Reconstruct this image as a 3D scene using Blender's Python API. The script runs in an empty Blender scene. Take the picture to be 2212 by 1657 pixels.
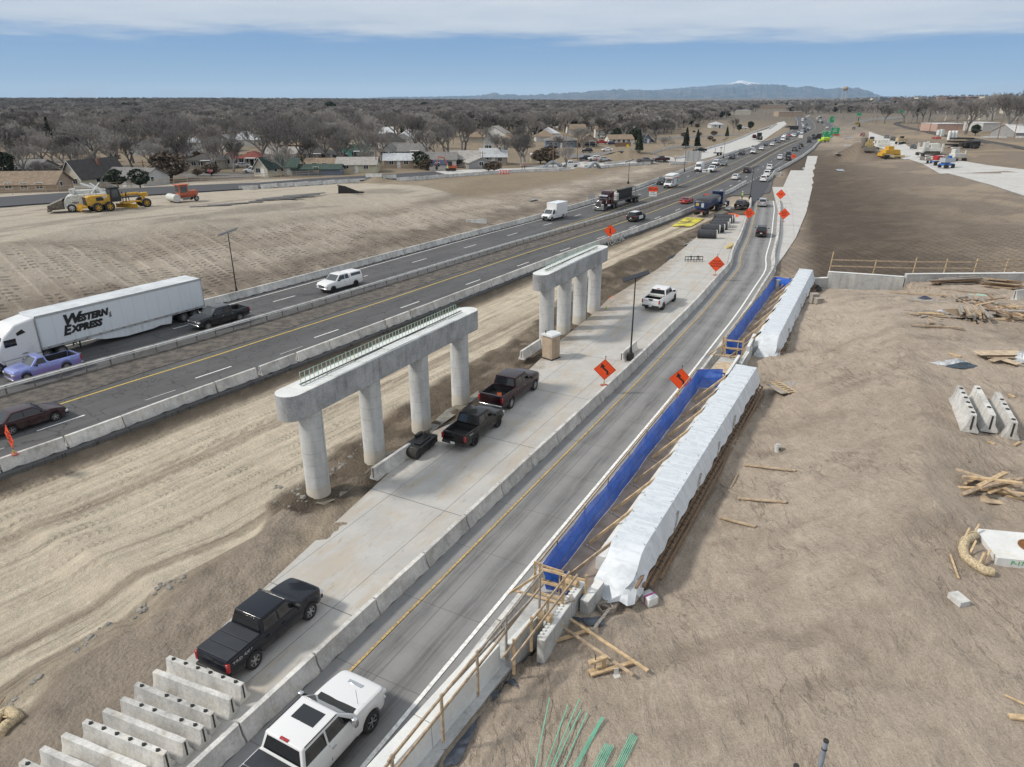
import bpy,bmesh,math,random
import numpy as np
from mathutils import Vector,Matrix
from mathutils.geometry import delaunay_2d_cdt
from mathutils.bvhtree import BVHTree
random.seed(7)
rng=np.random.default_rng(7)
scn=bpy.context.scene
COL=scn.collection
pi=math.pi
# ---------------------------------------------------------------- camera, sky, sun, exposure
FP,HY,CX,CY,CAMZ=1522.,212.2,1106.,828.5,21.3
PITCH=math.atan((CY-HY)/FP)
cam=bpy.data.cameras.new('camera');cam_o=bpy.data.objects.new('camera',cam);COL.objects.link(cam_o)
cam.sensor_width=36;cam.lens=36*FP/2212;cam.clip_start=.5;cam.clip_end=60000
cam_o.location=(0,0,CAMZ);cam_o.rotation_euler=(pi/2-PITCH,0,0)
scn.camera=cam_o
SUN_EL,SUN_AZ=math.radians(42),math.radians(262)
w=bpy.data.worlds.new('World');scn.world=w;w.use_nodes=True
nt=w.node_tree;N=nt.nodes;LK=nt.links
bg=N['Background'];bg.inputs[1].default_value=.098
sky=N.new('ShaderNodeTexSky');sky.sky_type='NISHITA';sky.sun_disc=False
sky.sun_elevation=SUN_EL;sky.sun_rotation=SUN_AZ;sky.altitude=1400;sky.air_density=1.0;sky.dust_density=.6;sky.ozone_density=2.2
tc=N.new('ShaderNodeTexCoord');sp=N.new('ShaderNodeSeparateXYZ');LK.new(tc.outputs['Generated'],sp.inputs[0])
def wm(op,a,b=None,c=None,cl=False):
 n=N.new('ShaderNodeMath');n.operation=op;n.use_clamp=cl
 for i,v in enumerate((a,b,c)):
  if v is None: continue
  if isinstance(v,(int,float)): n.inputs[i].default_value=v
  else: LK.new(v,n.inputs[i])
 return n.outputs[0]
def wnoise(vec,scale,detail,rough=.55):
 n=N.new('ShaderNodeTexNoise');n.inputs['Scale'].default_value=scale;n.inputs['Detail'].default_value=detail;n.inputs['Roughness'].default_value=rough
 LK.new(vec,n.inputs['Vector']);return n.outputs[0]
zc=wm('MAXIMUM',sp.outputs[2],.012)
zz=wm('ADD',zc,.03)
cv=N.new('ShaderNodeCombineXYZ');LK.new(wm('DIVIDE',sp.outputs[0],zz),cv.inputs[0]);LK.new(wm('DIVIDE',sp.outputs[1],zz),cv.inputs[1])
edge=wnoise(cv.outputs[0],.11,5,.6)
fine=wnoise(cv.outputs[0],.55,8,.62)
base_el=wm('ADD',zc,wm('MULTIPLY',wm('SUBTRACT',edge,.5),.06))
base_el=wm('ADD',base_el,wm('MULTIPLY',wm('SUBTRACT',fine,.5),.05))
sheet=N.new('ShaderNodeMapRange');sheet.interpolation_type='SMOOTHSTEP';LK.new(base_el,sheet.inputs[0])
sheet.inputs[1].default_value=.060;sheet.inputs[2].default_value=.082
sheet.inputs[3].default_value=0;sheet.inputs[4].default_value=1
cu=N.new('ShaderNodeCombineXYZ')
LK.new(wm('MULTIPLY',sp.outputs[0],9.),cu.inputs[0]);LK.new(wm('MULTIPLY',sp.outputs[1],9.),cu.inputs[1]);LK.new(wm('MULTIPLY',sp.outputs[2],60.),cu.inputs[2])
cn=wnoise(cu.outputs[0],1.0,5,.6)
band=wm('MULTIPLY',wm('SUBTRACT',1,wm('MULTIPLY',wm('ABSOLUTE',wm('SUBTRACT',sp.outputs[2],.006)),75.),None,True),1)
low=N.new('ShaderNodeMapRange');low.interpolation_type='SMOOTHSTEP';LK.new(cn,low.inputs[0]);low.inputs[1].default_value=.5;low.inputs[2].default_value=.68;low.inputs[4].default_value=.75
lowf=wm('MULTIPLY',low.outputs[0],band)
shade=N.new('ShaderNodeValToRGB');LK.new(wm('MULTIPLY_ADD',fine,.55,wm('MULTIPLY',edge,.45)),shade.inputs[0])
shade.color_ramp.elements[0].position=.33;shade.color_ramp.elements[0].color=(5.3,5.8,6.4,1)
shade.color_ramp.elements[1].position=.66;shade.color_ramp.elements[1].color=(7.5,7.6,7.7,1)
m1=N.new('ShaderNodeMix');m1.data_type='RGBA';LK.new(sheet.outputs[0],m1.inputs[0])
grad=N.new('ShaderNodeValToRGB');LK.new(wm('MULTIPLY',zc,2.2,None,True),grad.inputs[0])
e_=grad.color_ramp.elements;e_[0].position=.0;e_[0].color=(6.6,8.0,9.2,1);e_[1].position=.9;e_[1].color=(.7,1.5,3.2,1)
for p_,c_ in ((.045,(3.9,5.6,7.5,1)),(.12,(1.9,3.5,6.0,1)),(.19,(1.15,2.6,5.4,1)),(.3,(.9,2.,4.2,1))): q_=e_.new(p_);q_.color=c_
skt=N.new('ShaderNodeMix');skt.data_type='RGBA';skt.inputs[0].default_value=.12;LK.new(grad.outputs[0],skt.inputs[6]);LK.new(sky.outputs[0],skt.inputs[7])
LK.new(skt.outputs[2],m1.inputs[6]);LK.new(shade.outputs[0],m1.inputs[7])
m2=N.new('ShaderNodeMix');m2.data_type='RGBA';LK.new(lowf,m2.inputs[0]);LK.new(m1.outputs[2],m2.inputs[6]);m2.inputs[7].default_value=(5.4,5.7,6.2,1)
LK.new(m2.outputs[2],bg.inputs[0])
sl=bpy.data.lights.new('sun','SUN');sun=bpy.data.objects.new('sun',sl);COL.objects.link(sun)
sl.energy=2.9;sl.angle=math.radians(7);sl.color=(1,.93,.83)
sd=Vector((math.sin(SUN_AZ)*math.cos(SUN_EL),math.cos(SUN_AZ)*math.cos(SUN_EL),math.sin(SUN_EL)))
sun.rotation_euler=(-sd).to_track_quat('-Z','Y').to_euler();sun.location=(0,0,60)
scn.view_settings.view_transform='Standard';scn.view_settings.look='None';scn.view_settings.exposure=.24;scn.view_settings.gamma=1
scn.cycles.max_bounces=5;scn.cycles.volume_bounces=0;scn.cycles.volume_max_steps=16;scn.cycles.transparent_max_bounces=6
# ---------------------------------------------------------------- measuring: photo pixel -> place on the ground
REG={'A':(0,300,.4527),'B':(1000,300,.4527),'C':(2000,300,.4527),'D':(2960,300,.4527),'E':(0,1000,.4527),'F':(1000,1000,.4527),'G':(2000,1000,.4527),'I':(2960,1000,.4527),'J':(0,1700,.3844),'K':(0,2217,.4527),'L':(800,2217,.4527),'M':(1000,1500,.4527),'N':(2000,1700,.4527),'O':(1700,2217,.4527),'Q':(2960,1600,.4527),'R':(2960,2217,.4527),'a':(2500,600,.2716),'b':(3100,350,.2716),'c':(2850,350,.1811),'d':(3360,400,.2716),'e':(2600,1000,.2716),'f':(0,680,.2716),'g':(2000,500,.2716),'h':(3400,1000,.2535),'i':(1400,530,.2713),'V':(0,0,1.7902)}
SP,CP=math.sin(PITCH),math.cos(PITCH)
def ray(k,x,y):
 o=REG[k];u=(o[0]+x*o[2])/1.7902;v=(o[1]+y*o[2])/1.7902
 a=(u-CX)/FP;b=(v-CY)/FP
 return Vector((a,CP-b*SP,-SP-b*CP))
def PZ(k,x,y,z=0.):
 d=ray(k,x,y);t=(z-CAMZ)/d.z
 return Vector((d.x*t,d.y*t,z))
def PL(st,z=0.):
 out=[]
 for part in st.split(';'):
  k,*pts=part.split()
  for p in pts:
   x,y=p.split(',')[:2];out.append(PZ(k,float(x),float(y),z))
 return out
def P(k,x,y): return on_ground(ray(k,x,y))
# ---------------------------------------------------------------- mesh helpers
class MB:
 def __init__(s): s.v=[];s.f=[];s.m=[]
 def add(s,vs,fs,mi=0):
  o=len(s.v);s.v+= [tuple(v) for v in vs];s.f+=[tuple(i+o for i in f) for f in fs];s.m+=[mi]*len(fs);return s
 def box(s,c,d,M=None,mi=0):
  x,y,z=d[0]/2,d[1]/2,d[2]/2
  vs=[Vector((a*x,b*y,e*z)) for a in(-1,1) for b in(-1,1) for e in(-1,1)]
  if M is not None: vs=[M@v for v in vs]
  vs=[v+Vector(c) for v in vs]
  return s.add(vs,[(0,1,3,2),(4,6,7,5),(0,4,5,1),(2,3,7,6),(0,2,6,4),(1,5,7,3)],mi)
 def bar(s,a,b,w,h=None,mi=0,up=(0,0,1)):
  a,b=Vector(a),Vector(b);h=h or w;d=(b-a);L=d.length
  if L<1e-6: return s
  d/=L;u=Vector(up)
  if abs(d.dot(u))>.98: u=Vector((1,0,0))
  r=d.cross(u).normalized();u=r.cross(d)
  M=Matrix((d,r,u)).transposed()
  return s.box((a+b)/2,(L,w,h),M,mi)
 def tube(s,pts,rad,n=8,mi=0,cap=True):
  pts=[Vector(p) for p in pts];R=rad if isinstance(rad,(list,tuple)) else [rad]*len(pts)
  rings=[];pu=None
  for i,p in enumerate(pts):
   d=(pts[min(i+1,len(pts)-1)]-pts[max(i-1,0)]).normalized()
   u=pu if pu is not None else (Vector((0,0,1)) if abs(d.z)<.9 else Vector((1,0,0)))
   r=d.cross(u)
   if r.length<1e-4: r=d.cross(Vector((0,1,0)))
   r.normalize();u=r.cross(d);pu=u
   rings.append([p+(r*math.cos(2*pi*j/n)+u*math.sin(2*pi*j/n))*R[i] for j in range(n)])
  return s.loft(rings,mi,cap)
 def loft(s,rings,mi=0,cap=True,close=True):
  n=len(rings[0]);vs=[v for r in rings for v in r];fs=[]
  for i in range(len(rings)-1):
   for j in range(n if close else n-1):
    a=i*n+j;b=i*n+(j+1)%n;fs.append((a,b,b+n,a+n))
  if cap: fs+=[tuple(range(n))[::-1],tuple(range((len(rings)-1)*n,len(rings)*n))]
  return s.add(vs,fs,mi)
 def prism(s,poly,z0,z1,mi=0):
  n=len(poly)
  return s.loft([[Vector((p[0],p[1],z0)) for p in poly],[Vector((p[0],p[1],z1)) for p in poly]],mi)
 def side(s,poly,y0,y1,mi=0):       # polygon in x,z extruded along y
  return s.loft([[Vector((p[0],y0,p[1])) for p in poly],[Vector((p[0],y1,p[1])) for p in poly]],mi)
 def lathe(s,prof,c=(0,0,0),axis='z',n=20,mi=0,cap=None):   # prof: (r,h)
  rings=[]
  for r,h in prof:
   ring=[]
   for j in range(n):
    a=2*pi*j/n;p=(r*math.cos(a),r*math.sin(a),h)
    if axis=='y': p=(p[0],p[2],p[1])
    if axis=='x': p=(p[2],p[0],p[1])
    ring.append(Vector(p)+Vector(c))
   rings.append(ring)
  return s.loft(rings,mi,(prof[0]!=prof[-1]) if cap is None else cap)
 def xf(s,M): s.v=[tuple(M@Vector(v)) for v in s.v];return s
 def mesh(s,name,mats,ang=38):
  me=bpy.data.meshes.new(name);me.from_pydata(s.v,[],s.f)
  for m in (mats if isinstance(mats,(list,tuple)) else [mats]): me.materials.append(m)
  if any(s.m): me.polygons.foreach_set('material_index',s.m)
  bm=bmesh.new();bm.from_mesh(me);bmesh.ops.recalc_face_normals(bm,faces=bm.faces)
  ca=math.radians(ang)
  for f in bm.faces: f.smooth=True
  for e in bm.edges:
   e.smooth=not(len(e.link_faces)!=2 or e.calc_face_angle(0)>ca)
  bm.to_mesh(me);bm.free();return me
 def build(s,name,mats,parent=None,ang=38,bevel=0):
  o=bpy.data.objects.new(name,s.mesh(name,mats,ang));COL.objects.link(o)
  if parent is not None: o.parent=parent
  if bevel:
   b=o.modifiers.new('b','BEVEL');b.width=bevel;b.segments=2;b.limit_method='ANGLE'
  return o
def tag(o,label=None,cat=None,group=None,kind=None):
 if label: o['label']=label
 if cat: o['category']=cat
 if group: o['group']=group
 if kind: o['kind']=kind
 return o
def empty(name,loc,rz=0,label=None,cat=None,group=None):
 o=bpy.data.objects.new(name,None);COL.objects.link(o);o.location=loc;o.rotation_euler=(0,0,rz);o.empty_display_size=.2
 return tag(o,label,cat,group)
def copy_tree(o,parent=None):
 c=o.copy();COL.objects.link(c);c.parent=parent
 for ch in list(o.children): copy_tree(ch,c)
 return c
def Rz(a): return Matrix.Rotation(a,4,'Z')
def Rx(a): return Matrix.Rotation(a,4,'X')
def Ry(a): return Matrix.Rotation(a,4,'Y')
def T(*v): return Matrix.Translation(Vector(v))
# ---------------------------------------------------------------- materials
class NT:
 def __init__(s,name):
  s.m=bpy.data.materials.new(name);s.m.use_nodes=True;s.t=s.m.node_tree;s.n=s.t.nodes;s.b=s.n['Principled BSDF']
  s.co=s.n.new('ShaderNodeTexCoord')
 def set(s,k,v):
  if isinstance(v,(int,float,tuple)): s.b.inputs[k].default_value=v
  else: s.t.links.new(v,s.b.inputs[k])
 def l(s,a,b):
  if isinstance(a,(int,float,tuple)): b.default_value=a
  else: s.t.links.new(a,b)
 def math(s,op,a,b=0.,c=None,cl=False):
  n=s.n.new('ShaderNodeMath');n.operation=op;n.use_clamp=cl;s.l(a,n.inputs[0]);s.l(b,n.inputs[1])
  if c is not None: s.l(c,n.inputs[2])
  return n.outputs[0]
 def noise(s,scale,detail=4,rough=.55,vec=None,dist=0):
  n=s.n.new('ShaderNodeTexNoise');n.inputs['Scale'].default_value=scale;n.inputs['Detail'].default_value=detail;n.inputs['Roughness'].default_value=rough;n.inputs['Distortion'].default_value=dist
  s.l(vec if vec is not None else s.co.outputs['Object'],n.inputs['Vector']);return n.outputs[0]
 def map(s,vec,scale=(1,1,1),loc=(0,0,0),rot=(0,0,0)):
  n=s.n.new('ShaderNodeMapping');s.l(vec,n.inputs[0]);n.inputs['Scale'].default_value=scale;n.inputs['Location'].default_value=loc;n.inputs['Rotation'].default_value=rot;return n.outputs[0]
 def rng(s,x,a,b,c=0.,d=1.,sm=True):
  n=s.n.new('ShaderNodeMapRange');n.interpolation_type='SMOOTHSTEP' if sm else 'LINEAR';s.l(x,n.inputs[0])
  for i,v in enumerate((a,b,c,d)): n.inputs[i+1].default_value=v
  return n.outputs[0]
 def mix(s,f,a,b,mode='MIX'):
  n=s.n.new('ShaderNodeMix');n.data_type='RGBA';n.blend_type=mode
  c4=lambda c:(*c,1) if isinstance(c,tuple) and len(c)==3 else c
  s.l(f,n.inputs[0]);s.l(c4(a),n.inputs[6]);s.l(c4(b),n.inputs[7]);return n.outputs[2]
 def scale(s,col,f):      # colour times factor
  n=s.n.new('ShaderNodeVectorMath');n.operation='SCALE';s.l(col if not (isinstance(col,tuple) and len(col)==3) else col,n.inputs[0]);s.l(f,n.inputs['Scale']);return n.outputs[0]
 def bump(s,h,st=.3,dist=.02,nrm=None):
  n=s.n.new('ShaderNodeBump');n.inputs['Strength'].default_value=st;n.inputs['Distance'].default_value=dist;s.l(h,n.inputs['Height'])
  if nrm is not None: s.l(nrm,n.inputs['Normal'])
  return n.outputs[0]
 def sepuv(s,name='UVMap'):
  u=s.n.new('ShaderNodeUVMap');u.uv_map=name;q=s.n.new('ShaderNodeSeparateXYZ');s.t.links.new(u.outputs[0],q.inputs[0]);return q.outputs[0],q.outputs[1],u.outputs[0]
 def voro(s,scale,feat='DISTANCE_TO_EDGE',vec=None,rnd=1):
  n=s.n.new('ShaderNodeTexVoronoi');n.feature=feat;n.inputs['Scale'].default_value=scale;n.inputs['Randomness'].default_value=rnd
  s.l(vec if vec is not None else s.co.outputs['Object'],n.inputs['Vector']);return n.outputs[0]
MATS={}
def M_(name,col,rough=.6,metal=0.,var=.12,sc=3.,bump=0.,bs=30.,coat=0.,emit=None,trans=0):
 """plain painted / raw surface with a little mottling"""
 if name in MATS: return MATS[name]
 t=NT(name);f=t.noise(sc,5,.6)
 t.set('Base Color',t.scale(tuple(col),t.rng(f,.25,.75,1-var,1+var)))
 t.set('Roughness',rough);t.set('Metallic',metal)
 if coat: t.set('Coat Weight',coat);t.set('Coat Roughness',.08)
 if bump: t.set('Normal',t.bump(t.noise(bs,4),bump,.02))
 if emit: t.set('Emission Color',(*emit[:3],1));t.set('Emission Strength',emit[3])
 MATS[name]=t.m;return t.m
def concrete(name,col,stain=.35,streak=False,vs=1.):
 if name in MATS: return MATS[name]
 t=NT(name);g=t.n.new('ShaderNodeNewGeometry').outputs['Position']
 a=t.noise(.8*vs,6,.6,g);b=t.noise(9*vs,6,.65,g);c=t.noise(70,3,.6,g)
 v=t.math('ADD',t.math('MULTIPLY',t.rng(a,.3,.7),stain),t.math('MULTIPLY',t.rng(b,.3,.7),stain*.6))
 if streak:
  sv=t.map(g,(2.2,2.2,.25));d=t.noise(1.5,6,.7,sv);v=t.math('ADD',v,t.math('MULTIPLY',t.rng(d,.45,.75),-.28))
 f=t.math('ADD',t.math('ADD',v,1-stain*.8),t.math('MULTIPLY',t.math('SUBTRACT',c,.5),.14))
 t.set('Base Color',t.mix(t.rng(t.noise(1.7,4,.6,g),.5,.75),t.scale(tuple(col),f),t.scale((col[0]*.98,col[1]*.93,col[2]*.85),f)))
 t.set('Roughness',.88);t.set('Normal',t.bump(t.noise(40,5,.7,g),.25,.02))
 MATS[name]=t.m;return t.m
# ---------------------------------------------------------------- road geometry (world metres, measured from the photo)
def polyline(pts,it=2):
 a=np.array([[p[0],p[1]] for p in pts],float)
 keep=[0]
 for i in range(1,len(a)):
  if np.hypot(*(a[i]-a[keep[-1]]))>2.0: keep.append(i)
 a=a[keep]
 for _ in range(it):
  q=.75*a[:-1]+.25*a[1:];r=.25*a[:-1]+.75*a[1:]
  n=np.empty((2*len(q),2));n[0::2]=q;n[1::2]=r
  a=np.vstack([a[:1],n,a[-1:]])
 return a
class Line:
 def __init__(s,a):
  s.a=a;s.d=np.diff(a,axis=0);s.l=np.hypot(s.d[:,0],s.d[:,1]);s.s=np.concatenate([[0],np.cumsum(s.l)]);s.L=s.s[-1]
 def at(s,t):
  i=int(np.clip(np.searchsorted(s.s,t)-1,0,len(s.l)-1));f=(t-s.s[i])/s.l[i];p=s.a[i]+s.d[i]*f;u=s.d[i]/s.l[i]
  return p,u
 def tan(s,t):
  a=s.at(t-1.5)[0];b=s.at(t+1.5)[0];u=b-a;return u/np.hypot(*u)
 def pt(s,t,d,z=0.):      # station t, offset d to the right
  p=s.at(t)[0];u=s.tan(t);return Vector((p[0]+u[1]*d,p[1]-u[0]*d,z))
 def sd(s,X,Y):           # arrays -> station, signed offset (+ right)
  best=np.full(X.shape,1e9);S=np.zeros(X.shape);D=np.zeros(X.shape)
  n=len(s.l)
  for i in range(n):
   dx,dy=s.d[i];rx=X-s.a[i,0];ry=Y-s.a[i,1]
   t=(rx*dx+ry*dy)/s.l[i]**2
   lo=-1e9 if i==0 else 0.;hi=1e9 if i==n-1 else 1.
   tc=np.clip(t,lo,hi);qx=rx-tc*dx;qy=ry-tc*dy;q=qx*qx+qy*qy
   m=q<best;best=np.where(m,q,best);S=np.where(m,s.s[i]+tc*s.l[i],S)
   D=np.where(m,np.sign(dy*rx-dx*ry)*np.sqrt(q),D)
  return S,D
 def of(s,p):
  a,b=s.sd(np.array([p[0]]),np.array([p[1]]));return float(a[0]),float(b[0])
G0=[(-64,16.5),(-52,33)]
HW=Line(polyline(G0+PL('E 0,1175 790,950 1510,755;F 30,540 735,335;C 0,1425 880,1180 1520,970 1880,795;c 290,1560 700,1325 1100,1130 1480,1000 1790,860 1830,790 1760,680 1640,600 1590,560'),3))
RM=Line(polyline([(-17,4.5),(-13,11.8)]+PL('L 350,1450 1490,355;G 360,1580 1000,970 1305,655 1540,420;e 650,350 870,110;C 1840,1530 1930,1360 1975,1200;a 1490,900 1500,750 1500,640'),3))
S0=HW.of((-39.5,50))[0]      # station zero of the measured offsets
def itp(t,tab):
 xs=[a for a,b in tab];ys=[b for a,b in tab];return np.interp(np.asarray(t)-S0,xs,ys)
T_YL=[(0,-1.7),(75,-1.9),(105,-3.3),(130,-5),(165,-6.3),(235,-6.1),(300,-5),(600,-5)]
T_DL=[(a,b-3.6) for a,b in T_YL]
T_WL=[(0,-8.4),(30,-8.5),(55,-8.9),(87,-9.7),(122,-11.4),(167,-13.2),(200,-13.3),(240,-12.6),(330,-12),(430,-15.5),(560,-19)]
T_FL=[(0,-9.3),(60,-9.9),(87,-10.4),(122,-12.2),(167,-14),(200,-14.1),(240,-13.6),(400,-13.2),(460,-16.5),(560,-20)]
T_YR=[(-30,5.6),(0,5.5),(20,4.95),(60,4.6),(95,4.35),(117,3.6),(150,2.4),(225,2),(600,2.4)]
T_DR=[(a,b+3.55) for a,b in T_YR]
T_FR=[(-30,14),(0,13.7),(6,13.3),(17,12.7),(40,11.8),(80,11.1),(120,10.2),(145,9.3),(175,8.8)]
T_RB=[(195,13.0),(212,11.8),(237,12.8),(282,14.6),(336,15),(391,12.9),(430,9.5),(520,8.5),(560,10)]   # right edge farther on
T_ER=[(-30,14),(0,13.7),(17,12.7),(40,11.8),(80,11.1),(120,10.2),(150,9.6),(160,17.),(180,14.5),(195,13.0),(212,11.8),(237,12.8),(282,14.6),(336,15),(391,12.9),(430,9.5),(520,8.5),(600,10)]
def RW(t):                   # ramp: offset of the white edge line
 return np.interp(t,[0,30,200],[4.25,4.25,4.6])
# ---------------------------------------------------------------- terrain
CT=[]
def ct(st,z): CT.extend(PL(st,z))
def cw(*pts): CT.extend([Vector(p) for p in pts])
hz=lambda s:float(np.interp(s-S0,[-40,50,110,150],[-.85,-.8,-.35,-.2]))
for s in np.arange(0,HW.L,7.):
 fl=float(itp(s,T_FL));er=float(itp(s,T_ER))
 for d,z in ((fl-.9,-.12),(0,-.14),(er+.35,-.16)):
  CT.append(HW.pt(s,d,z))
 if s-S0<125:
  CT.append(HW.pt(s,er+1.1,hz(s)));CT.append(HW.pt(s,er+float(np.interp(s-S0,[-40,-12,0,3,14,19,34,44,52,60,110],[22,20,17.5,15,12.6,11.3,10.8,9.2,7.2,5.8,5.3])),hz(s)))
for s in np.arange(0,RM.L,6.):
 CT.append(RM.pt(s,-.5,-.2));CT.append(RM.pt(s,5.6,-.14))
SLL=PL('M 680,910 1500,370 1800,230 2209,-60;G 360,705 640,480 780,345 1200,90;a 560,1300 700,1180 960,970 1010,900 1100,850 1400,860')  # left edge of the new slab
for p in SLL[:8]: cw((p.x-.5,p.y+.3,-.38))
ct('K 700,750 1100,500 1500,300 1400,100;M 300,900 100,1200;K 400,1200 300,1500',-.1)
ct('K 500,620 200,760 0,850;K 900,400;M 100,1050 450,880',-.75)
for st,z in (('A 0,1430',6.5),('A 780,1250',6.4),('A 1500,1190',6.1),('A 2209,1100',5.7),('B 300,1040',5.6),('B 700,1000',5.0),('B 1150,940',4.3),('B 1500,905',3.5),('B 1900,870',2.7),('B 2209,830',2.1),('C 240,810',1.6),('C 480,790',1.2),('C 780,770',.7),('C 1180,735',.3),
  ('A 0,1200',6.0),('A 800,1120',5.8),('A 1300,1060',5.9),('A 0,1115',4.9),('A 600,1070',4.9),('A 1300,1010',4.6),('A 2209,955',3.9),('B 300,935',3.7),('B 700,905',3.2),('B 1100,875',2.6),('B 1600,840',2.0),('B 2050,805',1.4),('C 200,790',.9),
  ('A 0,1030',4.6),('A 600,990',4.5),('A 1000,960',4.4),('A 1600,930',4.2),('A 2209,905',3.7),('B 500,868',3.2),('B 1000,840',2.6),('B 1500,805',1.8),('B 2209,770',1.2),('C 400,720',.6),
  ('A 0,985',3.0),('A 700,960',2.8),('A 1200,925',2.7),('A 1700,880',2.6),('A 2209,855',2.5),('B 400,840',2.3),('B 900,815',2.1),('B 1500,780',1.7),('B 2209,745',1.0),('C 300,690',.5),
  ('A 0,760 1000,740 2000,720;B 500,700 1500,660',2.4),('B 2209,640;C 400,600',.9),('A 0,560 1000,540 2000,520;B 1000,520',2.5),('C 0,500',1.5),
  ('C 850,640 1200,620',1.0),('C 1180,690',.4),('C 1500,600;C 1700,500;C 2000,480',.8),('C 2100,420',.5)):
 ct(st,z)
ct('D 600,1300 300,1500',.25);ct('D 700,1000;D 450,1200 300,1000;D 500,700 700,600',.05)
ct('D 1100,1100',1.2);ct('D 1400,850',2.6);ct('D 1600,1300',2.2);ct('D 2100,1300',3.2);ct('D 1800,1050',3.4);ct('D 1000,720',1.0);ct('D 800,500',.4)
BIGL=[((2209,1310),4),((1750,1160),4),((1130,990),4),((750,850),3.5),((560,790),3),((200,640),2),((0,560),1.2)]
BIGR=[((2209,940),4),((1700,880),4),((1150,790),3.7),((750,680),3),((500,590),2.2),((150,450),1),((0,400),.5)]
BL=[PZ('d',*p,z) for p,z in BIGL];BR=[PZ('d',*p,z) for p,z in BIGR]
BL=[BL[0]+(BL[0]-BL[1])*1.2]+BL;BR=[BR[0]+(BR[0]-BR[1])*.8]+BR
for p in BL+BR: cw((p.x,p.y,p.z-.18))
ct('D 1700,650',5);ct('D 2150,720',5);ct('D 1300,420;D 1000,420',2.2);ct('D 1750,520 2209,600',4.8);ct('D 2209,480 1700,440',4.5);ct('D 1300,300 2000,300',6);ct('D 900,330 500,300',1)
cw((120,60,3),(120,20,5),(200,100,5),(300,120,6),(400,200,6))
WZ=5.35
TB=[PZ('e',1465,250,6.5),PZ('e',765,1140,6.5),PZ('V',1560,797,6.5),PZ('V',1510,798,6.5),PZ('V',1170,1218,6.5)]
A0=PZ('V',1170,1218,6.5);A1=PZ('V',1510,798,6.5);B0=PZ('e',765,1140,6.5);B1=PZ('e',1465,250,6.5)
UA=(A1-A0).normalized()                                     # direction along the abutments
NR=Vector((UA.y,-UA.x,0))                                   # to the right of it
C0=PZ('V',930,1560,6.2)-NR*.62
W0=C0-UA*16
WING=[B1.copy(),PZ('I',540,85,7.0),PZ('I',1190,128,7.0),PZ('I',2209,110,7.1)]
WING.append(WING[-1]+(WING[-1]-WING[-2])*1.5)
for q in WING: q.z=0
FACE=[W0,C0,A0-NR*.1,A1-NR*.1,B0-NR*.1,B1-NR*.1]            # front line of the wall
FACE=[Vector((q.x,q.y,0)) for q in FACE]
def along(a,b,st):
 n=max(1,int((b-a).length/st));return [a+(b-a)*i/n for i in range(n+1)]
for a,b in zip(FACE[:-1],FACE[1:]):
 for q in along(a,b,2.5):
  cw((q.x-NR.x*.05,q.y-NR.y*.05,-.14),(q.x+NR.x*.85,q.y+NR.y*.85,WZ-.03))
for i,(a,b) in enumerate(zip(WING[:-1],WING[1:])):
 u=(b-a).normalized();n=Vector((-u.y,u.x,0))
 for q in along(a+u*(.9 if i==0 else 0),b,4):
  zz_=.1 if i==0 else .5+ (q.x-30)*.04
  cw((q.x+n.x*.3,q.y+n.y*.3,zz_))
  cw((q.x-n.x*.5,q.y-n.y*.5,WZ if i==0 else (5.6 if i==1 else 6.35)))
for st,z in (('V 1390,1330 1500,1080 1640,840',5.05),('V 1740,640',5.2),('V 1600,1200',5.35),('V 1700,960',5.6),('V 1750,780',5.7),('V 1830,640',6.7),('V 1900,660',7.3),('V 1965,740 1995,900 1990,1050',7.9),('V 1900,1250',7.4),('V 1760,1420',6.6),('V 1620,1600',6.4),
   ('V 2150,660',7.1),('V 2150,950 2150,1200 2150,1500',7.25),('V 1950,1600',7.),('V 1150,1410 1100,1450 950,1657',5.3),('V 1250,1500',5.6),('V 1400,1400',5.6),('V 1300,1600',5.9),('V 1460,1600',6.1)):
 ct(st,z)
cw((0,8,5.4),(8,4,6),(20,4,7.2),(45,4,7.3),(60,20,7.4),(70,45,7.3),(90,60,7.),(-8,-6,5.3),(0,-25,6),(60,-25,7),(130,0,7))
cw((-30,-25,-.2),(-20,-5,-.15),(-26,10,-.5),(-70,-25,0),(-45,0,-.2),(-80,5,-.1),(-110,40,6.5),(-100,10,6.5),(-150,60,6.3),(-190,150,2.5),(-140,-25,6.5),(200,-25,6),(400,-25,6),(-400,-25,3),(-400,200,2.5))
for y,z,zr in ((700,1.5,5),(1200,1,10),(2000,0,20),(3000,0,34),(6000,-2,30),(30000,-6,-6)):
 for k in (-1.6,-.9,-.4,0,.3,.5,.7,1.0,1.6): cw((k*y,y,z+(zr-z)*min(1,max(0,(k-.42)*3.2))+min(1,max(0,.25-k)*2)*{700:1,1200:4,2000:9,3000:13,6000:8}.get(y,0)))
def cdt(P3):
 P3=[p for p in P3];r=delaunay_2d_cdt([Vector((p[0],p[1])) for p in P3],[],[],0,.02)
 v2,_,tris,ov=r[0],r[1],r[2],r[3]
 z=[P3[o[0]][2] for o in ov];return [Vector((a.x,a.y,c)) for a,c in zip(v2,z)],[tuple(t) for t in tris]
TV,TF=cdt(CT)
def vn(x,y,seed=0):
 xi=np.floor(x).astype(np.int64);yi=np.floor(y).astype(np.int64);fx=x-xi;fy=y-yi
 fx=fx*fx*(3-2*fx);fy=fy*fy*(3-2*fy)
 def h(a,b):
  n=(a*374761393+b*668265263+seed*1442695041)&0x7fffffff
  n=((n^(n>>13))*1274126177)&0x7fffffff
  return ((n^(n>>16))&0xffff)/65535.
 a=h(xi,yi);b=h(xi+1,yi);c=h(xi,yi+1);d=h(xi+1,yi+1)
 return (a+(b-a)*fx)*(1-fy)+(c+(d-c)*fx)*fy
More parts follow.
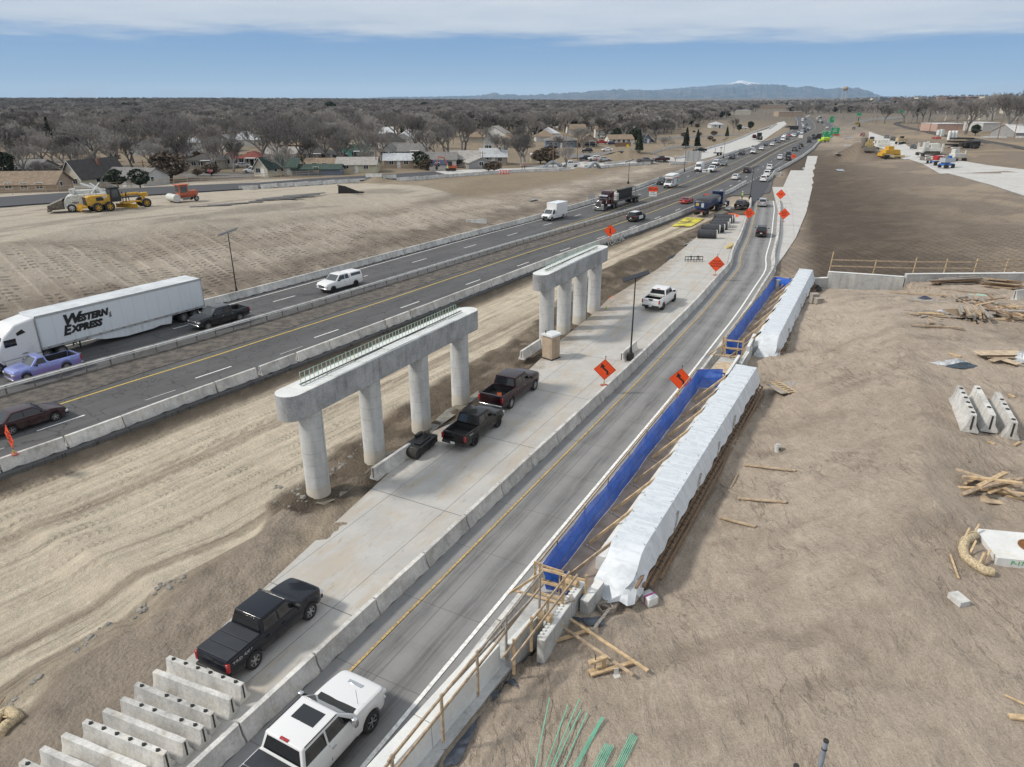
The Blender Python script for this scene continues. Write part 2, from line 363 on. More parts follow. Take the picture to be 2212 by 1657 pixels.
def fbm(x,y,o=4,seed=0):
 s=0;a=.5;t=0
 for i in range(o): s=s+a*vn(x*2**i+i*17.3,y*2**i-i*9.1,seed+i);t+=a;a*=.5
 return s/t
def ss(x,a,b): t=np.clip((x-a)/(b-a),0,1);return t*t*(3-2*t)
NR_,NC_=560,620
rr=6*np.exp(np.linspace(0,math.log(30000/6),NR_)**1.0)
q=np.linspace(0,1,NR_);rr=6+ (q*260)*(.25+.75*q)
k=np.linspace(0,1,160)[1:];rr=np.concatenate([rr,266*np.exp(k*math.log(30000/266))]);NR_=len(rr)
uu=np.linspace(-1,1,NC_);uu=uu*(.75+.55*uu**2)*1.25
RR,UU=np.meshgrid(rr,uu,indexing='ij')
GY=RR-14.;GX=UU*(RR+16.)
GZ=np.zeros_like(GX)
def interp_z(X,Y):
 Z=np.full(X.shape,0.)
 for f in TF:
  a,b,c=(TV[i] for i in f)
  x0,x1=min(a.x,b.x,c.x),max(a.x,b.x,c.x);y0,y1=min(a.y,b.y,c.y),max(a.y,b.y,c.y)
  m=(X>=x0)&(X<=x1)&(Y>=y0)&(Y<=y1)
  if not m.any(): continue
  idx=np.nonzero(m);px,py=X[idx],Y[idx]
  den=(b.y-c.y)*(a.x-c.x)+(c.x-b.x)*(a.y-c.y)
  if abs(den)<1e-9: continue
  l1=((b.y-c.y)*(px-c.x)+(c.x-b.x)*(py-c.y))/den;l2=((c.y-a.y)*(px-c.x)+(a.x-c.x)*(py-c.y))/den;l3=1-l1-l2
  e=-1e-6;k=(l1>=e)&(l2>=e)&(l3>=e)
  z=l1*a.z+l2*b.z+l3*c.z
  Z[tuple(i[k] for i in idx)]=z[k]
 return Z
GZ=interp_z(GX,GY)
HS,HD=HW.sd(GX,GY);RS,RD=RM.sd(GX,GY)
hs=HS-S0
FLo=itp(HS,T_FL);ERo=itp(HS,T_ER)
bb=Line(np.array([[p.x,p.y] for p in BL]));_,BDL=bb.sd(GX,GY);bb2=Line(np.array([[p.x,p.y] for p in BR]));_,BDR=bb2.sd(GX,GY)
def polymask(poly,X,Y,soft=1.0):
 n=len(poly);ins=np.zeros(X.shape,bool);dm=np.full(X.shape,1e9)
 for i in range(n):
  a=poly[i];b=poly[(i+1)%n];dx,dy=b[0]-a[0],b[1]-a[1]
  c=((a[1]>Y)!=(b[1]>Y))&(X<(dx)*(Y-a[1])/(dy if abs(dy)>1e-9 else 1e-9)+a[0]);ins^=c
  t=np.clip(((X-a[0])*dx+(Y-a[1])*dy)/(dx*dx+dy*dy+1e-9),0,1);dm=np.minimum(dm,np.hypot(X-a[0]-t*dx,Y-a[1]-t*dy))
 s=np.where(ins,dm,-dm);return ss(s,-soft,soft)
upper=polymask([(q.x+NR.x*.8,q.y+NR.y*.8) for q in FACE]+[(q.x,q.y-.4) for q in WING[1:]]+[(130,60),(130,-30),(-20,-30)],GX,GY,.15)
corr=((HD>FLo-1.2)&(HD<ERo+.8)&(HS>0)).astype(float)
rampm=((RD>-.4)&(RD<6.0)&(RS>0)&(RS<RM.L+60)).astype(float)
sbase=RM.of((-12.5,16))[0]
SLP=[(p.x,p.y) for p in SLL[1:]]+[RM.pt(s,-.72)[:2] for s in np.arange(RM.of(SLL[-1])[0],sbase,-4)]+[RM.pt(sbase,-4.6)[:2]]
cs=polymask(SLP,GX,GY,.3)
STRIP=PL('D 445,672 420,800 410,900 350,1150 260,1370 160,1520 100,1600 70,1657;e 1480,130 1380,330')
STRIP+=[RM.pt(s,float(RW(s))+1.35) for s in np.arange(RM.of((24.5,70))[0],RM.L-26,6.)]+PL('D 60,938 150,938 215,795 325,795 360,672')
stm=polymask([(p.x,p.y) for p in STRIP],GX,GY,.3)
TONG=polymask([(p.x,p.y) for p in PL('M 250,1520 480,1400 700,1270 880,1130 1010,1010 900,900 840,860 760,940 500,1010 380,1150 200,1400')],GX,GY,.8)
big=((BDL>-0.3)&(BDR<.3)&(GY>20)).astype(float)
flat=np.maximum(np.maximum(corr,rampm),np.maximum(cs,big))
rdist=np.hypot(GX,GY)
HB=lambda h:np.interp(h,[-40,-12,0,3,14,19,34,44,52,60,110],[23,21,18.5,16,13.6,12.3,11.8,10.2,8.2,6.8,6.3])
haul=ss(HD-ERo,.3,1.4)*(1-ss(HD-ERo-HB(hs)+1.4*(fbm(GX/2,GY/2,3,90)-.5),-.9,.5))*(hs<150)*(1-upper)
mid=(HD>ERo)&(RD<0)&(hs<150)
mud=mid*ss(RD+0*GX,-14,-9.5)*(1-haul)
gravel=mid*1.*(1-haul)*(GY<32)
leftm=(HD<FLo-.6).astype(float)
LD=FLo-HD
slope=leftm*(1-ss(LD,17,23)*(hs<40)-ss(LD,15,22)*(hs>=40))*ss(hs,-60,0)*(1-ss(hs,220,330))
slope=np.clip(slope,0,1)
field=(1-upper)*((RD>5.5)|(hs>165))*(HD>ERo)
n1=fbm(GX/1.1,GY/1.1,4,1)-.5;n2=fbm(GX/4.5,GY/4.5,4,5)-.5;n3=fbm(GX/.35,GY/.35,3,9)-.5
near=1-ss(rdist,120,300)
GZ+= (1-flat)*near*upper*(n1*.24+n2*.34+n3*.07)
ridg=1-np.abs(2*fbm(GX/2.6+n2,GY/2.6,3,21)-1);GZ+=(1-flat)*near*upper*(ss(ridg,.86,1.)*.10)
GZ+= (1-flat)*near*(1-upper)*(n1*.05+n2*.10)
rut=np.zeros_like(GX)
for d0,w_,dp in ((2.1,.5,.10),(3.3,.35,.06),(4.6,.5,.09),(6.3,.4,.08),(7.6,.5,.09),(9.3,.4,.07),(10.8,.5,.09),(12.4,.4,.06),(14,.5,.06)):
 dd=HD-ERo-d0-.15*np.sin(HS/17+d0)-.5*(fbm(HS/30,HS*0+d0,2,6)-.5);rut-=np.exp(-(dd/w_)**2)*dp
rut+=.10*np.exp(-((HD-ERo-5.4-.3*np.sin(HS/11))/.5)**2)*ss(fbm(HS/6,HD/1.,2,3),.35,.6)
GZ+=haul*rut*.7*(hs<110)*(1-flat)
mudz=(fbm(GX/.9,GY/.9,4,31)-.45)*.75
mb=mid*(1-haul)*(1-cs)*(1-flat)
edgeband=mb*(hs<120)*(GY>24)
GZ+=edgeband*np.maximum(mudz,-.22)*ss(np.minimum(HD-ERo-8,-RD-.5),-2,2.5)*1.0
GZ+=(mid*(hs>60)*(hs<118)*(1-haul)*(1-cs)*(1-flat))*np.exp(-((HD-ERo-HB(hs)-1.8)/1.6)**2)*(.4+.7*fbm(GX/2,GY/2,3,4))
GZ=np.where(np.maximum(cs,stm)>.35,np.minimum(GZ,-.16),GZ)
GZ=GZ+TONG*(cs>.35)*(.10+.32*(fbm(GX/1.0,GY/.6,4,91)-.25))
GZ=np.where((HS>0)&(HD>FLo-.9)&(HD<ERo+.35),np.minimum(GZ,-.1),GZ);GZ=np.where((rampm>.5)&(RD<5.8)&(upper<.3),np.minimum(GZ,-.1),GZ)
def heap(k,x,y,z,r,h):
 global GZ
 c=PZ(k,x,y,z);d=np.hypot(GX-c.x,GY-c.y)/r;GZ+=h*np.maximum(0,1-d)**1.05*(.9+.25*(fbm(GX/2,GY/2,3,8)-.5)*2)
for h_ in (('b',800,985,.6,13,7.),('C',960,700,.4,20,5.),('B',1050,905,2.6,5,1.3),('B',980,912,2.7,3.5,.9),('D',1550,180,5,1,0),('d',1500,640,4.2,14,3.2),('d',600,560,3.,12,2.2),('C',620,800,.9,9,1.2)):
 heap(*h_)
berm=leftm*np.exp(-((LD-np.interp(hs,[0,60,120,200],[44,42,30,20]))/2.)**2)*0
GZ+=slope*near*ss(LD,1.5,4)*(.05*np.sin(HS*2*pi/2.35))
# ---- soil colour per vertex
def cl(c): return np.array(c,float)
def lay(base,m,c): m=np.clip(m,0,1)[...,None];return base*(1-m)+cl(c)*m
TAN=(.42,.365,.30);LTAN=(.46,.41,.335);DK=(.105,.082,.062);GRV=(.21,.185,.155);BRN=(.20,.158,.118)
C=np.zeros(GX.shape+(3,))+cl((.27,.225,.175))
big2=fbm(GX/9,GY/9,4,41);med=fbm(GX/2.2,GY/2.2,4,43);far=fbm(GX/60,GY/60,4,47)
C=lay(C,ss(far,.4,.65)*.7,(.17,.15,.125));C=lay(C,leftm*(GZ<3.6)*(LD>40)*.8,(.165,.148,.128))
C=lay(C,ss(fbm(GX/25,GY/25,3,48),.55,.75)*(1-upper)*.5,(.33,.27,.19))
C=lay(C,slope,TAN);C=lay(C,slope*ss(fbm(HS/14,LD/4,4,72),.45,.62)*.4,BRN)
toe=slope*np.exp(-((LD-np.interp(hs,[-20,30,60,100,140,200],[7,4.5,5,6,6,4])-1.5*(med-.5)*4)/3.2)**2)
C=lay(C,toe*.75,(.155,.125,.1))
C=lay(C,leftm*(1-slope)*(hs<150)*ss(GZ,2.6,3.2)*.9,LTAN)
C=lay(C,leftm*(1-slope)*(hs<150)*ss(fbm(HS/16,LD/2.2,4,71),.52,.64)*.5,(.2,.175,.15))
C=lay(C,leftm*(rdist>130)*(hs>100)*(1-slope)*.8,(.25,.2,.14))
C=lay(C,field*ss(GY,20,30),(.25,.207,.165))
C=lay(C,field*ss(fbm(GX/7,GY/13,4,51),.47,.60)*.75,(.36,.295,.225))
C=lay(C,field*ss(RD,8,12)*(1-ss(RD,15,48))*(hs<330)*(.75+.5*med),DK)
C=lay(C,field*(BDR>0)*.8,(.19,.155,.12));C=lay(C,field*(BDR>5)*ss(fbm(GX/18,GY/18,4,53),.45,.6)*.7,(.33,.26,.175))
C=lay(C,haul,(.56,.49,.385))
st=fbm(HS/45,(HD-ERo)*1.3,4,61);C=lay(C,haul*ss(st,.5,.66)*.65,(.225,.18,.135));C=lay(C,haul*ss(fbm(HS/50,(HD-ERo)*1.0,3,63),.52,.62)*.6,(.5,.43,.335))
C=lay(C,haul*(1-ss(HD-ERo,.9,2.3))*.7,(.24,.195,.15))
C=lay(C,mid*(1-haul),(.135,.108,.08));C=lay(C,mid*(1-haul)*ss(med,.5,.7)*.6,(.075,.062,.05));C=lay(C,mid*(1-haul)*ss(fbm(GX/1.6,GY/1.6,4,66),.56,.68)*.6,(.27,.22,.17))
C=lay(C,mid*(1-haul)*(GY<34),(.31,.262,.21));C=lay(C,mid*(1-haul)*(GY<34)*ss(med,.55,.75)*.7,(.13,.11,.09));C=lay(C,mid*(1-haul)*(GY<34)*ss(big2,.55,.7)*.5,(.33,.29,.215))
C=lay(C,TONG*.85,(.33,.275,.21));C=lay(C,upper,(.47,.395,.32));C=lay(C,upper*ss(big2,.45,.66)*.45,(.39,.32,.255));C=lay(C,upper*ss(fbm(GX/3,GY/1.2,4,69),.57,.72)*.4,(.245,.2,.16))
farveg=ss(rdist,450,900);C=lay(C,farveg*.75,(.13,.118,.1))
C=C*(1+.13*(n1[...,None]*2)+.10*(n3[...,None]*2)*near[...,None])
nv=NR_*NC_
me=bpy.data.meshes.new('ground')
V=np.stack([GX,GY,GZ],-1).reshape(-1,3)
i=np.arange(nv).reshape(NR_,NC_);F=np.stack([i[:-1,:-1],i[:-1,1:],i[1:,1:],i[1:,:-1]],-1).reshape(-1,4)
me.vertices.add(nv);me.vertices.foreach_set('co',V.ravel())
me.loops.add(F.size);me.loops.foreach_set('vertex_index',F.ravel());me.polygons.add(len(F));me.polygons.foreach_set('loop_start',np.arange(0,F.size,4));me.polygons.foreach_set('loop_total',np.full(len(F),4))
me.update(calc_edges=True);me.validate()
me.polygons.foreach_set('use_smooth',np.ones(len(F),bool))
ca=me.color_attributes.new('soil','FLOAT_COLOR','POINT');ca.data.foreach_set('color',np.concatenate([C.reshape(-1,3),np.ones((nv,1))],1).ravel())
def pattr(n,a): q=me.attributes.new(n,'FLOAT','POINT');q.data.foreach_set('value',a.astype(np.float32).ravel())
pattr('hs',hs);pattr('hd',HD-ERo);pattr('ld',LD);pattr('haul',haul*(hs<120));pattr('slope',slope);pattr('upper',upper);pattr('field',field*(BDL<0)*(rdist<400));pattr('rocky',mid*(1-haul))
ground=bpy.data.objects.new('ground',me);COL.objects.link(ground);tag(ground,kind='structure')
BVN=None
def make_bvh():
 global BVN
 st=1;BVN=BVHTree.FromPolygons([tuple(v) for v in V.tolist()],[tuple(f) for f in F.tolist()])
make_bvh()
def on_ground(d):
 h=BVN.ray_cast(Vector((0,0,CAMZ)),d.normalized(),9000)
 return h[0] if h[0] is not None else Vector((0,0,CAMZ))+d*(CAMZ/-d.z if d.z<0 else 3000)
def gz(x,y):
 h=BVN.ray_cast(Vector((x,y,200)),Vector((0,0,-1)),400);return h[0].z if h[0] is not None else 0.
def gn(x,y):
 h=BVN.ray_cast(Vector((x,y,200)),Vector((0,0,-1)),400);return h[1] if h[1] is not None else Vector((0,0,1))
t=NT('soil');at=lambda n:(lambda q:(setattr(q,'attribute_name',n),q)[1])(t.n.new('ShaderNodeAttribute'))
rp_=None;soil=at('soil').outputs['Color'];A_=lambda n:at(n).outputs['Fac']
g=t.n.new('ShaderNodeNewGeometry').outputs['Position']
fine=t.noise(9,6,.75,g);peb=t.noise(24,4,.8,g);mid_=t.noise(2.4,6,.65,g);clod=t.voro(5.5,'F1',g)
dist=t.n.new('ShaderNodeVectorMath');dist.operation='LENGTH';t.t.links.new(g,dist.inputs[0])
nearf=t.rng(dist.outputs['Value'],60,220,1,.25)
hsA,hdA=A_('hs'),A_('hd')
cxy=t.n.new('ShaderNodeCombineXYZ');t.l(hsA,cxy.inputs[0]);t.l(hdA,cxy.inputs[1])
def bandw(c0,wd,per,wob):
 dd=t.math('SUBTRACT',hdA,t.math('ADD',c0,t.math('MULTIPLY',t.math('SINE',t.math('MULTIPLY',hsA,1/14.)),wob)))
 a=t.math('ABSOLUTE',dd);m=t.rng(a,wd*.8,wd,1,0)
 ph=t.math('ADD',t.math('MULTIPLY',hsA,2*pi/per),t.math('MULTIPLY',a,9.))
 return t.math('MULTIPLY',m,t.rng(t.math('SINE',ph),-.1,.5)),m
lug=None
for c0,wd,per,wob in ((1.5,.26,.34,.25),(3.05,.28,.42,.3),(4.35,.22,.3,.4),(5.5,.3,.5,.3),(6.6,.24,.36,.2),(7.7,.3,.45,.35),(9.0,.3,.38,.3),(10.3,.32,.5,.4),(11.6,.26,.34,.3),(13.2,.34,.55,.3)):
 l_,m_=bandw(c0,wd,per,wob);lug=l_ if lug is None else t.math('MAXIMUM',lug,l_)
lug=t.math('MULTIPLY',t.math('MULTIPLY',lug,A_('haul')),t.rng(t.noise(.35,3,.5,cxy.outputs[0]),.4,.6))
streak=t.noise(1,5,.65,t.map(cxy.outputs[0],(.09,2.6,1)))
hsw=t.math('ADD',hsA,t.math('MULTIPLY',t.noise(.12,3,.6,cxy.outputs[0]),3.5));colu=t.math('FRACT',t.math('MULTIPLY',hsw,1/1.18));tr=t.rng(t.math('ABSOLUTE',t.math('SUBTRACT',colu,.5)),.24,.40,1,0)
cle=t.rng(t.math('SINE',t.math('ADD',t.math('MULTIPLY',A_('ld'),2*pi/.62),t.math('MULTIPLY',hsA,1.3))),-.2,.6)
patch=t.rng(t.noise(.45,5,.65,g),.44,.60)
cleat=t.math('MULTIPLY',t.math('MULTIPLY',t.math('MULTIPLY',tr,cle),A_('slope')),patch)
ridge_=t.math('MULTIPLY',t.rng(t.math('ABSOLUTE',t.math('SUBTRACT',t.math('FRACT',t.math('MULTIPLY',hsA,1/2.36)),.5)),.0,.12,1,0),A_('slope'))
fx=t.n.new('ShaderNodeSeparateXYZ');t.l(g,fx.inputs[0])
fs=t.math('MULTIPLY',t.rng(t.math('SINE',t.math('ADD',t.math('MULTIPLY',fx.outputs[0],2*pi/1.1),t.math('MULTIPLY',mid_,9))),-.1,.5),t.rng(t.math('SINE',t.math('ADD',t.math('MULTIPLY',fx.outputs[1],2*pi/1.0),t.math('MULTIPLY',mid_,7))),-.3,.4))
fcl=t.math('MULTIPLY',fs,A_('field'))
v=t.math('ADD',.62,t.math('MULTIPLY',fine,.58));v=t.math('ADD',v,t.math('MULTIPLY',t.math('SUBTRACT',mid_,.5),.38))
v=t.math('ADD',v,t.math('MULTIPLY',t.math('MULTIPLY',t.math('SUBTRACT',peb,.5),1.1),nearf))
v=t.math('ADD',v,t.math('MULTIPLY',t.math('MULTIPLY',t.math('SUBTRACT',streak,.5),.9),A_('haul')))
fl_=t.noise(1,4,.6,t.map(cxy.outputs[0],(.035,1.5,1)));fl2=t.math('MULTIPLY',t.rng(t.math('ABSOLUTE',t.math('SUBTRACT',fl_,.5)),0,.016,1,0),t.rng(t.noise(.3,3,.6,t.map(cxy.outputs[0],(.3,1,1))),.42,.6));v=t.math('SUBTRACT',v,t.math('MULTIPLY',t.math('MULTIPLY',fl2,.42),A_('haul')))
rip=t.noise(1,6,.68,t.map(g,(3.4,.9,1),rot=(0,0,.66)),.9);v=t.math('ADD',v,t.math('MULTIPLY',t.math('MULTIPLY',t.math('SUBTRACT',rip,.5),.42),A_('upper')))
v=t.math('SUBTRACT',v,t.math('MULTIPLY',lug,.17));v=t.math('SUBTRACT',v,t.math('MULTIPLY',cleat,.36));v=t.math('ADD',v,t.math('MULTIPLY',ridge_,.20));v=t.math('SUBTRACT',v,t.math('MULTIPLY',fcl,.16))
stone=t.math('MULTIPLY',t.rng(t.voro(9,'F1',g),.0,.16,1,0),t.rng(t.noise(1.3,3,.6,g),.5,.62))
rl=t.noise(1,5,.62,t.map(g,(1.5,.30,1),rot=(0,0,.66)),.8);rill=t.math('MULTIPLY',t.rng(t.math('ABSOLUTE',t.math('SUBTRACT',rl,.5)),0,.022,1,0),t.rng(t.noise(.23,3,.6,g),.46,.60));rill=t.math('MULTIPLY',rill,A_('upper'));ft=t.math('MULTIPLY',t.math('MULTIPLY',t.rng(t.voro(1.5,'F1',g),.06,.16,1,0),t.rng(t.noise(.5,2,.5,g),.5,.58)),A_('upper'));v=t.math('SUBTRACT',v,t.math('MULTIPLY',rill,.20));v=t.math('SUBTRACT',v,t.math('MULTIPLY',ft,.12))
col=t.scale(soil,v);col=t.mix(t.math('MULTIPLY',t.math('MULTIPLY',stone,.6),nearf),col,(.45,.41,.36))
t.set('Base Color',col);t.set('Roughness',.95);t.set('Specular IOR Level',.2)
h=t.math('ADD',t.math('ADD',t.math('MULTIPLY',mid_,.8),t.math('MULTIPLY',t.math('MULTIPLY',rip,.8),A_('upper'))),t.math('SUBTRACT',t.math('MULTIPLY',fine,.01),t.math('ADD',t.math('MULTIPLY',rill,.22),t.math('MULTIPLY',ft,.4))));h=t.math('ADD',h,t.math('MULTIPLY',fine,.6));h=t.math('ADD',h,t.math('MULTIPLY',peb,.12));h=t.math('SUBTRACT',h,t.math('MULTIPLY',lug,.25));h=t.math('SUBTRACT',h,t.math('MULTIPLY',cleat,.9));h=t.math('SUBTRACT',h,t.math('MULTIPLY',fcl,.6))
h=t.math('ADD',h,t.math('MULTIPLY',t.math('MULTIPLY',t.math('SUBTRACT',.4,clod),A_('rocky')),.4))
t.set('Normal',t.bump(h,.9,.22));me.materials.append(t.m)
# ---------------------------------------------------------------- sheets: roads, slabs, markings
def sheet(name,verts,faces,uv,mat,kind='structure',parent=None,label=None,cat=None):
 me=bpy.data.meshes.new(name);me.from_pydata([tuple(v) for v in verts],[],faces)
 if uv is not None:
  l=me.uv_layers.new(name='UVMap')
  for p in me.polygons:
   for li,vi in zip(p.loop_indices,p.vertices): l.data[li].uv=uv[vi]
 me.materials.append(mat);o=bpy.data.objects.new(name,me);COL.objects.link(o);o.parent=parent
 return tag(o,label,cat,None,kind)
def ribbon(name,line,s0,s1,dl,dr,z,mat,step=2.5,skirt=.0,kind='structure',nd=1,zf=None):
 n=max(1,int((s1-s0)/step));vs=[];uv=[];fs=[]
 for i in range(n+1):
  s=s0+(s1-s0)*i/n
  a=float(dl(s)) if callable(dl) else dl;b=float(dr(s)) if callable(dr) else dr
  cols=[(a,-skirt)] if skirt else []
  cols+=[(a+(b-a)*j/nd,0) for j in range(nd+1)]
  if skirt: cols.append((b,-skirt))
  for d,dz in cols:
   p=line.pt(s,d);zz=z if zf is None else zf(p)+z;vs.append((p.x,p.y,zz+dz));uv.append((s,d))
 m=len(cols)
 for i in range(n):
  for j in range(m-1): q=i*m+j;fs.append((q,q+1,q+1+m,q+m))
 if skirt: fs+= [tuple(range(m)),tuple(range(n*m,n*m+m))[::-1]]
 return sheet(name,vs,fs,uv,mat,kind)
def drape(name,poly,mat,dz=.04,step=3.,kind='structure',skirt=0,uvline=None,label=None,cat=None,zfix=None):
 poly=[Vector((p[0],p[1])) for p in poly];out=[]
 for i,a in enumerate(poly):
  b=poly[(i+1)%len(poly)];n=max(1,int((b-a).length/step));out+=[a+(b-a)*j/n for j in range(n)]
 nb=len(out);xs=[p.x for p in poly];ys=[p.y for p in poly];ins=[]
 X,Y=np.meshgrid(np.arange(min(xs),max(xs),step),np.arange(min(ys),max(ys),step));m=polymask(poly,X,Y,.01)>.99
 dm=polymask(poly,X,Y,step*.6)>.99
 ins=[Vector((x,y)) for x,y in zip(X[dm],Y[dm])]
 r=delaunay_2d_cdt(out+ins,[(i,(i+1)%nb) for i in range(nb)],[],1,1e-4)
 vs=[(v.x,v.y,(gz(v.x,v.y)+dz) if zfix is None else zfix) for v in r[0]]
 fs=[tuple(f) for f in r[2]];
 fs=[f if ((Vector(vs[f[1]])-Vector(vs[f[0]])).cross(Vector(vs[f[2]])-Vector(vs[f[0]]))).z>0 else f[::-1] for f in fs]
 uv=None
 if skirt:
  n0=len(vs);ring=[(v[0],v[1],v[2]-skirt) for v in (vs[i] for i in range(nb))]
  vs=vs+ring;fs=fs+[(i,n0+i,n0+(i+1)%nb,(i+1)%nb) for i in range(nb)]
 if uvline is not None: uv=[uvline.of(v) for v in vs]
 return sheet(name,vs,fs,uv,mat,kind,None,label,cat)
def asphalt(name,base,crack=1.,lanes=None,worn=.3):
 t=NT(name);u,v_,uv=t.sepuv()
 g=t.n.new('ShaderNodeNewGeometry').outputs['Position']
 a=t.noise(.25,5,.6,t.map(uv,(.35,2.2,1)));b=t.noise(30,3,.7,g);c=t.noise(1.2,5,.6,g)
 f=t.math('ADD',.80,t.math('MULTIPLY',t.rng(a,.3,.7),.32));f=t.math('ADD',f,t.math('MULTIPLY',t.math('SUBTRACT',b,.5),.5));f=t.math('ADD',f,t.math('MULTIPLY',t.math('SUBTRACT',c,.5),.3))
 col=t.scale(base,f)
 if crack:
  wv=t.map(uv,(.42,.5,1));w2=t.n.new('ShaderNodeVectorMath');w2.operation='ADD';t.l(wv,w2.inputs[0])
  nn=t.n.new('ShaderNodeTexNoise');nn.inputs['Scale'].default_value=1.6;nn.inputs['Detail'].default_value=6;t.l(wv,nn.inputs['Vector']);t.l(nn.outputs['Color'],w2.inputs[1])
  e=t.voro(1.,'DISTANCE_TO_EDGE',w2.outputs[0]);ck=t.rng(e,.006,.022,1,0)
  e2=t.voro(3.2,'DISTANCE_TO_EDGE',w2.outputs[0]);ck2=t.math('MULTIPLY',t.rng(e2,.01,.04,1,0),t.rng(t.noise(.5,3,.5,wv),.5,.62))
  msk=t.rng(t.noise(.9,3,.6,wv),.42,.58)
  ck=t.math('MAXIMUM',t.math('MULTIPLY',ck,msk),ck2)
  col=t.mix(t.math('MULTIPLY',ck,.75*crack),col,(.012,.012,.013))
  tcr=t.math('FRACT',t.math('ADD',t.math('MULTIPLY',u,1/12.7),t.math('MULTIPLY',t.noise(.6,4,.6,uv),.09)))
  tk=t.math('MULTIPLY',t.rng(t.math('ABSOLUTE',t.math('SUBTRACT',tcr,.5)),.0012,.0035,1,0),.6)
  col=t.mix(tk,col,(.012,.012,.013))
 t.set('Base Color',col);t.set('Roughness',.85);t.set('Normal',t.bump(b,.3,.01));return t.m
MAS=asphalt('asphalt_old',(.083,.083,.085));MASN=asphalt('asphalt_new',(.047,.049,.056),0);MASR=asphalt('asphalt_street',(.15,.147,.143),.5)
def slabmat(name,base,jl,bands,js=4.572,dirt=.5,dirtc=(.34,.285,.22)):
 t=NT(name);u,v_,uv=t.sepuv();g=t.n.new('ShaderNodeNewGeometry').outputs['Position']
 a=t.noise(.5,5,.6,g);b=t.noise(6,5,.65,g);sid=t.math('FLOOR',t.math('MULTIPLY',u,1/js));wn=t.n.new('ShaderNodeTexWhiteNoise');wn.noise_dimensions='1D';t.l(sid,wn.inputs['W'])
 f=t.math('ADD',.88,t.math('MULTIPLY',t.rng(a,.3,.7),.14));f=t.math('ADD',f,t.math('MULTIPLY',t.math('SUBTRACT',b,.5),.18));f=t.math('ADD',f,t.math('MULTIPLY',t.math('SUBTRACT',wn.outputs['Value'],.5),.07))
 tine=t.noise(1,3,.6,t.map(uv,(55,.8,1)));f=t.math('ADD',f,t.math('MULTIPLY',t.math('SUBTRACT',tine,.5),.10))
 for c0,w_,s_ in bands:
  d=t.math('ABSOLUTE',t.math('SUBTRACT',v_,t.math('ADD',c0,t.math('MULTIPLY',t.math('SUBTRACT',t.noise(.08,2,.5,uv),.5),.5))))
  f=t.math('SUBTRACT',f,t.math('MULTIPLY',t.rng(d,0,w_,1,0),t.math('MULTIPLY',t.rng(t.noise(1,5,.7,t.map(uv,(.25,6,1))),.2,.7),s_)))
 col=t.scale(base,f)
 if dirt:
  dn=t.noise(1,6,.66,t.map(uv,(.22,.9,1)));d2=t.noise(.35,4,.6,uv)
  dm=t.math('MULTIPLY',t.rng(dn,.46,.60),t.rng(d2,.38,.54));col=t.mix(t.math('MULTIPLY',dm,dirt),col,dirtc)
  dm2=t.math('MULTIPLY',t.rng(t.noise(1,6,.7,t.map(uv,(1.1,3.6,1))),.57,.68),dirt*.8);col=t.mix(dm2,col,tuple(x*.62 for x in dirtc))
 if name[0]=='s': col=t.mix(t.math('MULTIPLY',t.rng(t.math('ADD',v_,t.math('MULTIPLY',t.math('SUBTRACT',t.noise(.7,6,.7,uv),.5),9.)),-6.5,-9.5,0,1),.8),col,(.25,.205,.155))
 k=t.rng(t.math('ABSOLUTE',t.math('SUBTRACT',t.math('FRACT',t.math('MULTIPLY',u,1/js)),.5)),.0022,.005,1,0)
 for j in jl: k=t.math('MAXIMUM',k,t.rng(t.math('ABSOLUTE',t.math('SUBTRACT',v_,j)),.011,.028,1,0))
 col=t.mix(t.math('MULTIPLY',k,.6),col,(.06,.058,.055))
 t.set('Base Color',col);t.set('Roughness',.86);t.set('Normal',t.bump(tine,.15,.01));return t.m
MRAMP=slabmat('ramp_concrete',(.235,.235,.235),(2.07,),((1.5,.8,.50),(3.25,.85,.50)),dirt=0.0)
MSLAB=slabmat('slab_concrete',(.43,.42,.40),(-2.2,-5.9),(),js=9.14,dirt=.7,dirtc=(.40,.35,.285))
MNEW=slabmat('new_concrete',(.47,.465,.45),(0,4,8),(),dirt=.18)
MWHITE=M_('line_white',(.72,.72,.70),.6,var=.25,sc=6);MYEL=M_('line_yellow',(.52,.37,.07),.6,var=.25,sc=6);MYELR=M_('line_yellow_worn',(.40,.28,.11),.6,var=.5,sc=9)
ZR=0.
er=lambda s:float(itp(s,T_ER))
ribbon('highway',HW,0,HW.L,lambda s:float(itp(s,T_FL))-.75,lambda s:er(s)+.42,ZR,MAS,3,skirt=.5)
mt=NT('median_dirt');g=mt.n.new('ShaderNodeNewGeometry').outputs['Position'];a=mt.noise(1.1,6,.7,g);b=mt.noise(22,4,.8,g)
col=mt.mix(mt.rng(a,.38,.62),(.062,.056,.052),(.135,.118,.1));col=mt.scale(col,mt.math('ADD',.6,mt.math('MULTIPLY',b,.8)));col=mt.mix(mt.rng(mt.voro(2.6,'F1',g),0,.09,.85,0),col,(.42,.40,.37));mt.set('Base Color',col);mt.set('Roughness',.95);mt.set('Normal',mt.bump(b,.8,.05))
ribbon('median_ground',HW,0,HW.L,lambda s:float(np.interp(s-S0,[60,105,130],[.15,-1.6,-3.4])),lambda s:float(itp(s,T_YR))-1.0+.25*math.sin(s/3.1),.035,mt.m,2.,skirt=.03)
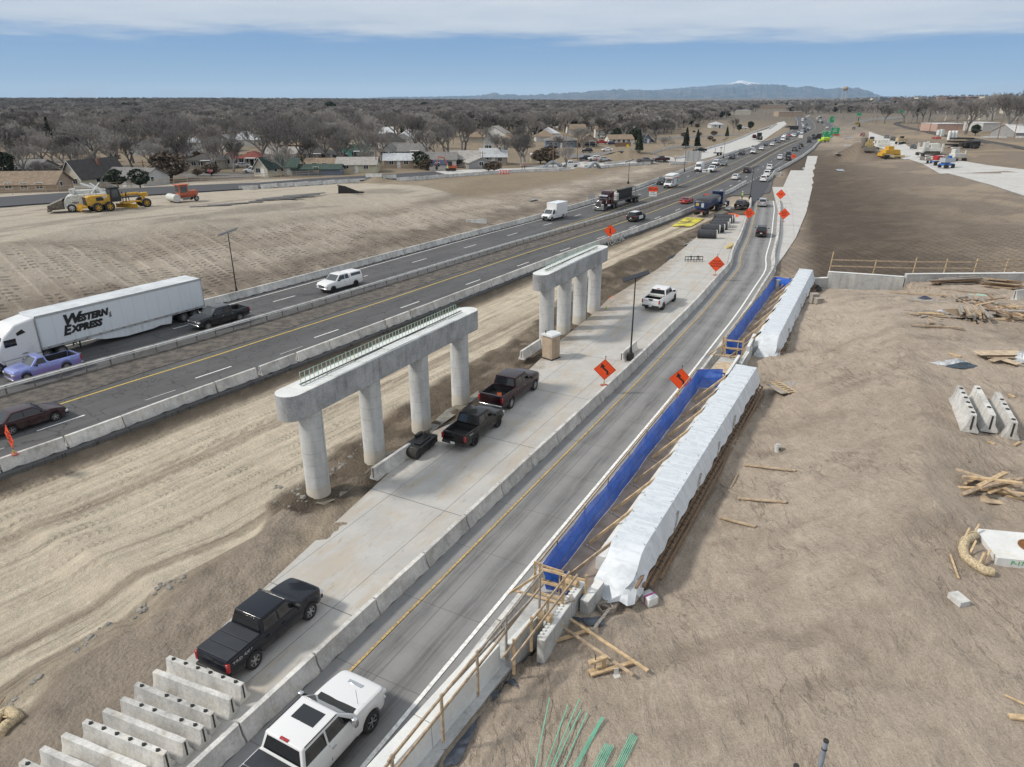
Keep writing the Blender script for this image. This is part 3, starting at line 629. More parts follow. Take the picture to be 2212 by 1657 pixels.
def mark(line,tab,w_,mat,s0,s1,z=.012,nm='lane_line',dash=None,zf=None):
 f=(lambda s:float(itp(s,tab))) if isinstance(tab,list) else tab
 if not dash: return ribbon(nm,line,s0,s1,lambda s:f(s)-w_/2,lambda s:f(s)+w_/2,z,mat,3)
 vs=[];fs=[];s=s0
 while s<s1:
  n=len(vs)
  for q in (s,s+dash[0]/2,s+dash[0]):
   a=line.pt(q,f(q)-w_/2,z);b=line.pt(q,f(q)+w_/2,z);vs+=[a,b]
  fs+=[(n,n+1,n+3,n+2),(n+2,n+3,n+5,n+4)];s+=dash[1]
 return sheet(nm,vs,fs,None,mat)
mark(HW,T_YL,.16,MYEL,60,HW.L,nm='yellow_edge_line')
mark(HW,T_WL,.14,MWHITE,0,HW.L,nm='white_edge_line')
sd0=HW.of(PZ('E',320,1478))[0]
mark(HW,T_DR,.14,MWHITE,sd0-12.19*2,S0+420,nm='lane_dashes',dash=(3.15,12.19))
sd1=HW.of(PZ('F',140,372))[0]
mark(HW,T_DL,.14,MWHITE,sd1-12.19*4,S0+460,nm='lane_dashes',dash=(3.2,12.19))
mark(HW,T_YR,.17,MYEL,0,HW.L,nm='yellow_edge_line')
mark(HW,[(140,8.6),(200,8.9),(500,9.0)],.14,MWHITE,S0+140,S0+420,nm='lane_dashes',dash=(1.6,4.8))
mark(HW,[(205,11.0),(237,11.9),(282,13.7),(336,14.1),(391,12),(430,8.6),(560,9)],.14,MWHITE,S0+205,HW.L,nm='white_edge_line')
mark(HW,lambda s:float(itp(s,T_DR))+1.05,.05,MWHITE,S0-6,S0+30,nm='old_dashes',dash=(2.6,12.19))
ribbon('exit_ramp',RM,0,RM.L,-.75,lambda s:5.75 if s<150 else 5.4,.006,MRAMP,2.5,skirt=.3)
mark(RM,lambda s:.98,.12,MYELR,0,RM.L-4,z=.035,nm='yellow_edge_line')
mark(RM,lambda s:float(RW(s)),.17,MWHITE,0,RM.L+0,z=.035,nm='white_edge_line')
drape('asphalt_patch',PL('a 1500,745 1720,480 1790,300 1900,190 1820,160 1500,380 1480,470 1490,640'),MASN,zfix=.014,step=5)
drape('slab',SLP,MSLAB,zfix=.012,step=3,skirt=.32,uvline=RM)
strip=STRIP
drape('concrete_strip',strip,MNEW,zfix=.09,step=6,skirt=.4,uvline=RM)
bl=[(p.x,p.y) for p in BL];br=[(p.x,p.y) for p in BR][::-1]
drape('new_ramp',bl+br,MNEW,dz=.16,step=8,skirt=.3,uvline=bb)
def topoly(st): return [ (q.x,q.y) for q in PLg(st)]
def PLg(st):
 out=[]
 for part in st.split(';'):
  k,*pts=part.split()
  for p in pts:
   x,y=p.split(',');out.append(P(k,float(x),float(y)))
 return out
fr_top=PLg('A -60,1035 300,1010 600,990 1000,960 1600,930 2209,905;B 500,868 1000,840 1500,808');fr_bot=PLg('B 1600,832 1100,868 700,900 300,930;A 2209,950 1300,1008 600,1068 0,1112 -60,1116')
drape('frontage_road',[(q.x,q.y) for q in fr_top+fr_bot],MASN,dz=.22,step=4,skirt=.3,uvline=HW)
fc=PLg('B 1500,806 1750,790 2209,778;C 300,745 550,725 760,735 1150,700 1450,680 1700,590 1900,520 2209,420;c 500,960 860,690 1010,660 1060,720 900,840 620,1030 380,1190 0,1270;C 1900,620 1500,720 1180,728 760,765 480,782 0,805;B 2050,812 1800,822 1600,830')
drape('frontage_concrete',[(q.x,q.y) for q in fc],MNEW,dz=.12,step=6,skirt=.2,uvline=HW)
for nm,st in (('street','C 420,660 700,640 1000,615 1300,590 1550,570 1600,580 1300,610 1000,638 720,668 440,690'),('street','C 1180,515 1500,500 1900,480 1900,492 1500,515 1200,530'),('street','A 1540,830 1900,822 2209,815;B 0,812;B 0,835;A 2209,850 1850,862 1600,860'),('street','C 0,760 250,745 560,700 700,680 780,690 760,730 550,738 300,765'),('street','D 700,392 900,345 1200,330 1210,338 930,362 760,400')):
 drape(nm,topoly(st),MASR,dz=.09,step=5,uvline=HW)
mrail=M_('rail_ballast',(.05,.045,.042),.9,var=.3,sc=2)
rl=[P(k,x,y) for k,x,y in (('d',480,262),('d',400,275),('d',385,300),('d',540,345),('d',850,415),('d',1100,455),('d',1450,515),('d',1800,570),('d',2209,645),('d',2500,700))]
RLN=Line(polyline(rl,2));ribbon('railway',RLN,0,RLN.L,-2.2,2.2,.25,mrail,8,skirt=.4,zf=lambda p:gz(p.x,p.y))
mw=NT('puddle_water');mw.set('Base Color',mw.mix(mw.rng(mw.noise(1.2,4),.4,.6),(.20,.185,.145),(.13,.12,.10)));mw.set('Roughness',.12);mw.set('IOR',1.33)
def puddle(st,dz=.03,zfix=None,grow=0):
 pts=PLg(st) if zfix is None else PL(st,zfix)
 c=sum(pts,Vector())/len(pts);z=max(gz(q.x,q.y) for q in pts)
 o=drape('puddle',[(q.x,q.y) for q in pts],mw.m,zfix=(zfix if zfix is not None else z+dz),step=1.5);return o
puddle('M 480,985 620,900 800,800 930,720 1060,560 1180,530 1000,640 930,700 800,860 680,940 560,1000',zfix=-.3)
puddle('M 1440,340 1600,190 1720,130 1880,20 1890,60 1700,215 1540,330 1480,400',zfix=-.3)
puddle('C 1420,1405 1530,1350 1500,1420 1440,1425 1425,1430',zfix=-.12)
for st in ('D 580,665 625,648 640,672 600,690','D 595,790 660,782 680,800 620,805','D 285,790 330,770 325,795','D 665,520 740,508 730,518','D 1260,590 1340,600 1330,608'): puddle(st)
puddle('C 0,0 1,1 1,0'.replace('C 0,0 1,1 1,0','g 640,1110 720,1080 830,1085 700,1130'));puddle('g 170,1030 230,985 290,1010 210,1035')
# ---------------------------------------------------------------- concrete barriers
MBAR=concrete('barrier_concrete',(.54,.535,.515),.38,True);MBAR2=concrete('barrier_concrete_grey',(.47,.465,.45),.42,True);MDARK=M_('slot_dark',(.03,.028,.026),.9)
NJ=[(-.305,0),(.305,0),(.305,.08),(.165,.34),(.105,.81),(-.105,.81),(-.165,.34),(-.305,.08)]
def barrier_mesh(L=3.73,mat=None,seed=0,chip=True):
 b=MB();r=random.Random(seed);xs=[-L/2,-L/2+.04]+[-L/2+L*i/9 for i in range(1,9)]+[L/2-.04,L/2];rings=[]
 for i,x in enumerate(xs):
  k=.93 if i in(0,len(xs)-1) else 1
  rg=[]
  for j,(y,z) in enumerate(NJ):
   jy=r.uniform(-.006,.006);jz=(r.uniform(0,.05) if (j in(2,7) and r.random()<.25) else 0)
   zz=z
   if z==0 and (L*.18<abs(x)<L*.34): zz=.07
   rg.append(Vector((x,y*k+jy,zz+jz)))
  rings.append(rg)
 b.loft(rings)
 for e in (-1,1): b.box((e*(L/2-.004),0,.45),(.02,.07,.62),mi=1)
 return b
BMESH=[barrier_mesh(seed=i).mesh('concrete_barrier',[MBAR if i%2 else MBAR2,MDARK],50) for i in range(5)]
def barrier_at(x,y,z,ang,label,group,i=None,tilt=0):
 o=bpy.data.objects.new('concrete_barrier',random.choice(BMESH) if i is None else BMESH[i%5]);COL.objects.link(o)
 o.location=(x,y,z);o.rotation_euler=(0,tilt,ang);tag(o,label,'barrier',group);return o
FARB=MB()
def run(line,s0,s1,off,label,group,z=.012,ground_=False,step=3.81,skip=(),cap=1e9):
 s=s0;n=0
 while s<s1:
  if s>cap:      # far continuation: one object for the whole remainder
   a=line.pt(s,off(s) if callable(off) else off);b=line.pt(s+step-.06,off(s+step) if callable(off) else off);z_=gz(a.x,a.y)+.03 if ground_ else z
   u=(b-a).normalized();n_=Vector((u.y,-u.x,0));FARB.loft([[q+n_*y_+Vector((0,0,z_+zz)) for y_,zz in NJ] for q in (a,b)]);s+=step;n+=1;continue
  d=off(s) if callable(off) else off
  a=line.pt(s,off(s) if callable(off) else off);b=line.pt(s+step,off(s+step) if callable(off) else off)
  c=(a+b)/2;zz=gz(c.x,c.y)+.03 if ground_ else z
  if n not in skip: barrier_at(c.x,c.y,zz,math.atan2(b.y-a.y,b.x-a.x)+random.uniform(-.006,.006),label,group)
  s+=(b-a).length*step/(b-a).length;n+=1
fR=HW.of(PZ('E',1080,1440))[0]
run(HW,fR-3.81*10,S0+176,lambda s:float(itp(s,T_FR))-.33,'grey concrete barrier in the row between the highway and the dirt haul road','barriers along the right edge of the highway')
run(HW,S0-30,S0+300,lambda s:float(itp(s,T_FL))-.32,'grey concrete barrier in the row below the long graded slope, left of the highway','barriers along the foot of the graded slope',cap=S0+190)
r0=RM.of(PZ('L',980,845))[0]
run(RM,r0-3.81*4,RM.L-3,-.31,'grey concrete barrier in the row between the ramp and the new concrete slab','barriers between ramp and slab')
run(RM,2,RM.L-2,lambda s:float(RW(s))+1.0,'grey concrete barrier in the row right of the white edge line of the ramp','barriers along the right side of the ramp')
run(HW,S0+184,S0+392,lambda s:float(itp(s,T_RB))-.3,'grey concrete barrier in the far row right of the highway past the ramp nose','barriers past the ramp nose',cap=S0+235)
def pxrun(st,label,group,gap=0,cap=1e9):
 ln=Line(polyline(PLg(st),1));run(ln,0,ln.L-2,0.,label,group,ground_=True,step=3.81+gap,cap=cap)
gF='barriers between frontage road and graded pad'
pxrun('B 20,948 375,926 780,898 1160,878 1570,856 2010,826;C 45,808 490,786',  'pale concrete barrier in the row between the frontage road and the graded slope',gF)
pxrun('C 575,780 760,768 1000,752 1160,738','pale concrete barrier in the short row beside the curved grey pipe',gF)
pxrun('C 740,745 900,730 1080,722','pale concrete barrier in the rear row behind the red barrier drums','rear frontage barriers')
pxrun('C 1340,700 1500,655 1700,590 1950,505 2209,400;c 600,880 850,720','pale concrete barrier in the row left of the distant new concrete road','barriers left of the far concrete road',cap=6)
tag(FARB.build('barrier_row',MBAR),'far rows of pale concrete barrier fading along the highway','barrier row',None,'stuff')
pxrun('C 1300,745 1460,740','pale concrete barrier beside the back of a road sign','barriers by the sign')
def stored(k,x,y,ang,lab,i,group='stored barriers beside the slab',z=None,pads=6,skip=()):
 p=P(k,x,y);z=gz(p.x,p.y) if z is None else z
 root=empty('concrete_barrier',(p.x,p.y,z),ang,lab,'barrier',group)
 o=bpy.data.objects.new('barrier_body',BMESH[i%5]);COL.objects.link(o);o.parent=root
 for j in range(pads):
  if j in skip: continue
  q=MB();q.lathe([(.02,.03),(.058,.03),(.07,.02),(.07,0)],(0,0,0),n=12);q.bar((-.09,0,.045),(.09,0,.05),.02,.02)
  t_=q.build('rubber_pad',M_('rubber',(.018,.02,.02),.7),root);t_.location=(-1.55+j*.62,0,.81)
 return root
ks=[(2110,1010,'nearest the black pickup, with six black rubber pads on top',6,()),(1990,1170,'second from the black pickup, bare top with a painted number',0,()),(1850,1300,'third from the black pickup, muddy top and four pads',6,(4,)),(1740,1430,'fourth from the black pickup, with four pads',6,(2,5)),(1600,1570,'fifth from the black pickup, bare top and pink marks',0,()),(1440,1670,'sixth from the black pickup, six pads',6,()),(1290,1790,'seventh from the black pickup, bare top',0,()),(1110,1920,'eighth from the black pickup, cut by the picture edge',0,()),(900,2060,'last of the stored barriers at the picture corner',6,())]
a_=PZ('K',1475,735,.81);b_=PZ('K',2090,950,.81);dv=(a_-b_);ang0=math.atan2(dv.y,dv.x);u_=dv.normalized()
for i,(x,y,lab,pads,sk) in enumerate(ks):
 tops=[(2085,950),(1985,1075),(1830,1200),(1735,1330),(1585,1440),(1420,1545)]
 q=PZ('K',*(tops[i] if i<6 else (tops[5][0]-(i-5)*175,tops[5][1]+(i-5)*128)),.81)
 c=q+u_*1.92
 r=empty('concrete_barrier',(c.x,c.y,0.013),ang0+random.uniform(-.02,.02),'pale spare concrete barrier '+lab,'barrier','spare barriers lined up beside the slab')
 o=bpy.data.objects.new('barrier_body',BMESH[(i*2+1)%5]);COL.objects.link(o);o.parent=r
 for j in range(pads):
  if j in sk: continue
  qd=MB();qd.lathe([(.02,.035),(.065,.035),(.075,.02),(.075,0)],n=12);qd.bar((-.08,0,.045),(.08,0,.05),.02,.02)
  t_=qd.build('rubber_pad',M_('rubber',(.018,.02,.02),.7),r);t_.location=(-1.55+j*.62,0,.81)
for i,((x,y),(x2,y2)) in enumerate((((1780,1360),(1655,1100)),((1945,1355),(1800,1095)),((2135,1400),(1975,1125)))):
 zt=gz(*PZ('I',x,y,8.).xy)+.81;q=PZ('I',x,y,zt);q2=PZ('I',x2,y2,zt);u2=(q2-q).normalized();c=q+u2*1.9;z0=gz(c.x,c.y)
 r=empty('concrete_barrier',(c.x,c.y,z0-.03),math.atan2(u2.y,u2.x),'thick spare concrete barrier on the sand plateau, '+('left of the three','middle of the three','right of the three')[i],'barrier','three spare barriers on the sand')
 o=bpy.data.objects.new('barrier_body',BMESH[i]);COL.objects.link(o);o.parent=r;o.scale=(1.,1.15,1.05)
 for j in ((0,1,2,3,4,5),(1,5),(0,2,3,4))[i]:
  qd=MB();qd.lathe([(.02,.035),(.075,.035),(.09,.02),(.09,0)],n=12);t_=qd.build('rubber_pad',M_('rubber',(.018,.02,.02),.7),r);t_.location=(-1.55+j*.6,0,.85)
p=P('I',2200,350);barrier_at(p.x+.9,p.y+.2,gz(p.x,p.y),math.atan2(.25,1),'pale concrete barrier at the right picture edge beside the brown lumber','single barriers')
p=PZ('M',1130,800);p2=PZ('M',1250,560);q=PZ('M',1030,835);c=PZ('M',1160,690);dr_=RM.tan(20)
barrier_at(c.x-.15,c.y+.25,.013,math.atan2(dr_[1],dr_[0]),'single stained concrete barrier standing on the slab below the second pier column','single barriers',2)
p=PZ('G',185,840);barrier_at(p.x-.7,p.y+.9,.013,math.atan2(dr_[1],dr_[0]),'short pale barrier leaning against the portable toilet','single barriers',1)
p=PZ('G',960,850);barrier_at(p.x,p.y+.7,.013,math.atan2(dr_[1],dr_[0]),'concrete barrier behind the row at the foot of the tall black light pole','single barriers',3)
p=P('B',1860,1240);barrier_at(p.x,p.y,gz(p.x,p.y)-.2,.25,'half buried concrete barrier end on the graded slope','single barriers',1)
p=P('A',2125,958);barrier_at(p.x,p.y,gz(p.x,p.y),.3,'pale concrete barrier alone right of the orange tractor','single barriers',0)
for x,y,an in ((95,835,.6),(125,835,1.2)):
 p=P('D',x,y);barrier_at(p.x,p.y,gz(p.x,p.y),an,'pale concrete block beside the ramp nose','ramp nose blocks',2)
p=P('b',655,795);barrier_at(p.x,p.y,gz(p.x,p.y),.05,'pale concrete barrier lying on the brown field behind the spoil heap','single barriers',3)
for x in (1650,1780,1900,2150):
 p=P('d',x,490);barrier_at(p.x,p.y,gz(p.x,p.y),0,'pale concrete barrier in the far row by the railway','railway side barriers',3)
# ---------------------------------------------------------------- median guardrail
MGALV=M_('galvanised',(.62,.62,.60),.5,.3,var=.15,sc=1.5);MGALVD=M_('galvanised_dull',(.17,.165,.155),.7,.2,var=.2)
prof=[(.0,.5),(.04,.545),(.075,.56),(.075,.6),(.03,.64),(.03,.66),(.075,.70),(.075,.74),(.04,.755),(0,.8)]
seg=0
for s0 in np.arange(2,440,16.):
 base=HW.pt(s0,0)
 root=empty('guardrail',(base.x,base.y,0),0,'double sided steel guardrail length on the highway median','guardrail','guardrail lengths on the median')
 for sgn in (1,-1):
  b=MB();rings=[]
  for k in range(5):
   s=s0+k*4.;p=HW.pt(s,0);u=HW.tan(s);nn=Vector((u[1],-u[0],0))*sgn
   o=Vector((p.x,p.y,0))+nn*.12-base
   rings.append([o+nn*x+Vector((0,0,z)) for x,z in prof]+[o+nn*(x-.006)+Vector((0,0,z)) for x,z in prof[::-1]])
  b.loft(rings);b.build('rail',MGALV,root,30)
 for k in range(8):
  s=s0+k*2.0
  if s0>S0+330 and k%2: continue
  p=HW.pt(s,0)-base;u=HW.tan(s);M=Rz(math.atan2(u[1],u[0])).to_3x3()
  b=MB();b.box((p.x,p.y,.38),(.12,.08,.82),M);b.box((p.x,p.y,.68),(.14,.34,.12),M);b.build('post',MGALVD,root)
# ---------------------------------------------------------------- bridge piers
MCON=concrete('pier_concrete',(.29,.295,.30),.42,True);MCONLIT=concrete('pier_concrete_lit',(.60,.62,.61),.2)  # dark sides and paler upper copy: light from above put into the colours
mc=NT('column_concrete');g=mc.co.outputs['Object'];q=mc.n.new('ShaderNodeSeparateXYZ');mc.l(g,q.inputs[0]);ob=mc.n.new('ShaderNodeObjectInfo')
g2=mc.n.new('ShaderNodeNewGeometry').outputs['Position']
a=mc.noise(1,6,.65,mc.map(g2,(1.6,1.6,.5)));b=mc.noise(1,6,.7,mc.map(g2,(2,2,7)));z=mc.math('ADD',q.outputs[2],mc.math('MULTIPLY',mc.noise(1.2,3,.5,g2),.04))
fr=mc.math('FRACT',mc.math('MULTIPLY',z,1/.76));ln=mc.rng(mc.math('ABSOLUTE',mc.math('SUBTRACT',fr,.5)),.009,.028,1,0)
f=mc.math('ADD',.78,mc.math('MULTIPLY',mc.rng(a,.3,.7),.28));f=mc.math('ADD',f,mc.math('MULTIPLY',mc.math('SUBTRACT',b,.5),.35));f=mc.math('SUBTRACT',f,mc.math('MULTIPLY',ln,mc.math('MULTIPLY',mc.rng(mc.noise(.9,3,.6,g2),.3,.6),.30)))
seam=mc.rng(mc.math('ABSOLUTE',mc.math('SUBTRACT',q.outputs[0],.32)),.006,.02,1,0);f=mc.math('SUBTRACT',f,mc.math('MULTIPLY',seam,.25))
colr=mc.scale((.45,.455,.45),f);colr=mc.mix(mc.rng(q.outputs[2],.1,.7,.55,0),colr,(.42,.36,.27));mc.set('Base Color',colr);mc.set('Roughness',.85)
MREB=M_('epoxy_rebar',(.32,.46,.39),.5,var=.1)
def pier(c0,c1,lab):
 c0,c1=Vector(c0),Vector(c1);u=(c1-c0).normalized();n=Vector((u.y,-u.x,0));ctr=(c0+c1)/2;L=(c1-c0).length
 root=empty('bridge_pier',(ctr.x,ctr.y,0),math.atan2(u.y,u.x),lab,'bridge pier','concrete bridge piers')
 for i in range(4):
  b=MB();b.lathe([(.70,-1.2),(.70,0),(.685,.02),(.685,5.22)],n=48);o=b.build('column',mc.m,root);o.location=(-L/2+L*i/3,0,0);o.rotation_euler=(0,0,i*.7-.2)
 hl=L/2+1.25;r=.78;pts=[]
 for k in range(13): a=-pi/2+pi*k/12;pts.append((hl+r*math.cos(a),r*math.sin(a)))
 for k in range(13): a=pi/2+pi*k/12;pts.append((-hl+r*math.cos(a),r*math.sin(a)))
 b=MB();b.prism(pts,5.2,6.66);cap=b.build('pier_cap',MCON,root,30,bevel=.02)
 b=MB();b.prism([(x*.9985,y*.992) for x,y in pts],6.66,6.672);b.build('cap_lit_skin',MCONLIT,cap,30)  # thin skin that paints the cap's upper face as lit
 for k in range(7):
  x=-hl+1.6+k*(2*hl-3.2)/6;b=MB();zz=6.675+.03*min(k,6-k);b.box((x,0,6.68+zz/2-3.34),((2*hl-3.2)/6-.03,1.46,.014+2*(zz/2-3.3375)),None);b.build('bearing_seat',MCONLIT,cap)
 b=MB();b.box((0,.02,6.80),(2*hl-1.6,.14,.012));b.build('key_slot',MDARK,cap)
 ns=int((2*hl-1.8)/.34);b=MB()
 for k in range(ns):
  x=-hl+.9+k*.34
  for yy in (.0,):
   b.bar((x+random.uniform(-.01,.01),yy,6.7),(x+random.uniform(-.02,.02),yy+random.uniform(-.02,.02),7.48+random.uniform(-.04,.04)),.027)
 b.bar((-hl+.9,.03,7.1),(hl-.9,.03,7.1),.025);b.bar((-hl+.9,.03,7.45),(hl-1.5,.03,7.42),.02)
 b.build('rebar_row',MREB,root)
 return root
pier((-11.37,36.05,0),(-3.94,49.70,0),'near concrete bridge pier, four round columns under a long cap with green dowels')
d1=PZ('V',1180,732)+Vector((.3,.6,0));d4=PZ('V',1284,674)+Vector((.3,.6,0));print('pier2',d1,d4)
d1=Vector((3.25,63.7,0));pier(d1,d1+Vector((5.6,10.2,0)),'far concrete bridge pier standing behind the portable toilet')
# ---------------------------------------------------------------- retaining wall, abutments, forms, guard rails
MWALL=concrete('wall_concrete',(.43,.435,.43),.3,True);MCOP=concrete('coping_white',(.62,.63,.62),.15)
MWD=[M_('lumber_new',(.47,.345,.205),.8,var=.3,sc=5),M_('lumber_mid',(.36,.275,.19),.85,var=.35,sc=6),M_('lumber_grey',(.29,.26,.225),.9,var=.35,sc=7),M_('lumber_brown',(.215,.14,.085),.85,var=.35,sc=6)]
MPLY=M_('plywood',(.45,.355,.25),.8,var=.3,sc=3)
def v3(q,z): return Vector((q[0],q[1],z))
def wallstrip(name,pts,th,z0,z1,mat,side=1,label=None,cat=None,parent=None):
 pts=[Vector((p[0],p[1],0)) for p in pts];n=len(pts);off=[]
 for i,p in enumerate(pts):
  u=((pts[min(i+1,n-1)]-p)if i<n-1 else Vector()) ;w_=((p-pts[i-1]) if i else Vector())
  d=(u.normalized()+w_.normalized()).normalized();off.append(p+Vector((d.y,-d.x,0))*th*side)
 b=MB();rings=[[v3(pts[i],z0),v3(pts[i],z1),v3(off[i],z1),v3(off[i],z0)] for i in range(n)];b.loft(rings)
 o=b.build(name,mat,parent)
 if label: tag(o,label,cat)
 return o
wallstrip('retaining_wall',FACE,1.0,-.6,WZ,MWALL,1,'grey concrete retaining wall that carries the abutments beside the ramp','retaining wall')
mf=NT('deck_floor');g=mf.n.new('ShaderNodeNewGeometry').outputs['Position'];q=mf.voro(3.3,'F1',g,.25)
col=mf.mix(mf.rng(mf.noise(.9,5,.6,g),.35,.65),(.23,.185,.155),(.33,.275,.235));col=mf.mix(mf.rng(q,.05,.085,.75,0),col,(.09,.05,.045));mf.set('Base Color',col);mf.set('Roughness',.9)
def quad(name,a,b,c,d,mat,**k): return sheet(name,[a,b,c,d],[(0,1,2,3)],None,mat,**k)
def floorstrip(a,b,w_,z):
 a=v3(a,z);b=v3(b,z);m=MB();m.loft([[a,a+NR*w_,a+NR*w_+Vector((0,0,-.2)),a+Vector((0,0,-.2))],[b,b+NR*w_,b+NR*w_+Vector((0,0,-.2)),b+Vector((0,0,-.2))]])
 return tag(m.build('abutment_floor',mf.m),kind='structure')
floorstrip(A0+UA*.3,A1,2.6,WZ+.012);floorstrip(B0,B1,2.4,WZ+.012)
cop0,cop1=C0,PZ('O',590,590,6.2)
u_=(cop1-cop0).normalized();L_=(cop1-cop0).length
blk=[cop0-u_*9.3+u_*3.05*i for i in range(9)]
labs=['pale parapet block']*9
i=0;start=PZ('V',895,1657,6.2)
uc=(PZ('V',1080,1390,6.2)-PZ('V',930,1560,6.2));uc.z=0;uc.normalize();nc=Vector((uc.y,-uc.x,0))
e_end=PZ('V',1080,1393,6.2)
pos=[('end parapet block, nearest the wooden guard frame',0),('middle parapet block',1),('parapet block cut by the picture edge',2),('parapet block beyond the picture edge',3)]
for nm_,k in pos:
 a=e_end-uc*(3.35*k);b=a-uc*3.32
 q=MB();rings=[]
 for p_ in (a,b):
  rings.append([v3(p_-nc*.58,5.2),v3(p_-nc*.55,6.2),v3(p_,6.2),v3(p_+nc*.03,5.15)])
 q.loft(rings);o=q.build('parapet_block',MCOP,bevel=.015);tag(o,'smooth white concrete '+nm_+' on the retaining wall','parapet block','parapet blocks')
def panel(a,b,z0,z1,th,label,teeth=True,mat=None,cat='wall panel',name='wall_panel'):
 a=v3(a,0);b=v3(b,0);u=(b-a).normalized();n=Vector((u.y,-u.x,0));L=(b-a).length
 root=empty(name,(a.x,a.y,z0),math.atan2(u.y,u.x),label,cat)
 m=MB();m.box((L/2,-th/2,(z1-z0)/2),(L,th,z1-z0));m.build('panel',mat or MWALL,root,bevel=.012)
 m=MB();m.box((L/2,-th*.5,z1-z0+.008),(L-.02,th*.95,.02));
 if teeth:
  for k in range(int(L/.16)): m.box((.08+k*.16,-th*.18,z1-z0+.045),(.08,th*.34,.055))
 m.build('top_key',MCOP,root)
 return root
w1=PZ('O',590,590,6.35);w2=PZ('O',815,560,6.35)
panel(PZ('O',560,600,6.2),PZ('O',825,330,6.2)+Vector((.1,.15,0)),5.0,6.2,.18,'low grey concrete wing wall panel below the tilted guard rails',False)
panel(PZ('O',830,560,6.15),PZ('O',1190,60,6.15),5.0,6.15,.26,'grey concrete wing wall panel with a toothed top beside the blue netting')
panel(PZ('O',1200,215,6.0),PZ('O',1340,40,6.0),5.1,5.95,.3,'short concrete seat block between wing wall and white wrapped form',False)
panel(PZ('e',750,1640,6.4),PZ('e',935,1360,6.4),5.2,6.35,.16,'smooth grey wall panel at the far end of the near white form',False)
panel(PZ('e',940,1470,6.2),PZ('e',1100,1230,6.2),5.3,6.1,.22,'grooved concrete wall panel between the two white forms',True)
panel(PZ('e',1060,1240,6.5),PZ('e',1150,1060,6.5),5.3,6.45,.2,'grey steel edged wall panel by the far white form',False)
def wing(i,j,z1,label):
 a,b=WING[i],WING[j];u=(b-a).normalized();n=Vector((u.y,-u.x,0))
 m=MB();zb=-.5;m.loft([[v3(p_,zb),v3(p_,z1),v3(p_-n*-.35,z1),v3(p_-n*-.35,zb)] for p_ in (a,b)]);o=m.build('wing_wall',MWALL,bevel=.01);tag(o,label,'wall','far wing wall sections')
 m=MB();m.loft([[v3(p_-n*.02,z1+.002),v3(p_-n*.02,z1+.03),v3(p_+n*.37,z1+.03),v3(p_+n*.37,z1+.002)] for p_ in (a+u*.05,b-u*.05)]);q=m.build('wall_top',MCOP,o)
 return o
wing(0,1,6.2,'short return of the far wing wall beside the far white form');wing(1,2,6.75,'stepped left section of the far wing wall, low and stained')
wing(2,3,7.0,'long right section of the far wing wall with a bright top');wing(3,4,7.0,'outer section of the far wing wall beyond the picture')
# ---- blue debris netting
mb_=NT('blue_netting');u1=mb_.co.outputs['Object'];mb_.set('Base Color',mb_.mix(mb_.rng(mb_.noise(1.6,5,.6),.3,.7),(.012,.085,.42),(.022,.13,.56)));mb_.set('Roughness',.6)
tr=mb_.n.new('ShaderNodeBsdfTransparent');ms=mb_.n.new('ShaderNodeMixShader');mb_.l(mb_.rng(mb_.noise(.7,3,.5),.3,.7,.88,.98),ms.inputs[0]);mb_.t.links.new(tr.outputs[0],ms.inputs[1]);mb_.t.links.new(mb_.b.outputs[0],ms.inputs[2]);mb_.t.links.new(ms.outputs[0],mb_.n['Material Output'].inputs[0])
mb_.set('Normal',mb_.bump(mb_.noise(1,4,.6,mb_.map(u1,(3,3,1))),.6,.08))
def netting(pts,z0,z1,label,seed=0,lean=.14):
 r=random.Random(seed);pts=[Vector((p[0],p[1],0)) for p in pts];P_=[]
 for i in range(len(pts)-1):
  n=max(2,int((pts[i+1]-pts[i]).length/.3));P_+=[(pts[i]+(pts[i+1]-pts[i])*k/n,k/n) for k in range(n)]
 P_.append((pts[-1],1));vs=[];fs=[];m=7
 for k,(p_,f) in enumerate(P_):
  d=(P_[min(k+1,len(P_)-1)][0]-P_[max(k-1,0)][0]).normalized();n=Vector((d.y,-d.x,0))
  sag=.03*abs(math.sin(k*.33+seed))
  for j in range(m):
   h=j/(m-1);o=(.018*math.sin(k*.55+j*1.1+seed)+.02*math.sin(k*.21+seed*2)+ (.07 if j in(3,) else 0)+r.uniform(-.008,.008))
   vs.append(p_+n*(o+lean*(1-h)*1.2)+Vector((0,0,z0+(z1-z0)*h-sag*h*.6)))
 for k in range(len(P_)-1):
  for j in range(m-1): a=k*m+j;fs.append((a,a+m,a+m+1,a+1))
 root=empty('debris_netting',(0,0,0),0,label,'netting')
 b=MB();b.add(vs,fs);b.build('net_sheet',mb_.m,root,80)
 b=MB()
 for i in range(len(pts)-1):
  for zz in (z0+.48,z1-.06):
   b.bar(v3(pts[i],zz)-NR*.16,v3(pts[i+1],zz)-NR*.16,.035,.085)
 b.build('rail',MWD[0],root)
 L=sum((pts[i+1]-pts[i]).length for i in range(len(pts)-1))
 ln=Line(np.array([[p.x,p.y] for p in pts]))
 for k in range(int(L/2.6)+1):
  p_=ln.at(min(k*2.6+.1,ln.L-.01))[0];b=MB();b.box((p_[0]-NR.x*.2,p_[1]-NR.y*.2,(z0+z1)/2-.05),(.09,.04,z1-z0+.05),Rz(math.atan2(UA.y,UA.x)).to_3x3());b.build('post',MWD[0],root)
 return root
a0=PZ('V',1170,1218,6.5);netting([a0+NR*1.0,a0,A1,PZ('V',1562,797,6.5)],WZ+.03,6.5,'blue debris netting around the edge of the near abutment',1)
netting([PZ('e',1010,1180,6.5),B0,B1,PZ('e',1692,272,6.5)],WZ+.03,6.5,'blue debris netting around the edge of the far abutment',2)
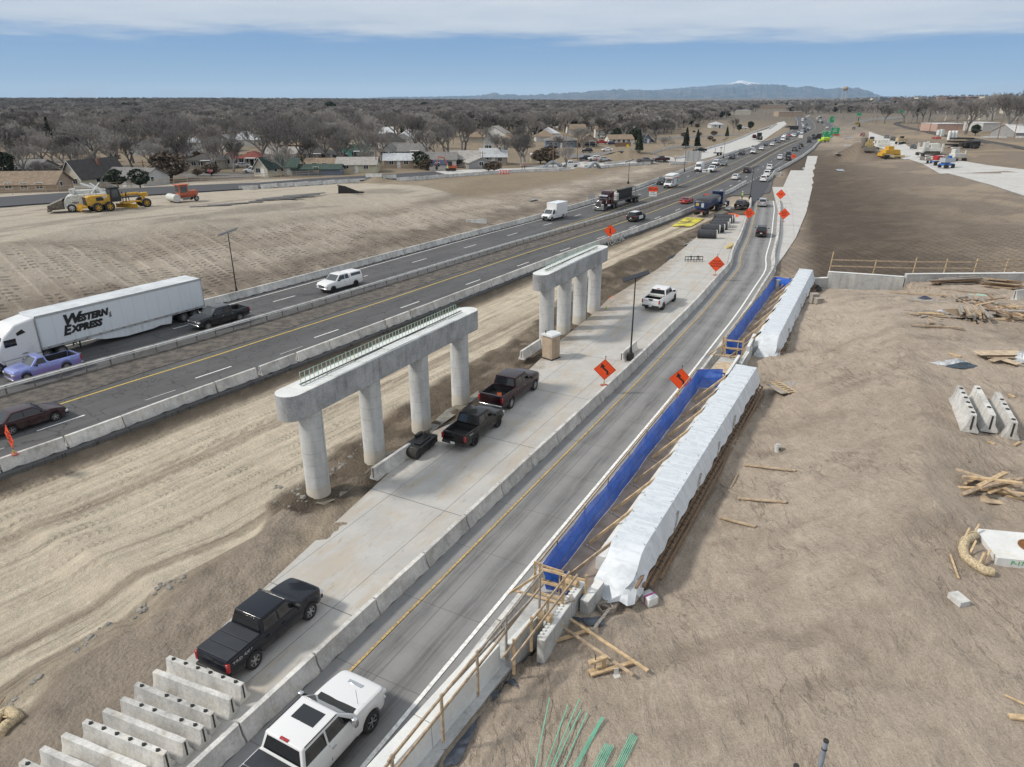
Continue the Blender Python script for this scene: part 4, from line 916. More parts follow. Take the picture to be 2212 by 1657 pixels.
# ---- white wrapped forms
mp=NT('white_wrap');g=mp.co.outputs['Object'];w1_=mp.noise(1,5,.6,mp.map(g,(.7,5.,.6)),.8);w2_=mp.noise(2.2,4,.6,g,2.)
fold=mp.math('ADD',mp.math('MULTIPLY',w1_,.6),mp.math('MULTIPLY',w2_,.4))
mp.set('Base Color',mp.mix(mp.rng(fold,.38,.60),(.47,.51,.55),(.59,.63,.67)));mp.set('Roughness',.5);mp.set('Normal',mp.bump(fold,.22,.08));mp.set('Subsurface Weight',0)
def form(f0L,f0R,f1L,f1R,zt,zb,label,seed,front=1.9):
 """f0*: near top corners, f1*: far top corners (world, at zt)"""
 r=random.Random(seed);c0=(f0L+f0R)/2;c1=(f1L+f1R)/2;u=(c1-c0);u.z=0;L=u.length;u.normalize();n=Vector((u.y,-u.x,0));w_=((f0R-f0L).length+(f1R-f1L).length)/4*.97
 root=empty('wrapped_form',(c0.x,c0.y,zb),math.atan2(u.y,u.x)-pi/2,label,'wrapped formwork','white wrapped abutment forms')
 H=zt-zb     # local frame: y along, x right
 b=MB();b.box((-w_-.25,L/2-.3,.30),(.62,L,.6));b.build('seat_ledge',MCOP,root,bevel=.01)
 nst=int(L/.28);sec=[(-w_-.06,.62),(-w_-.03,H*.8),(-w_,H),(-w_*.4,H+.012),(w_*.3,H+.0),(w_,H),(w_+.10,H*.86),(w_+.22,H*.66),(w_+.34,H*.5)]
 vs=[];fs=[];m=len(sec)
 for k in range(nst+1):
  y=L*k/nst
  for j,(x,z) in enumerate(sec):
   a=0 if j in(2,5) else (.006 if j in (3,4) else .035)
   hem=.06*math.sin(k*.31+seed)+.03*math.sin(k*1.3) if j==m-1 else 0
   dx=a*.6*math.sin(k*.5+j*.6+seed)+a*.6*math.sin(k*1.3+j*.3)+r.uniform(-a,a)*.15
   vs.append((x+dx,y,z+(a*math.sin(k*1.7+j*1.4) if j!=2 and j!=5 else 0)*.5+hem))
 for k in range(nst):
  for j in range(m-1): a=k*m+j;fs.append((a,a+m,a+m+1,a+1))
 pj=[(-w_-.06,.62),(-w_-.03,H*.8),(-w_,H),(-w_*.4,H),(w_*.3,H),(w_,H),(w_+.10,H*.86),(w_+.22,H*.66),(w_+.34,H*.5)]
 base=len(vs);steps=9
 for s_ in range(1,steps+1):
  f=s_/steps
  for j in range(m):
   x,z=sec[j];ff=f**.85;fall=1-f**1.25
   zz=z*fall+.05*f+(.14*math.sin(j*1.9+s_*.9+seed)+.10*math.sin(j*3.1+s_*1.7))*f*(1 if f<.95 else .4)
   yy=-front*ff*(1-.22*abs(j-4)/4)+(.10*math.sin(j*2.3+s_))*f
   xx=x*(1.02-.10*f)+.15*math.sin(j*1.7+s_*.7+seed)*f-.12*f
   vs.append((xx,yy,max(.03,zz)))
 for s_ in range(steps):
  for j in range(m-1):
   a=(base+(s_-1)*m+j) if s_>0 else j;b_=(base+(s_-1)*m+j+1) if s_>0 else j+1
   c_=base+s_*m+j+1;d_=base+s_*m+j;fs.append((a,b_,c_,d_))
 fs.append(tuple(nst*m+j for j in range(m)))
 b=MB();b.add(vs,fs);o=b.build('white_sheet',mp.m,root,32)
 for q,(dx,z,w2,h2,mi) in enumerate(((w_+.16,.62,.20,.10,3),(w_+.30,.46,.20,.10,3),(w_+.44,.28,.20,.10,3),(w_+.20,.22,.10,.40,3),(w_+.58,.10,.20,.10,2))):
  y0=-front*(.95-q*.05);k=y0+front*(.2+.15*q)
  while k<L-.2:
   k2=min(k+4.2+r.uniform(-.3,.3),L+r.uniform(-.1,.2));bb_=MB();bb_.box((dx,(k+k2)/2,z),(w2*.45,k2-k-.02,h2));bb_.build('waler',MWD[3],root);k=k2
 b=MB()
 for k in range(int(L/.45)):
  b.bar((w_+.2,k*.45,.67),(w_+.34+r.uniform(-.03,.03),k*.45+r.uniform(-.04,.04),.62),.03)
  b.bar((w_+.36,k*.45+.2,.5),(w_+.5,k*.45+.2+r.uniform(-.04,.04),.44),.03)
 b.build('form_ties',M_('tie_steel',(.06,.055,.05),.5,.6),root)
 b=MB()
 for k in range(int(L/.62)):
  y=k*.62+r.uniform(-.2,.2)
  for x in (-w_+r.uniform(0,.12),w_-r.uniform(0,.12)):
   if r.random()<.75: b.bar((x,y,H+.0),(x+r.uniform(-.07,.07),y+r.uniform(-.06,.06),H+.055),.014)
 b.build('wire_ends',M_('wire_dark',(.10,.13,.11),.6),root)
 for k in range(4):
  b=MB();y=L*(.12+.17*k);b.bar((w_+.34,y,.72),(w_+.22,y+.9,1.05),.09,.04);b.build('batten',MWD[2],root)
 return root,u,n,L,w_
zt=6.82;fm1=form(PZ('N',860,822,zt),PZ('N',1080,878,zt),PZ('V',1585,790,zt),PZ('V',1640,790,zt),zt,WZ,'near white plastic wrapped abutment form with loose folds at its near end',3)
zt=6.95;fm2=form(PZ('e',1245,1035,zt),PZ('e',1560,1075,zt),PZ('e',1825,142,zt),PZ('e',1985,160,zt),zt,WZ,'far white plastic wrapped abutment form, shorter and farther up the wall',8,1.0)
def props(f0L,f1L,zt,n,offs,lab,k0=.3):
 u=(f1L-f0L);u.z=0;L=u.length;u.normalize();nn=Vector((u.y,-u.x,0))
 for k in range(n):
  y=k0+(L-1.2)*k/(n-1);top=f0L+u*y+nn*.05;top.z=zt-.12;bot=top-nn*1.5-u*1.9;bot.z=WZ+.06
  base=bot.copy();r=empty('brace',base,0,lab,'timber brace','timber braces between floor and form')
  m=MB();m.bar((0,0,0),(top-base)*.86,.05,.14);m.build('timber',MWD[0] if k%3 else MWD[1],r)
  m=MB();m.bar((top-base)*.84,(top-base)*1.0,.07,.09);m.build('steel_shoe',MDARK,r)
  m=MB();m.bar(-nn*.1-u*.1+Vector((0,0,-.03)),nn*.55-u*.35+Vector((0,0,-.03)),.09,.04);m.build('sole_plate',MWD[2],r)
props(PZ('N',860,822,6.82),PZ('V',1585,790,6.82),6.82,8,0,'leaning timber brace between the deck floor and the near white form')
props(PZ('e',1245,1035,6.95),PZ('e',1825,142,6.95),6.95,7,0,'leaning timber brace between the deck floor and the far white form')
# ---- wooden guard rails
def railing(pts,zs,rails,posts,label,zb,mi=(0,1),name='guard_rail',pw=.05,drop=.0,group='wooden guard rails'):
 root=empty(name,pts[0],0,label,'guard rail',group);o=Vector(pts[0])
 for i in range(len(pts)-1):
  for h in rails:
   m=MB();a=Vector(pts[i])-o;b=Vector(pts[i+1])-o;a.z+=h+random.uniform(-.03,.03);b.z+=h+random.uniform(-.03,.03);d=(b-a).normalized()
   m.bar(a-d*.12,b+d*.12,.04,.09);m.build('rail',MWD[random.choice(mi)],root)
 ln=Line(np.array([[p.x,p.y] for p in pts]))
 for s in posts:
  p_=ln.at(s*ln.L)[0];zz=np.interp(s,[0,1],[pts[0].z,pts[-1].z]);m=MB();m.box((p_[0]-o.x,p_[1]-o.y,zz-o.z+(max(rails)-drop)/2),(.09,.045,max(rails)+drop+.18),Rz(math.atan2(UA.y,UA.x)).to_3x3());m.build('post',MWD[random.choice(mi)],root)
 return root
ra=PZ('V',1235,1195,7.2);rb=PZ('V',862,1640,7.25)
e0=PZ('V',845,1640,7.2);e1=PZ('V',1170,1240,7.25)
railing([v3(e0-(e1-e0)*.5,6.2),v3(e0,6.2),v3(e0+(e1-e0)*.5,6.2),v3(e1,6.25)],0,(.55,1.0),(.335,.51,.66,.80,.99),'long weathered wooden guard rail over the pale parapet blocks',6.2,(1,2),drop=.45)
q0=PZ('O',540,720,6.6);q1=PZ('O',1110,-10,7.2)
m=empty('guard_rail',q0,0,'steep pair of loose wooden rails crossing the toothed wing wall','guard rail','wooden guard rails')
for dx in (0,.28):
 b=MB();b.bar(NR*dx,(q1-q0)+NR*dx,.04,.09);b.build('rail',MWD[1],m)
b=MB();b.bar((PZ('O',60,1000,6.7)-q0),(PZ('O',800,200,6.9)-q0),.04,.09);b.build('rail',MWD[2],m)
for k in range(4):
 b=MB();p_=(q1-q0)*(.15+.25*k);b.box(p_-Vector((0,0,.5)),(.09,.045,1.3));b.build('post',MWD[0],m)
def frame(st,label,z=6.5):
 pts=[PZ(st[0],x,y,z) for x,y in st[1]];root=empty('guard_barricade',v3(pts[0],WZ),0,label,'barricade','corner barricades');o=v3(pts[0],WZ)
 for h in (.1,.6,1.12):
  b=MB();b.bar(v3(pts[0],WZ+h)-o,v3(pts[1],WZ+h)-o,.045,.09);b.build('rail',MWD[0],root)
 for p_ in pts+[pts[0]-NR*.18]:
  b=MB();b.box(v3(p_,WZ+.65)-o,(.09,.06,1.4));b.build('post',MWD[0],root)
 b=MB();b.bar(v3(pts[0],WZ+.1)-o-NR*.9-UA*.5,v3(pts[0],WZ+.9)-o,.04,.09);b.build('strut',MWD[0],root)
 b=MB();b.bar(v3(pts[0],WZ+.1)-o-NR*.9-UA*.3,v3(pts[1],WZ+.1)-o-UA*.2,.09,.04);b.build('sole',MWD[0],root)
 return root
frame(('e',((765,1155),(1015,1180))),'wooden guard frame at the near corner of the far blue netting')
frame(('N',((195,1095),(590,1200))),'wooden guard frame at the near corner of the near blue netting')
for x,y,lb in ((1130,70,'farther'),(900,370,'nearer')):
 p_=PZ('O',x,y,6.3);r=empty('form_clamp',p_,math.atan2(UA.y,UA.x),'pale timber clamp saddling the toothed wing wall, the %s one'%lb,'clamp','timber clamps');b=MB();b.box((0,0,.03),(.3,.42,.1));b.box((0,-.22,-.3),(.14,.07,.6));b.box((0,.2,-.25),(.14,.07,.5));b.build('block',MWD[0],r);b=MB();b.bar((0,0,0),(0,0,.28),.02);b.build('bolt',MDARK,r)
p_=PZ('e',760,1480,5.8);b=MB();b.box((0,0,0),(2.0,1.3,.03));o=b.build('plywood_sheet',MPLY);o.location=v3(p_,WZ+.12);o.rotation_euler=(0,0,math.atan2(UA.y,UA.x));tag(o,'square sheet of plywood bridging the gap between the two abutments','plywood')
fp=[v3(WING[1],6.4),v3(WING[2],6.5)]
far=[PZ('I',560,10,8.1),PZ('I',1250,28,8.1),PZ('I',1770,30,8.2),PZ('I',2300,10,8.2)]
r=empty('guard_rail',v3(far[0],6.6),0,'long wooden guard rail with tall posts along the far wing wall','guard rail','wooden guard rails');o=v3(far[0],6.6)
for i in range(3):
 for dz in (0,-.55):
  b=MB();b.bar(far[i]-o+Vector((0,0,dz)),far[i+1]-o+Vector((0,0,dz)),.045,.1);b.build('rail',MWD[1],r)
for i,(x,y0,y1) in enumerate(((545,-60,100),(915,10,130),(1250,-10,150),(1510,0,160),(1765,0,160),(2025,5,160))):
 a=PZ('I',x,y1,6.4);dx,dy=ray('I',x,y0).xy.normalized(),0
 rr_=ray('I',x,y0);t_=(a.y)/rr_.y;z1=CAMZ+rr_.z*t_;b=MB();b.bar(v3(a,5.9)-o,v3(a,z1)-o+Vector((.12,0,0)),.10,.06);b.build('post',MWD[0],r)
# ---------------------------------------------------------------- vehicles
MGL=NT('car_glass');MGL.set('Base Color',(.012,.014,.017,1.));MGL.set('Roughness',.06);MGL.set('Specular IOR Level',.7);MGL=MGL.m
MGL2=NT('windshield_glass');MGL2.set('Base Color',(.06,.07,.075,1.));MGL2.set('Roughness',.05);MGL2.set('Specular IOR Level',.8);MGL2=MGL2.m
MTY=M_('tyre',(.022,.022,.023),.85,var=.3,sc=8);MRIM=M_('rim_alloy',(.55,.55,.56),.35,.85);MRIMD=M_('rim_dark',(.03,.03,.032),.4,.5);MPL=M_('black_plastic',(.02,.02,.021),.6);MCHR=M_('chrome',(.62,.63,.64),.18,.95)
MHL=M_('headlight_glass',(.62,.63,.65),.15,.3);MTL=M_('taillight_red',(.33,.012,.015),.2,0,coat=.6);MPLT=M_('number_plate',(.55,.56,.55),.5);MAMB=M_('amber',(.6,.2,.02),.3)
def paint(name,c,metal=.0,rough=.3):
 n='paint_'+name
 if n in MATS: return MATS[n]
 t=NT(n);g=t.noise(2.,4,.6);q=t.n.new('ShaderNodeSeparateXYZ');t.l(t.co.outputs['Object'],q.inputs[0])
 dust=t.math('MULTIPLY',t.rng(q.outputs[2],.35,.95,.25,.0),t.rng(g,.3,.6))
 t.set('Base Color',t.mix(dust,c,(.22,.19,.155)));t.set('Roughness',rough);t.set('Metallic',metal);t.set('Coat Weight',.55);t.set('Coat Roughness',.04);t.set('Specular IOR Level',.15)
 MATS[n]=t.m;return t.m
COLR=dict(white=((.66,.67,.68),0),black=((.004,.0042,.005),0),navyblack=((.006,.008,.015),0),grey=((.11,.115,.12),.5),silver=((.42,.43,.44),.6),maroon=((.05,.008,.012),.3),darkmaroon=((.03,.008,.012),.3),red=((.30,.012,.012),.1),blue=((.03,.06,.16),.3),darkblue=((.012,.02,.06),.3),charcoal=((.02,.022,.026),.2),tan=((.36,.31,.24),.3),beige=((.45,.42,.36),.3),lilac=((.30,.31,.62),.35))
def PT(c): return paint(c,*COLR[c])
if 'lilac':   # two-tone flip paint: blue flanks, violet where it faces up
 t=NT('paint_lilac');lw=t.n.new('ShaderNodeNewGeometry');q=t.n.new('ShaderNodeSeparateXYZ');t.l(lw.outputs['Normal'],q.inputs[0]);z=t.co.outputs['Object'];q2=t.n.new('ShaderNodeSeparateXYZ');t.l(z,q2.inputs[0])
 f=t.math('MULTIPLY',t.rng(q2.outputs[2],.5,1.0,1,.25),t.rng(t.noise(1.2,2),.35,.6,.6,1));t.set('Base Color',t.mix(f,(.20,.28,.60),(.34,.26,.60)));t.set('Metallic',.45);t.set('Roughness',.3);t.set('Coat Weight',.8);MATS['paint_lilac']=t.m
WH={}
def wheel(parent,x,y,R,W,rim='alloy',spk=6,dual=False,name='wheel'):
 k=(R,W,rim,spk)
 if k not in WH:
  b=MB();b.lathe([(R*.62,-W/2),(R*.93,-W/2),(R,-W*.36),(R,W*.36),(R*.93,W/2),(R*.62,W/2),(R*.62,-W/2)],axis='y',n=26);ty=b.mesh('tyre',MTY,50)
  b=MB();rr_=R*.63
  b.lathe([(rr_,-W*.42),(rr_,W*.44),(rr_*.9,W*.46),(rr_*.86,W*.2),(rr_*.2,W*.18),(.001,W*.18)],axis='y',n=22,mi=1,cap=False)
  for i in range(spk):
   a=2*pi*i/spk;M=Ry(a).to_3x3();b.box(M@Vector((0,0,rr_*.52)),(rr_*.24,W*.16,rr_*.8),M);
   b.v[-8:]=[(v[0],v[1]+W*.36,v[2]) for v in b.v[-8:]]
  b.lathe([(rr_*.22,W*.30),(rr_*.2,W*.45),(.001,W*.46)],axis='y',n=10)
  b.lathe([(rr_*1.02,W*.38),(rr_*1.02,W*.47),(rr_*.9,W*.47),(rr_*.9,W*.38),(rr_*1.02,W*.38)],axis='y',n=22)
  WH[k]=(ty,b.mesh('rim',[MRIM if rim=='alloy' else MRIMD if rim=='dark' else MCHR if rim=='chrome' else rim,MPL],40))
 ty,rm=WH[k];w_=bpy.data.objects.new(name,ty);COL.objects.link(w_);w_.parent=parent;w_.location=(x,y,R);w_.rotation_euler=(0,0,0 if y>0 else pi)
 r=bpy.data.objects.new('rim',rm);COL.objects.link(r);r.parent=w_;return w_
SPEC=dict(
 crew=dict(L=5.9,W=2.02,H=1.93,fo=.95,wb=3.65,R=.405,belt=1.27,nose=1.12,xb=(-1.05,1.55),xr=(-.83,.72),bed=(-2.83,-1.15),zb=.46,rail=1.30,win=((-.92,.02),(.10,1.18)),tumble=.15),
 crewlong=dict(L=6.35,W=2.08,H=2.03,fo=.98,wb=3.98,R=.43,belt=1.37,nose=1.24,xb=(-1.05,1.62),xr=(-.85,.82),bed=(-3.05,-1.15),zb=.50,rail=1.40,win=((-.92,.07),(.16,1.27)),tumble=.16),
 mid=dict(L=5.4,W=1.90,H=1.82,fo=.93,wb=3.24,R=.40,belt=1.20,nose=1.06,xb=(-.92,1.42),xr=(-.72,.62),bed=(-2.58,-1.0),zb=.45,rail=1.24,win=((-.80,.02),(.10,1.06)),tumble=.16),
 ext=dict(L=5.85,W=2.02,H=1.93,fo=.95,wb=3.6,R=.40,belt=1.27,nose=1.12,xb=(-.78,1.55),xr=(-.6,.72),bed=(-2.8,-.88),zb=.46,rail=1.30,win=((-.66,-.02),(.06,1.18)),tumble=.15),
 reg=dict(L=5.3,W=2.0,H=1.72,fo=.95,wb=3.05,R=.37,belt=1.12,nose=.98,xb=(-.12,1.30),xr=(.06,.60),bed=(-2.55,-.22),zb=.22,rail=1.16,win=((.02,.98),),tumble=.17),
 suv=dict(L=4.95,W=1.96,H=1.76,fo=.92,wb=2.88,R=.37,belt=1.08,nose=.92,xb=(-2.34,1.12),xr=(-2.02,.40),bed=None,zb=.33,rail=1.08,win=((-2.0,-1.35),(-1.27,-.42),(-.34,.82)),tumble=.20),
 csuv=dict(L=4.6,W=1.84,H=1.67,fo=.90,wb=2.68,R=.35,belt=1.05,nose=.88,xb=(-2.15,1.05),xr=(-1.75,.36),bed=None,zb=.32,rail=1.05,win=((-1.75,-1.2),(-1.12,-.36),(-.28,.78)),tumble=.2),
 sedan=dict(L=4.75,W=1.83,H=1.44,fo=.92,wb=2.76,R=.325,belt=.96,nose=.74,xb=(-1.80,1.22),xr=(-1.02,.30),bed=None,zb=.26,rail=.98,win=((-1.38,-.42),(-.34,.86)),tumble=.22,tail=.97),
 coupe=dict(L=4.6,W=1.87,H=1.24,fo=1.0,wb=2.62,R=.33,belt=.86,nose=.62,xb=(-1.30,.80),xr=(-.75,.05),bed=None,zb=.22,rail=.9,win=((-.75,.5),),tumble=.22,tail=.9),
 van=dict(L=6.0,W=2.05,H=2.75,fo=1.0,wb=3.75,R=.36,belt=1.25,nose=1.02,xb=(-2.95,2.25),xr=(-2.88,1.15),bed=None,zb=.36,rail=1.25,win=((1.0,1.75),),tumble=.12),
 cutaway=dict(L=6.3,W=2.02,H=2.05,fo=.92,wb=4.1,R=.375,belt=1.22,nose=1.05,xb=(.95,2.38),xr=(.95,1.62),bed=None,zb=.42,rail=.6,win=((1.15,1.95),),tumble=.12,chassis=.9),
)
VM={}
def body_mesh(k,S,cut):
 L,W=S['L']/2,S['W']/2;xf_=L-S['fo'];xr_=xf_-S['wb'];Ra=S['R']*1.17
 bed=S['bed'];zb=S['zb'];xc=S['xb'][1]
 xs=set(np.round(np.linspace(-L,L,54),3).tolist())
 for xw in (xf_,xr_):
  for a in np.linspace(-1,1,13): xs.add(round(xw+Ra*a,3))
 for d in (0,.02,.06,.13,.24): xs.add(round(L-d,3));xs.add(round(-L+d,3))
 xs=sorted(x for x in xs if -L<=x<=L)
 def top(x):
  if x>=xc-.08:
   f=(x-(xc-.08))/(L-xc+.08);return S['belt']+.03-(S['belt']+.03-S['nose'])*(.25*f+.75*f**2.2)
  if bed and x<bed[1]+.1: return S['rail']
  if S.get('tail') and x<S['xb'][0]+.15: f=(S['xb'][0]+.15-x)/(S['xb'][0]+.15+L);return S['belt']+(S['tail']-S['belt'])*f+.02
  if S.get('chassis') and x<S['xb'][0]-.02: return S['chassis']
  return S['belt']
 seq=[]
 for x in xs: seq.append((x,0))
 if bed and not cut: seq+= [(bed[0]+.10,1),(bed[0]+.102,2),(bed[1],2.5),(bed[1]+.002,3)]
 seq=sorted(seq);rings=[]
 for x,fl in seq:
  dn=L-x;dt=x+L
  w_=W*(.965 if abs(x)>L*.0 else 1);w_=W-.05*((abs(x)/L)**4)
  rf=.34;
  if dn<rf: w_-=.26*(1-math.sqrt(max(0,1-((rf-dn)/rf)**2)))
  if dt<.16: w_-=.12*(1-math.sqrt(max(0,1-((.16-dt)/.16)**2)))
  zt=top(x)
  if dn<.22: zt-=.20*(1-math.sqrt(max(0,1-((.22-dn)/.22)**2)))
  if dt<.08: zt-=.05*(1-math.sqrt(max(0,1-((.08-dt)/.08)**2)))
  z0=zb
  if dn<.5: z0+=.06*(.5-dn)/.5
  if dt<.6: z0+=.10*(.6-dt)/.6
  zi=z0
  for xw in (xf_,xr_):
   a=abs(x-xw)/Ra
   if a<1: z0=max(z0,S['R']+Ra*math.sqrt(1-a*a))
  zi=min(z0,zb+.25) if z0>zb+.12 else z0
  z0=min(z0,zt-.12);h=zt-z0
  fender=.0
  for xw in (xf_,xr_):
   a=abs(x-xw)/(Ra*1.35)
   if a<1: fender=max(fender,.035*(1-a*a))
  infl=fl in(2,2.5) or (bed and not cut and bed[0]+.1<x<bed[1])
  zfl=S['rail']-.52 if infl else zt
  inn=w_-.12 if not infl else w_-.13
  crown=.035 if (x>xc and not infl) else .01
  half=[(0,zi),(w_-.30,zi),(w_-.02,z0),(w_+fender*.6,z0+.32*h),(w_+fender*.3,z0+.62*h),(w_-.03,zt-.10),(w_-.055,zt-.02),(w_-.09,zt),(inn,zt if not infl else zt),(inn-.003,zfl+(.008 if not infl else 0)),(w_*.55 if not infl else inn-.1,zfl+crown*.7),(0,zfl+crown)]
  ring=[Vector((x,y,z)) for y,z in half]+[Vector((x,-y,z)) for y,z in half[1:-1][::-1]]
  rings.append(ring)
 b=MB();b.loft(rings);return b,xf_,xr_
def cabin(b,S,x0,x1,r0,r1,zb,zt,wb,wt,bev=.07):
 bm=bmesh.new();vs=[bm.verts.new(v) for v in ((x0,-wb,zb),(x1,-wb,zb),(x1,wb,zb),(x0,wb,zb),(r0,-wt,zt),(r1,-wt,zt),(r1,wt,zt),(r0,wt,zt))]
 for f in ((0,3,2,1),(4,5,6,7),(0,1,5,4),(1,2,6,5),(2,3,7,6),(3,0,4,7)): bm.faces.new([vs[i] for i in f])
 es=[e for e in bm.edges if not all(v.co.z<zb+.01 for v in e.verts)]
 bmesh.ops.bevel(bm,geom=es,offset=bev,segments=3,profile=.6,affect='EDGES')
 bm.verts.ensure_lookup_table();b.add([v.co.copy() for v in bm.verts],[tuple(v.index for v in f.verts) for f in bm.faces]);bm.free()
def pane(b,q,off,th=.012):
 q=[Vector(p) for p in q];n=(q[1]-q[0]).cross(q[2]-q[0]).normalized()
 c=sum(q,Vector())/4
 if n.dot(c-Vector((c.x*.2,0,c.z-.3)))<0: n=-n
 b.loft([[p+n*off for p in q],[p+n*(off-th) for p in q]])
def vehicle(kind,col,loc,ang,label,detail=2,cat=None,group=None,rim='alloy',spk=6,bedtop=None,cover=None,name=None,extras=(),scale=1,lights=True):
 S=SPEC[kind];key=(kind,col,detail,rim,spk,bedtop,tuple(extras));cats=dict(crew='pickup truck',crewlong='pickup truck',mid='pickup truck',ext='pickup truck',reg='pickup truck',suv='suv',csuv='suv',sedan='car',coupe='car',van='van',cutaway='box truck')
 cat=cat or cats[kind];name=name or cat.replace(' ','_')
 if key in VM:
  r=copy_tree(VM[key]);r.name=name;r.location=loc;r.rotation_euler=(0,0,ang)
  for k_ in ('group',):
   if k_ in r: del r[k_]
  r.scale=(scale,)*3
  return tag(r,label,cat,group)
 root=empty(name,loc,ang,label,cat,group);VM[key]=root;root.scale=(scale,)*3
 mp_=PT(col);b,xf_,xr_=body_mesh(kind,S,bedtop=='tonneau');body=b.build('body',mp_,root,32)
 L,W,H=S['L']/2,S['W']/2,S['H'];zbt=S['belt']-.02;wb,wt=W-.07,W-.07-S['tumble']
 x0,x1=S['xb'];r0,r1=S['xr'];b=MB();cabin(b,S,x0,x1,r0,r1,zbt-.05,H,wb,wt,.055 if kind!='van' else .12);cab=b.build('roof',mp_,root,30)
 def fr(f,xa,xb_,ya,yb): return xa+(xb_-xa)*f,ya+(yb-ya)*f
 z=lambda f:zbt-.05+(H-zbt+.05)*f
 lo,hi=.13,.90
 def xfz(f): return x1+(r1-x1)*f
 def xbz(f): return x0+(r0-x0)*f
 def yz(f): return wb+(wt-wb)*f
 if kind=='van': lo2,hi2=.16,.66
 else: lo2,hi2=lo,hi
 if kind!='xx':
  g=MB();pane(g,[(xfz(lo2),-yz(lo2)+.09,z(lo2)),(xfz(lo2),yz(lo2)-.09,z(lo2)),(xfz(hi2),yz(hi2)-.10,z(hi2)),(xfz(hi2),-yz(hi2)+.10,z(hi2))],.012);g.build('windshield',MGL2 if detail>0 else MGL,root)
  if kind not in('van','cutaway'):
   g=MB();pane(g,[(xbz(.2),yz(.2)-.11,z(.2)),(xbz(.2),-yz(.2)+.11,z(.2)),(xbz(.88),-yz(.88)+.13,z(.88)),(xbz(.88),yz(.88)-.13,z(.88))],.012);g.build('rear_window',MGL,root)
 for sy in (1,-1):
  for wi,(wa,wb_) in enumerate(S['win']):
   g=MB();fl,fh=.16,.84
   if kind=='van': fl,fh=.16,.5
   def X(x,f):       # keep within slanted ends
    lo_=xbz(f)+.12;hi_=xfz(f)-.14;return min(max(x,lo_),hi_)
   q=[(X(wa,fl),sy*yz(fl),z(fl)),(X(wb_,fl),sy*yz(fl),z(fl)),(X(wb_,fh),sy*yz(fh),z(fh)),(X(wa,fh),sy*yz(fh),z(fh))]
   pane(g,q,.012);g.build('side_window',MGL,root)
   if detail>=2 and kind not in ('van','cutaway') and not(kind in('suv','csuv') and wi==0):
    s_=MB();xx=wb_+.02;s_.bar((wa-.03,sy*(W+.006),S['zb']+.22),(wa-.03,sy*(W-.045),zbt),.012,.012)
    s_.bar((wa-.03,sy*(W-.03),S['zb']+.22),(wb_+.05,sy*(W-.03),S['zb']+.22),.03,.012) if False else None
    s_.build('door_seam',MPL,root)
    h_=MB();h_.box((wa+.12,sy*(W-.005),zbt-.17),(.2,.05,.035));h_.build('door_handle',MCHR if rim=='chrome' or 'chrome' in extras else mp_,root)
  if detail>=1:
   m=MB();mx=S['xb'][1]-.42;m.box((mx,sy*(W+.13),zbt+.13),(.14,.26,.20) if S['L']>5 else (.14,.22,.15));m.bar((mx,sy*(W-.1),zbt+.05),(mx,sy*(W+.05),zbt+.1),.05);m.build('mirror',MPL if detail<3 else MPL,root,bevel=.03)
 tr=S['W']/2-.13
 for x in (xf_,xr_):
  for sy in (1,-1): wheel(root,x,sy*tr,S['R'],.27 if S['R']>.39 else .225,rim,spk)
 if detail>=1:
  zn=S['nose'];pk=kind in('crew','crewlong','mid','ext','reg','van','cutaway')
  b=MB();b.box((L-.005,0,zn-.30),(.05,W*1.02,.34 if pk else .16));b.build('grille',MCHR if 'chrome' in extras else MPL,root,bevel=.02)
  if 'chrome' in extras:
   b=MB()
   for k_ in range(4): b.box((L+.022,0,zn-.42+k_*.08),(.015,W*.96,.035))
   b.build('grille_slats',MPL,root)
  b=MB();b.box((L-.02,0,S['zb']+.10),(.16,W*1.72,.20));b.build('front_bumper',MCHR if 'chrome' in extras else MPL,root,bevel=.05)
  for sy in (1,-1):
   b=MB();b.box((L-.10,sy*(W*.76),zn-.23),(.22,.34,.17));b.build('headlight',MHL,root,bevel=.03)
   b=MB()
   if pk: b.box((-L+.04,sy*(W-.11),S['rail']-.28),(.12,.15,.40))
   else: b.box((-L+.10,sy*(W-.25),S['belt']-.10),(.2,.42,.17))
   b.build('taillight',MTL,root,bevel=.02)
  b=MB();b.box((-L-.03,0,S['zb']+.14),(.16,W*1.78,.17 if pk else .22));b.build('rear_bumper',(MCHR if 'chrome' in extras else MPL) if pk else mp_,root,bevel=.04)
  b=MB();b.box((-L-.02 if not pk else -L-.12,0,S['zb']+(.18 if pk else .42)),(.02,.32,.15));b.build('number_plate',MPLT,root)
  if kind in('crew','crewlong','mid','ext','reg'):
   b=MB();b.box((-L+.0,0,S['rail']-.2),(.03,W*1.5,.018));b.box((-L-.01,0,S['rail']-.13),(.03,.22,.07));b.build('tailgate_handle',MPL,root)
  if detail>=2:
   b=MB();b.box((x1-.06,0,zbt+.015),(.2,W*1.5,.03));b.build('cowl',MPL,root)
 if S['bed'] and bedtop=='tonneau':
  b=MB();x0_,x1_=S['bed'];n=3
  for k_ in range(n):
   a=x0_-.06+(x1_-x0_+.1)*k_/n;c=x0_-.06+(x1_-x0_+.1)*(k_+1)/n;b.box(((a+c)/2,0,S['rail']+.032),(c-a-.025,W*1.76,.04))
  b.build('bed_cover',M_('bed_cover',(.02,.023,.03),.55,var=.2,sc=2),root,bevel=.012)
 elif S['bed'] and bedtop is None and detail>=1:
  b=MB();x0_,x1_=S['bed'];b.box(((x0_+x1_)/2+.05,0,S['rail']-.50),(x1_-x0_-.14,W*1.68,.02))
  for k_ in range(9): b.box(((x0_+x1_)/2+.05,-W*.72+k_*W*.18,S['rail']-.485),(x1_-x0_-.16,.06,.02))
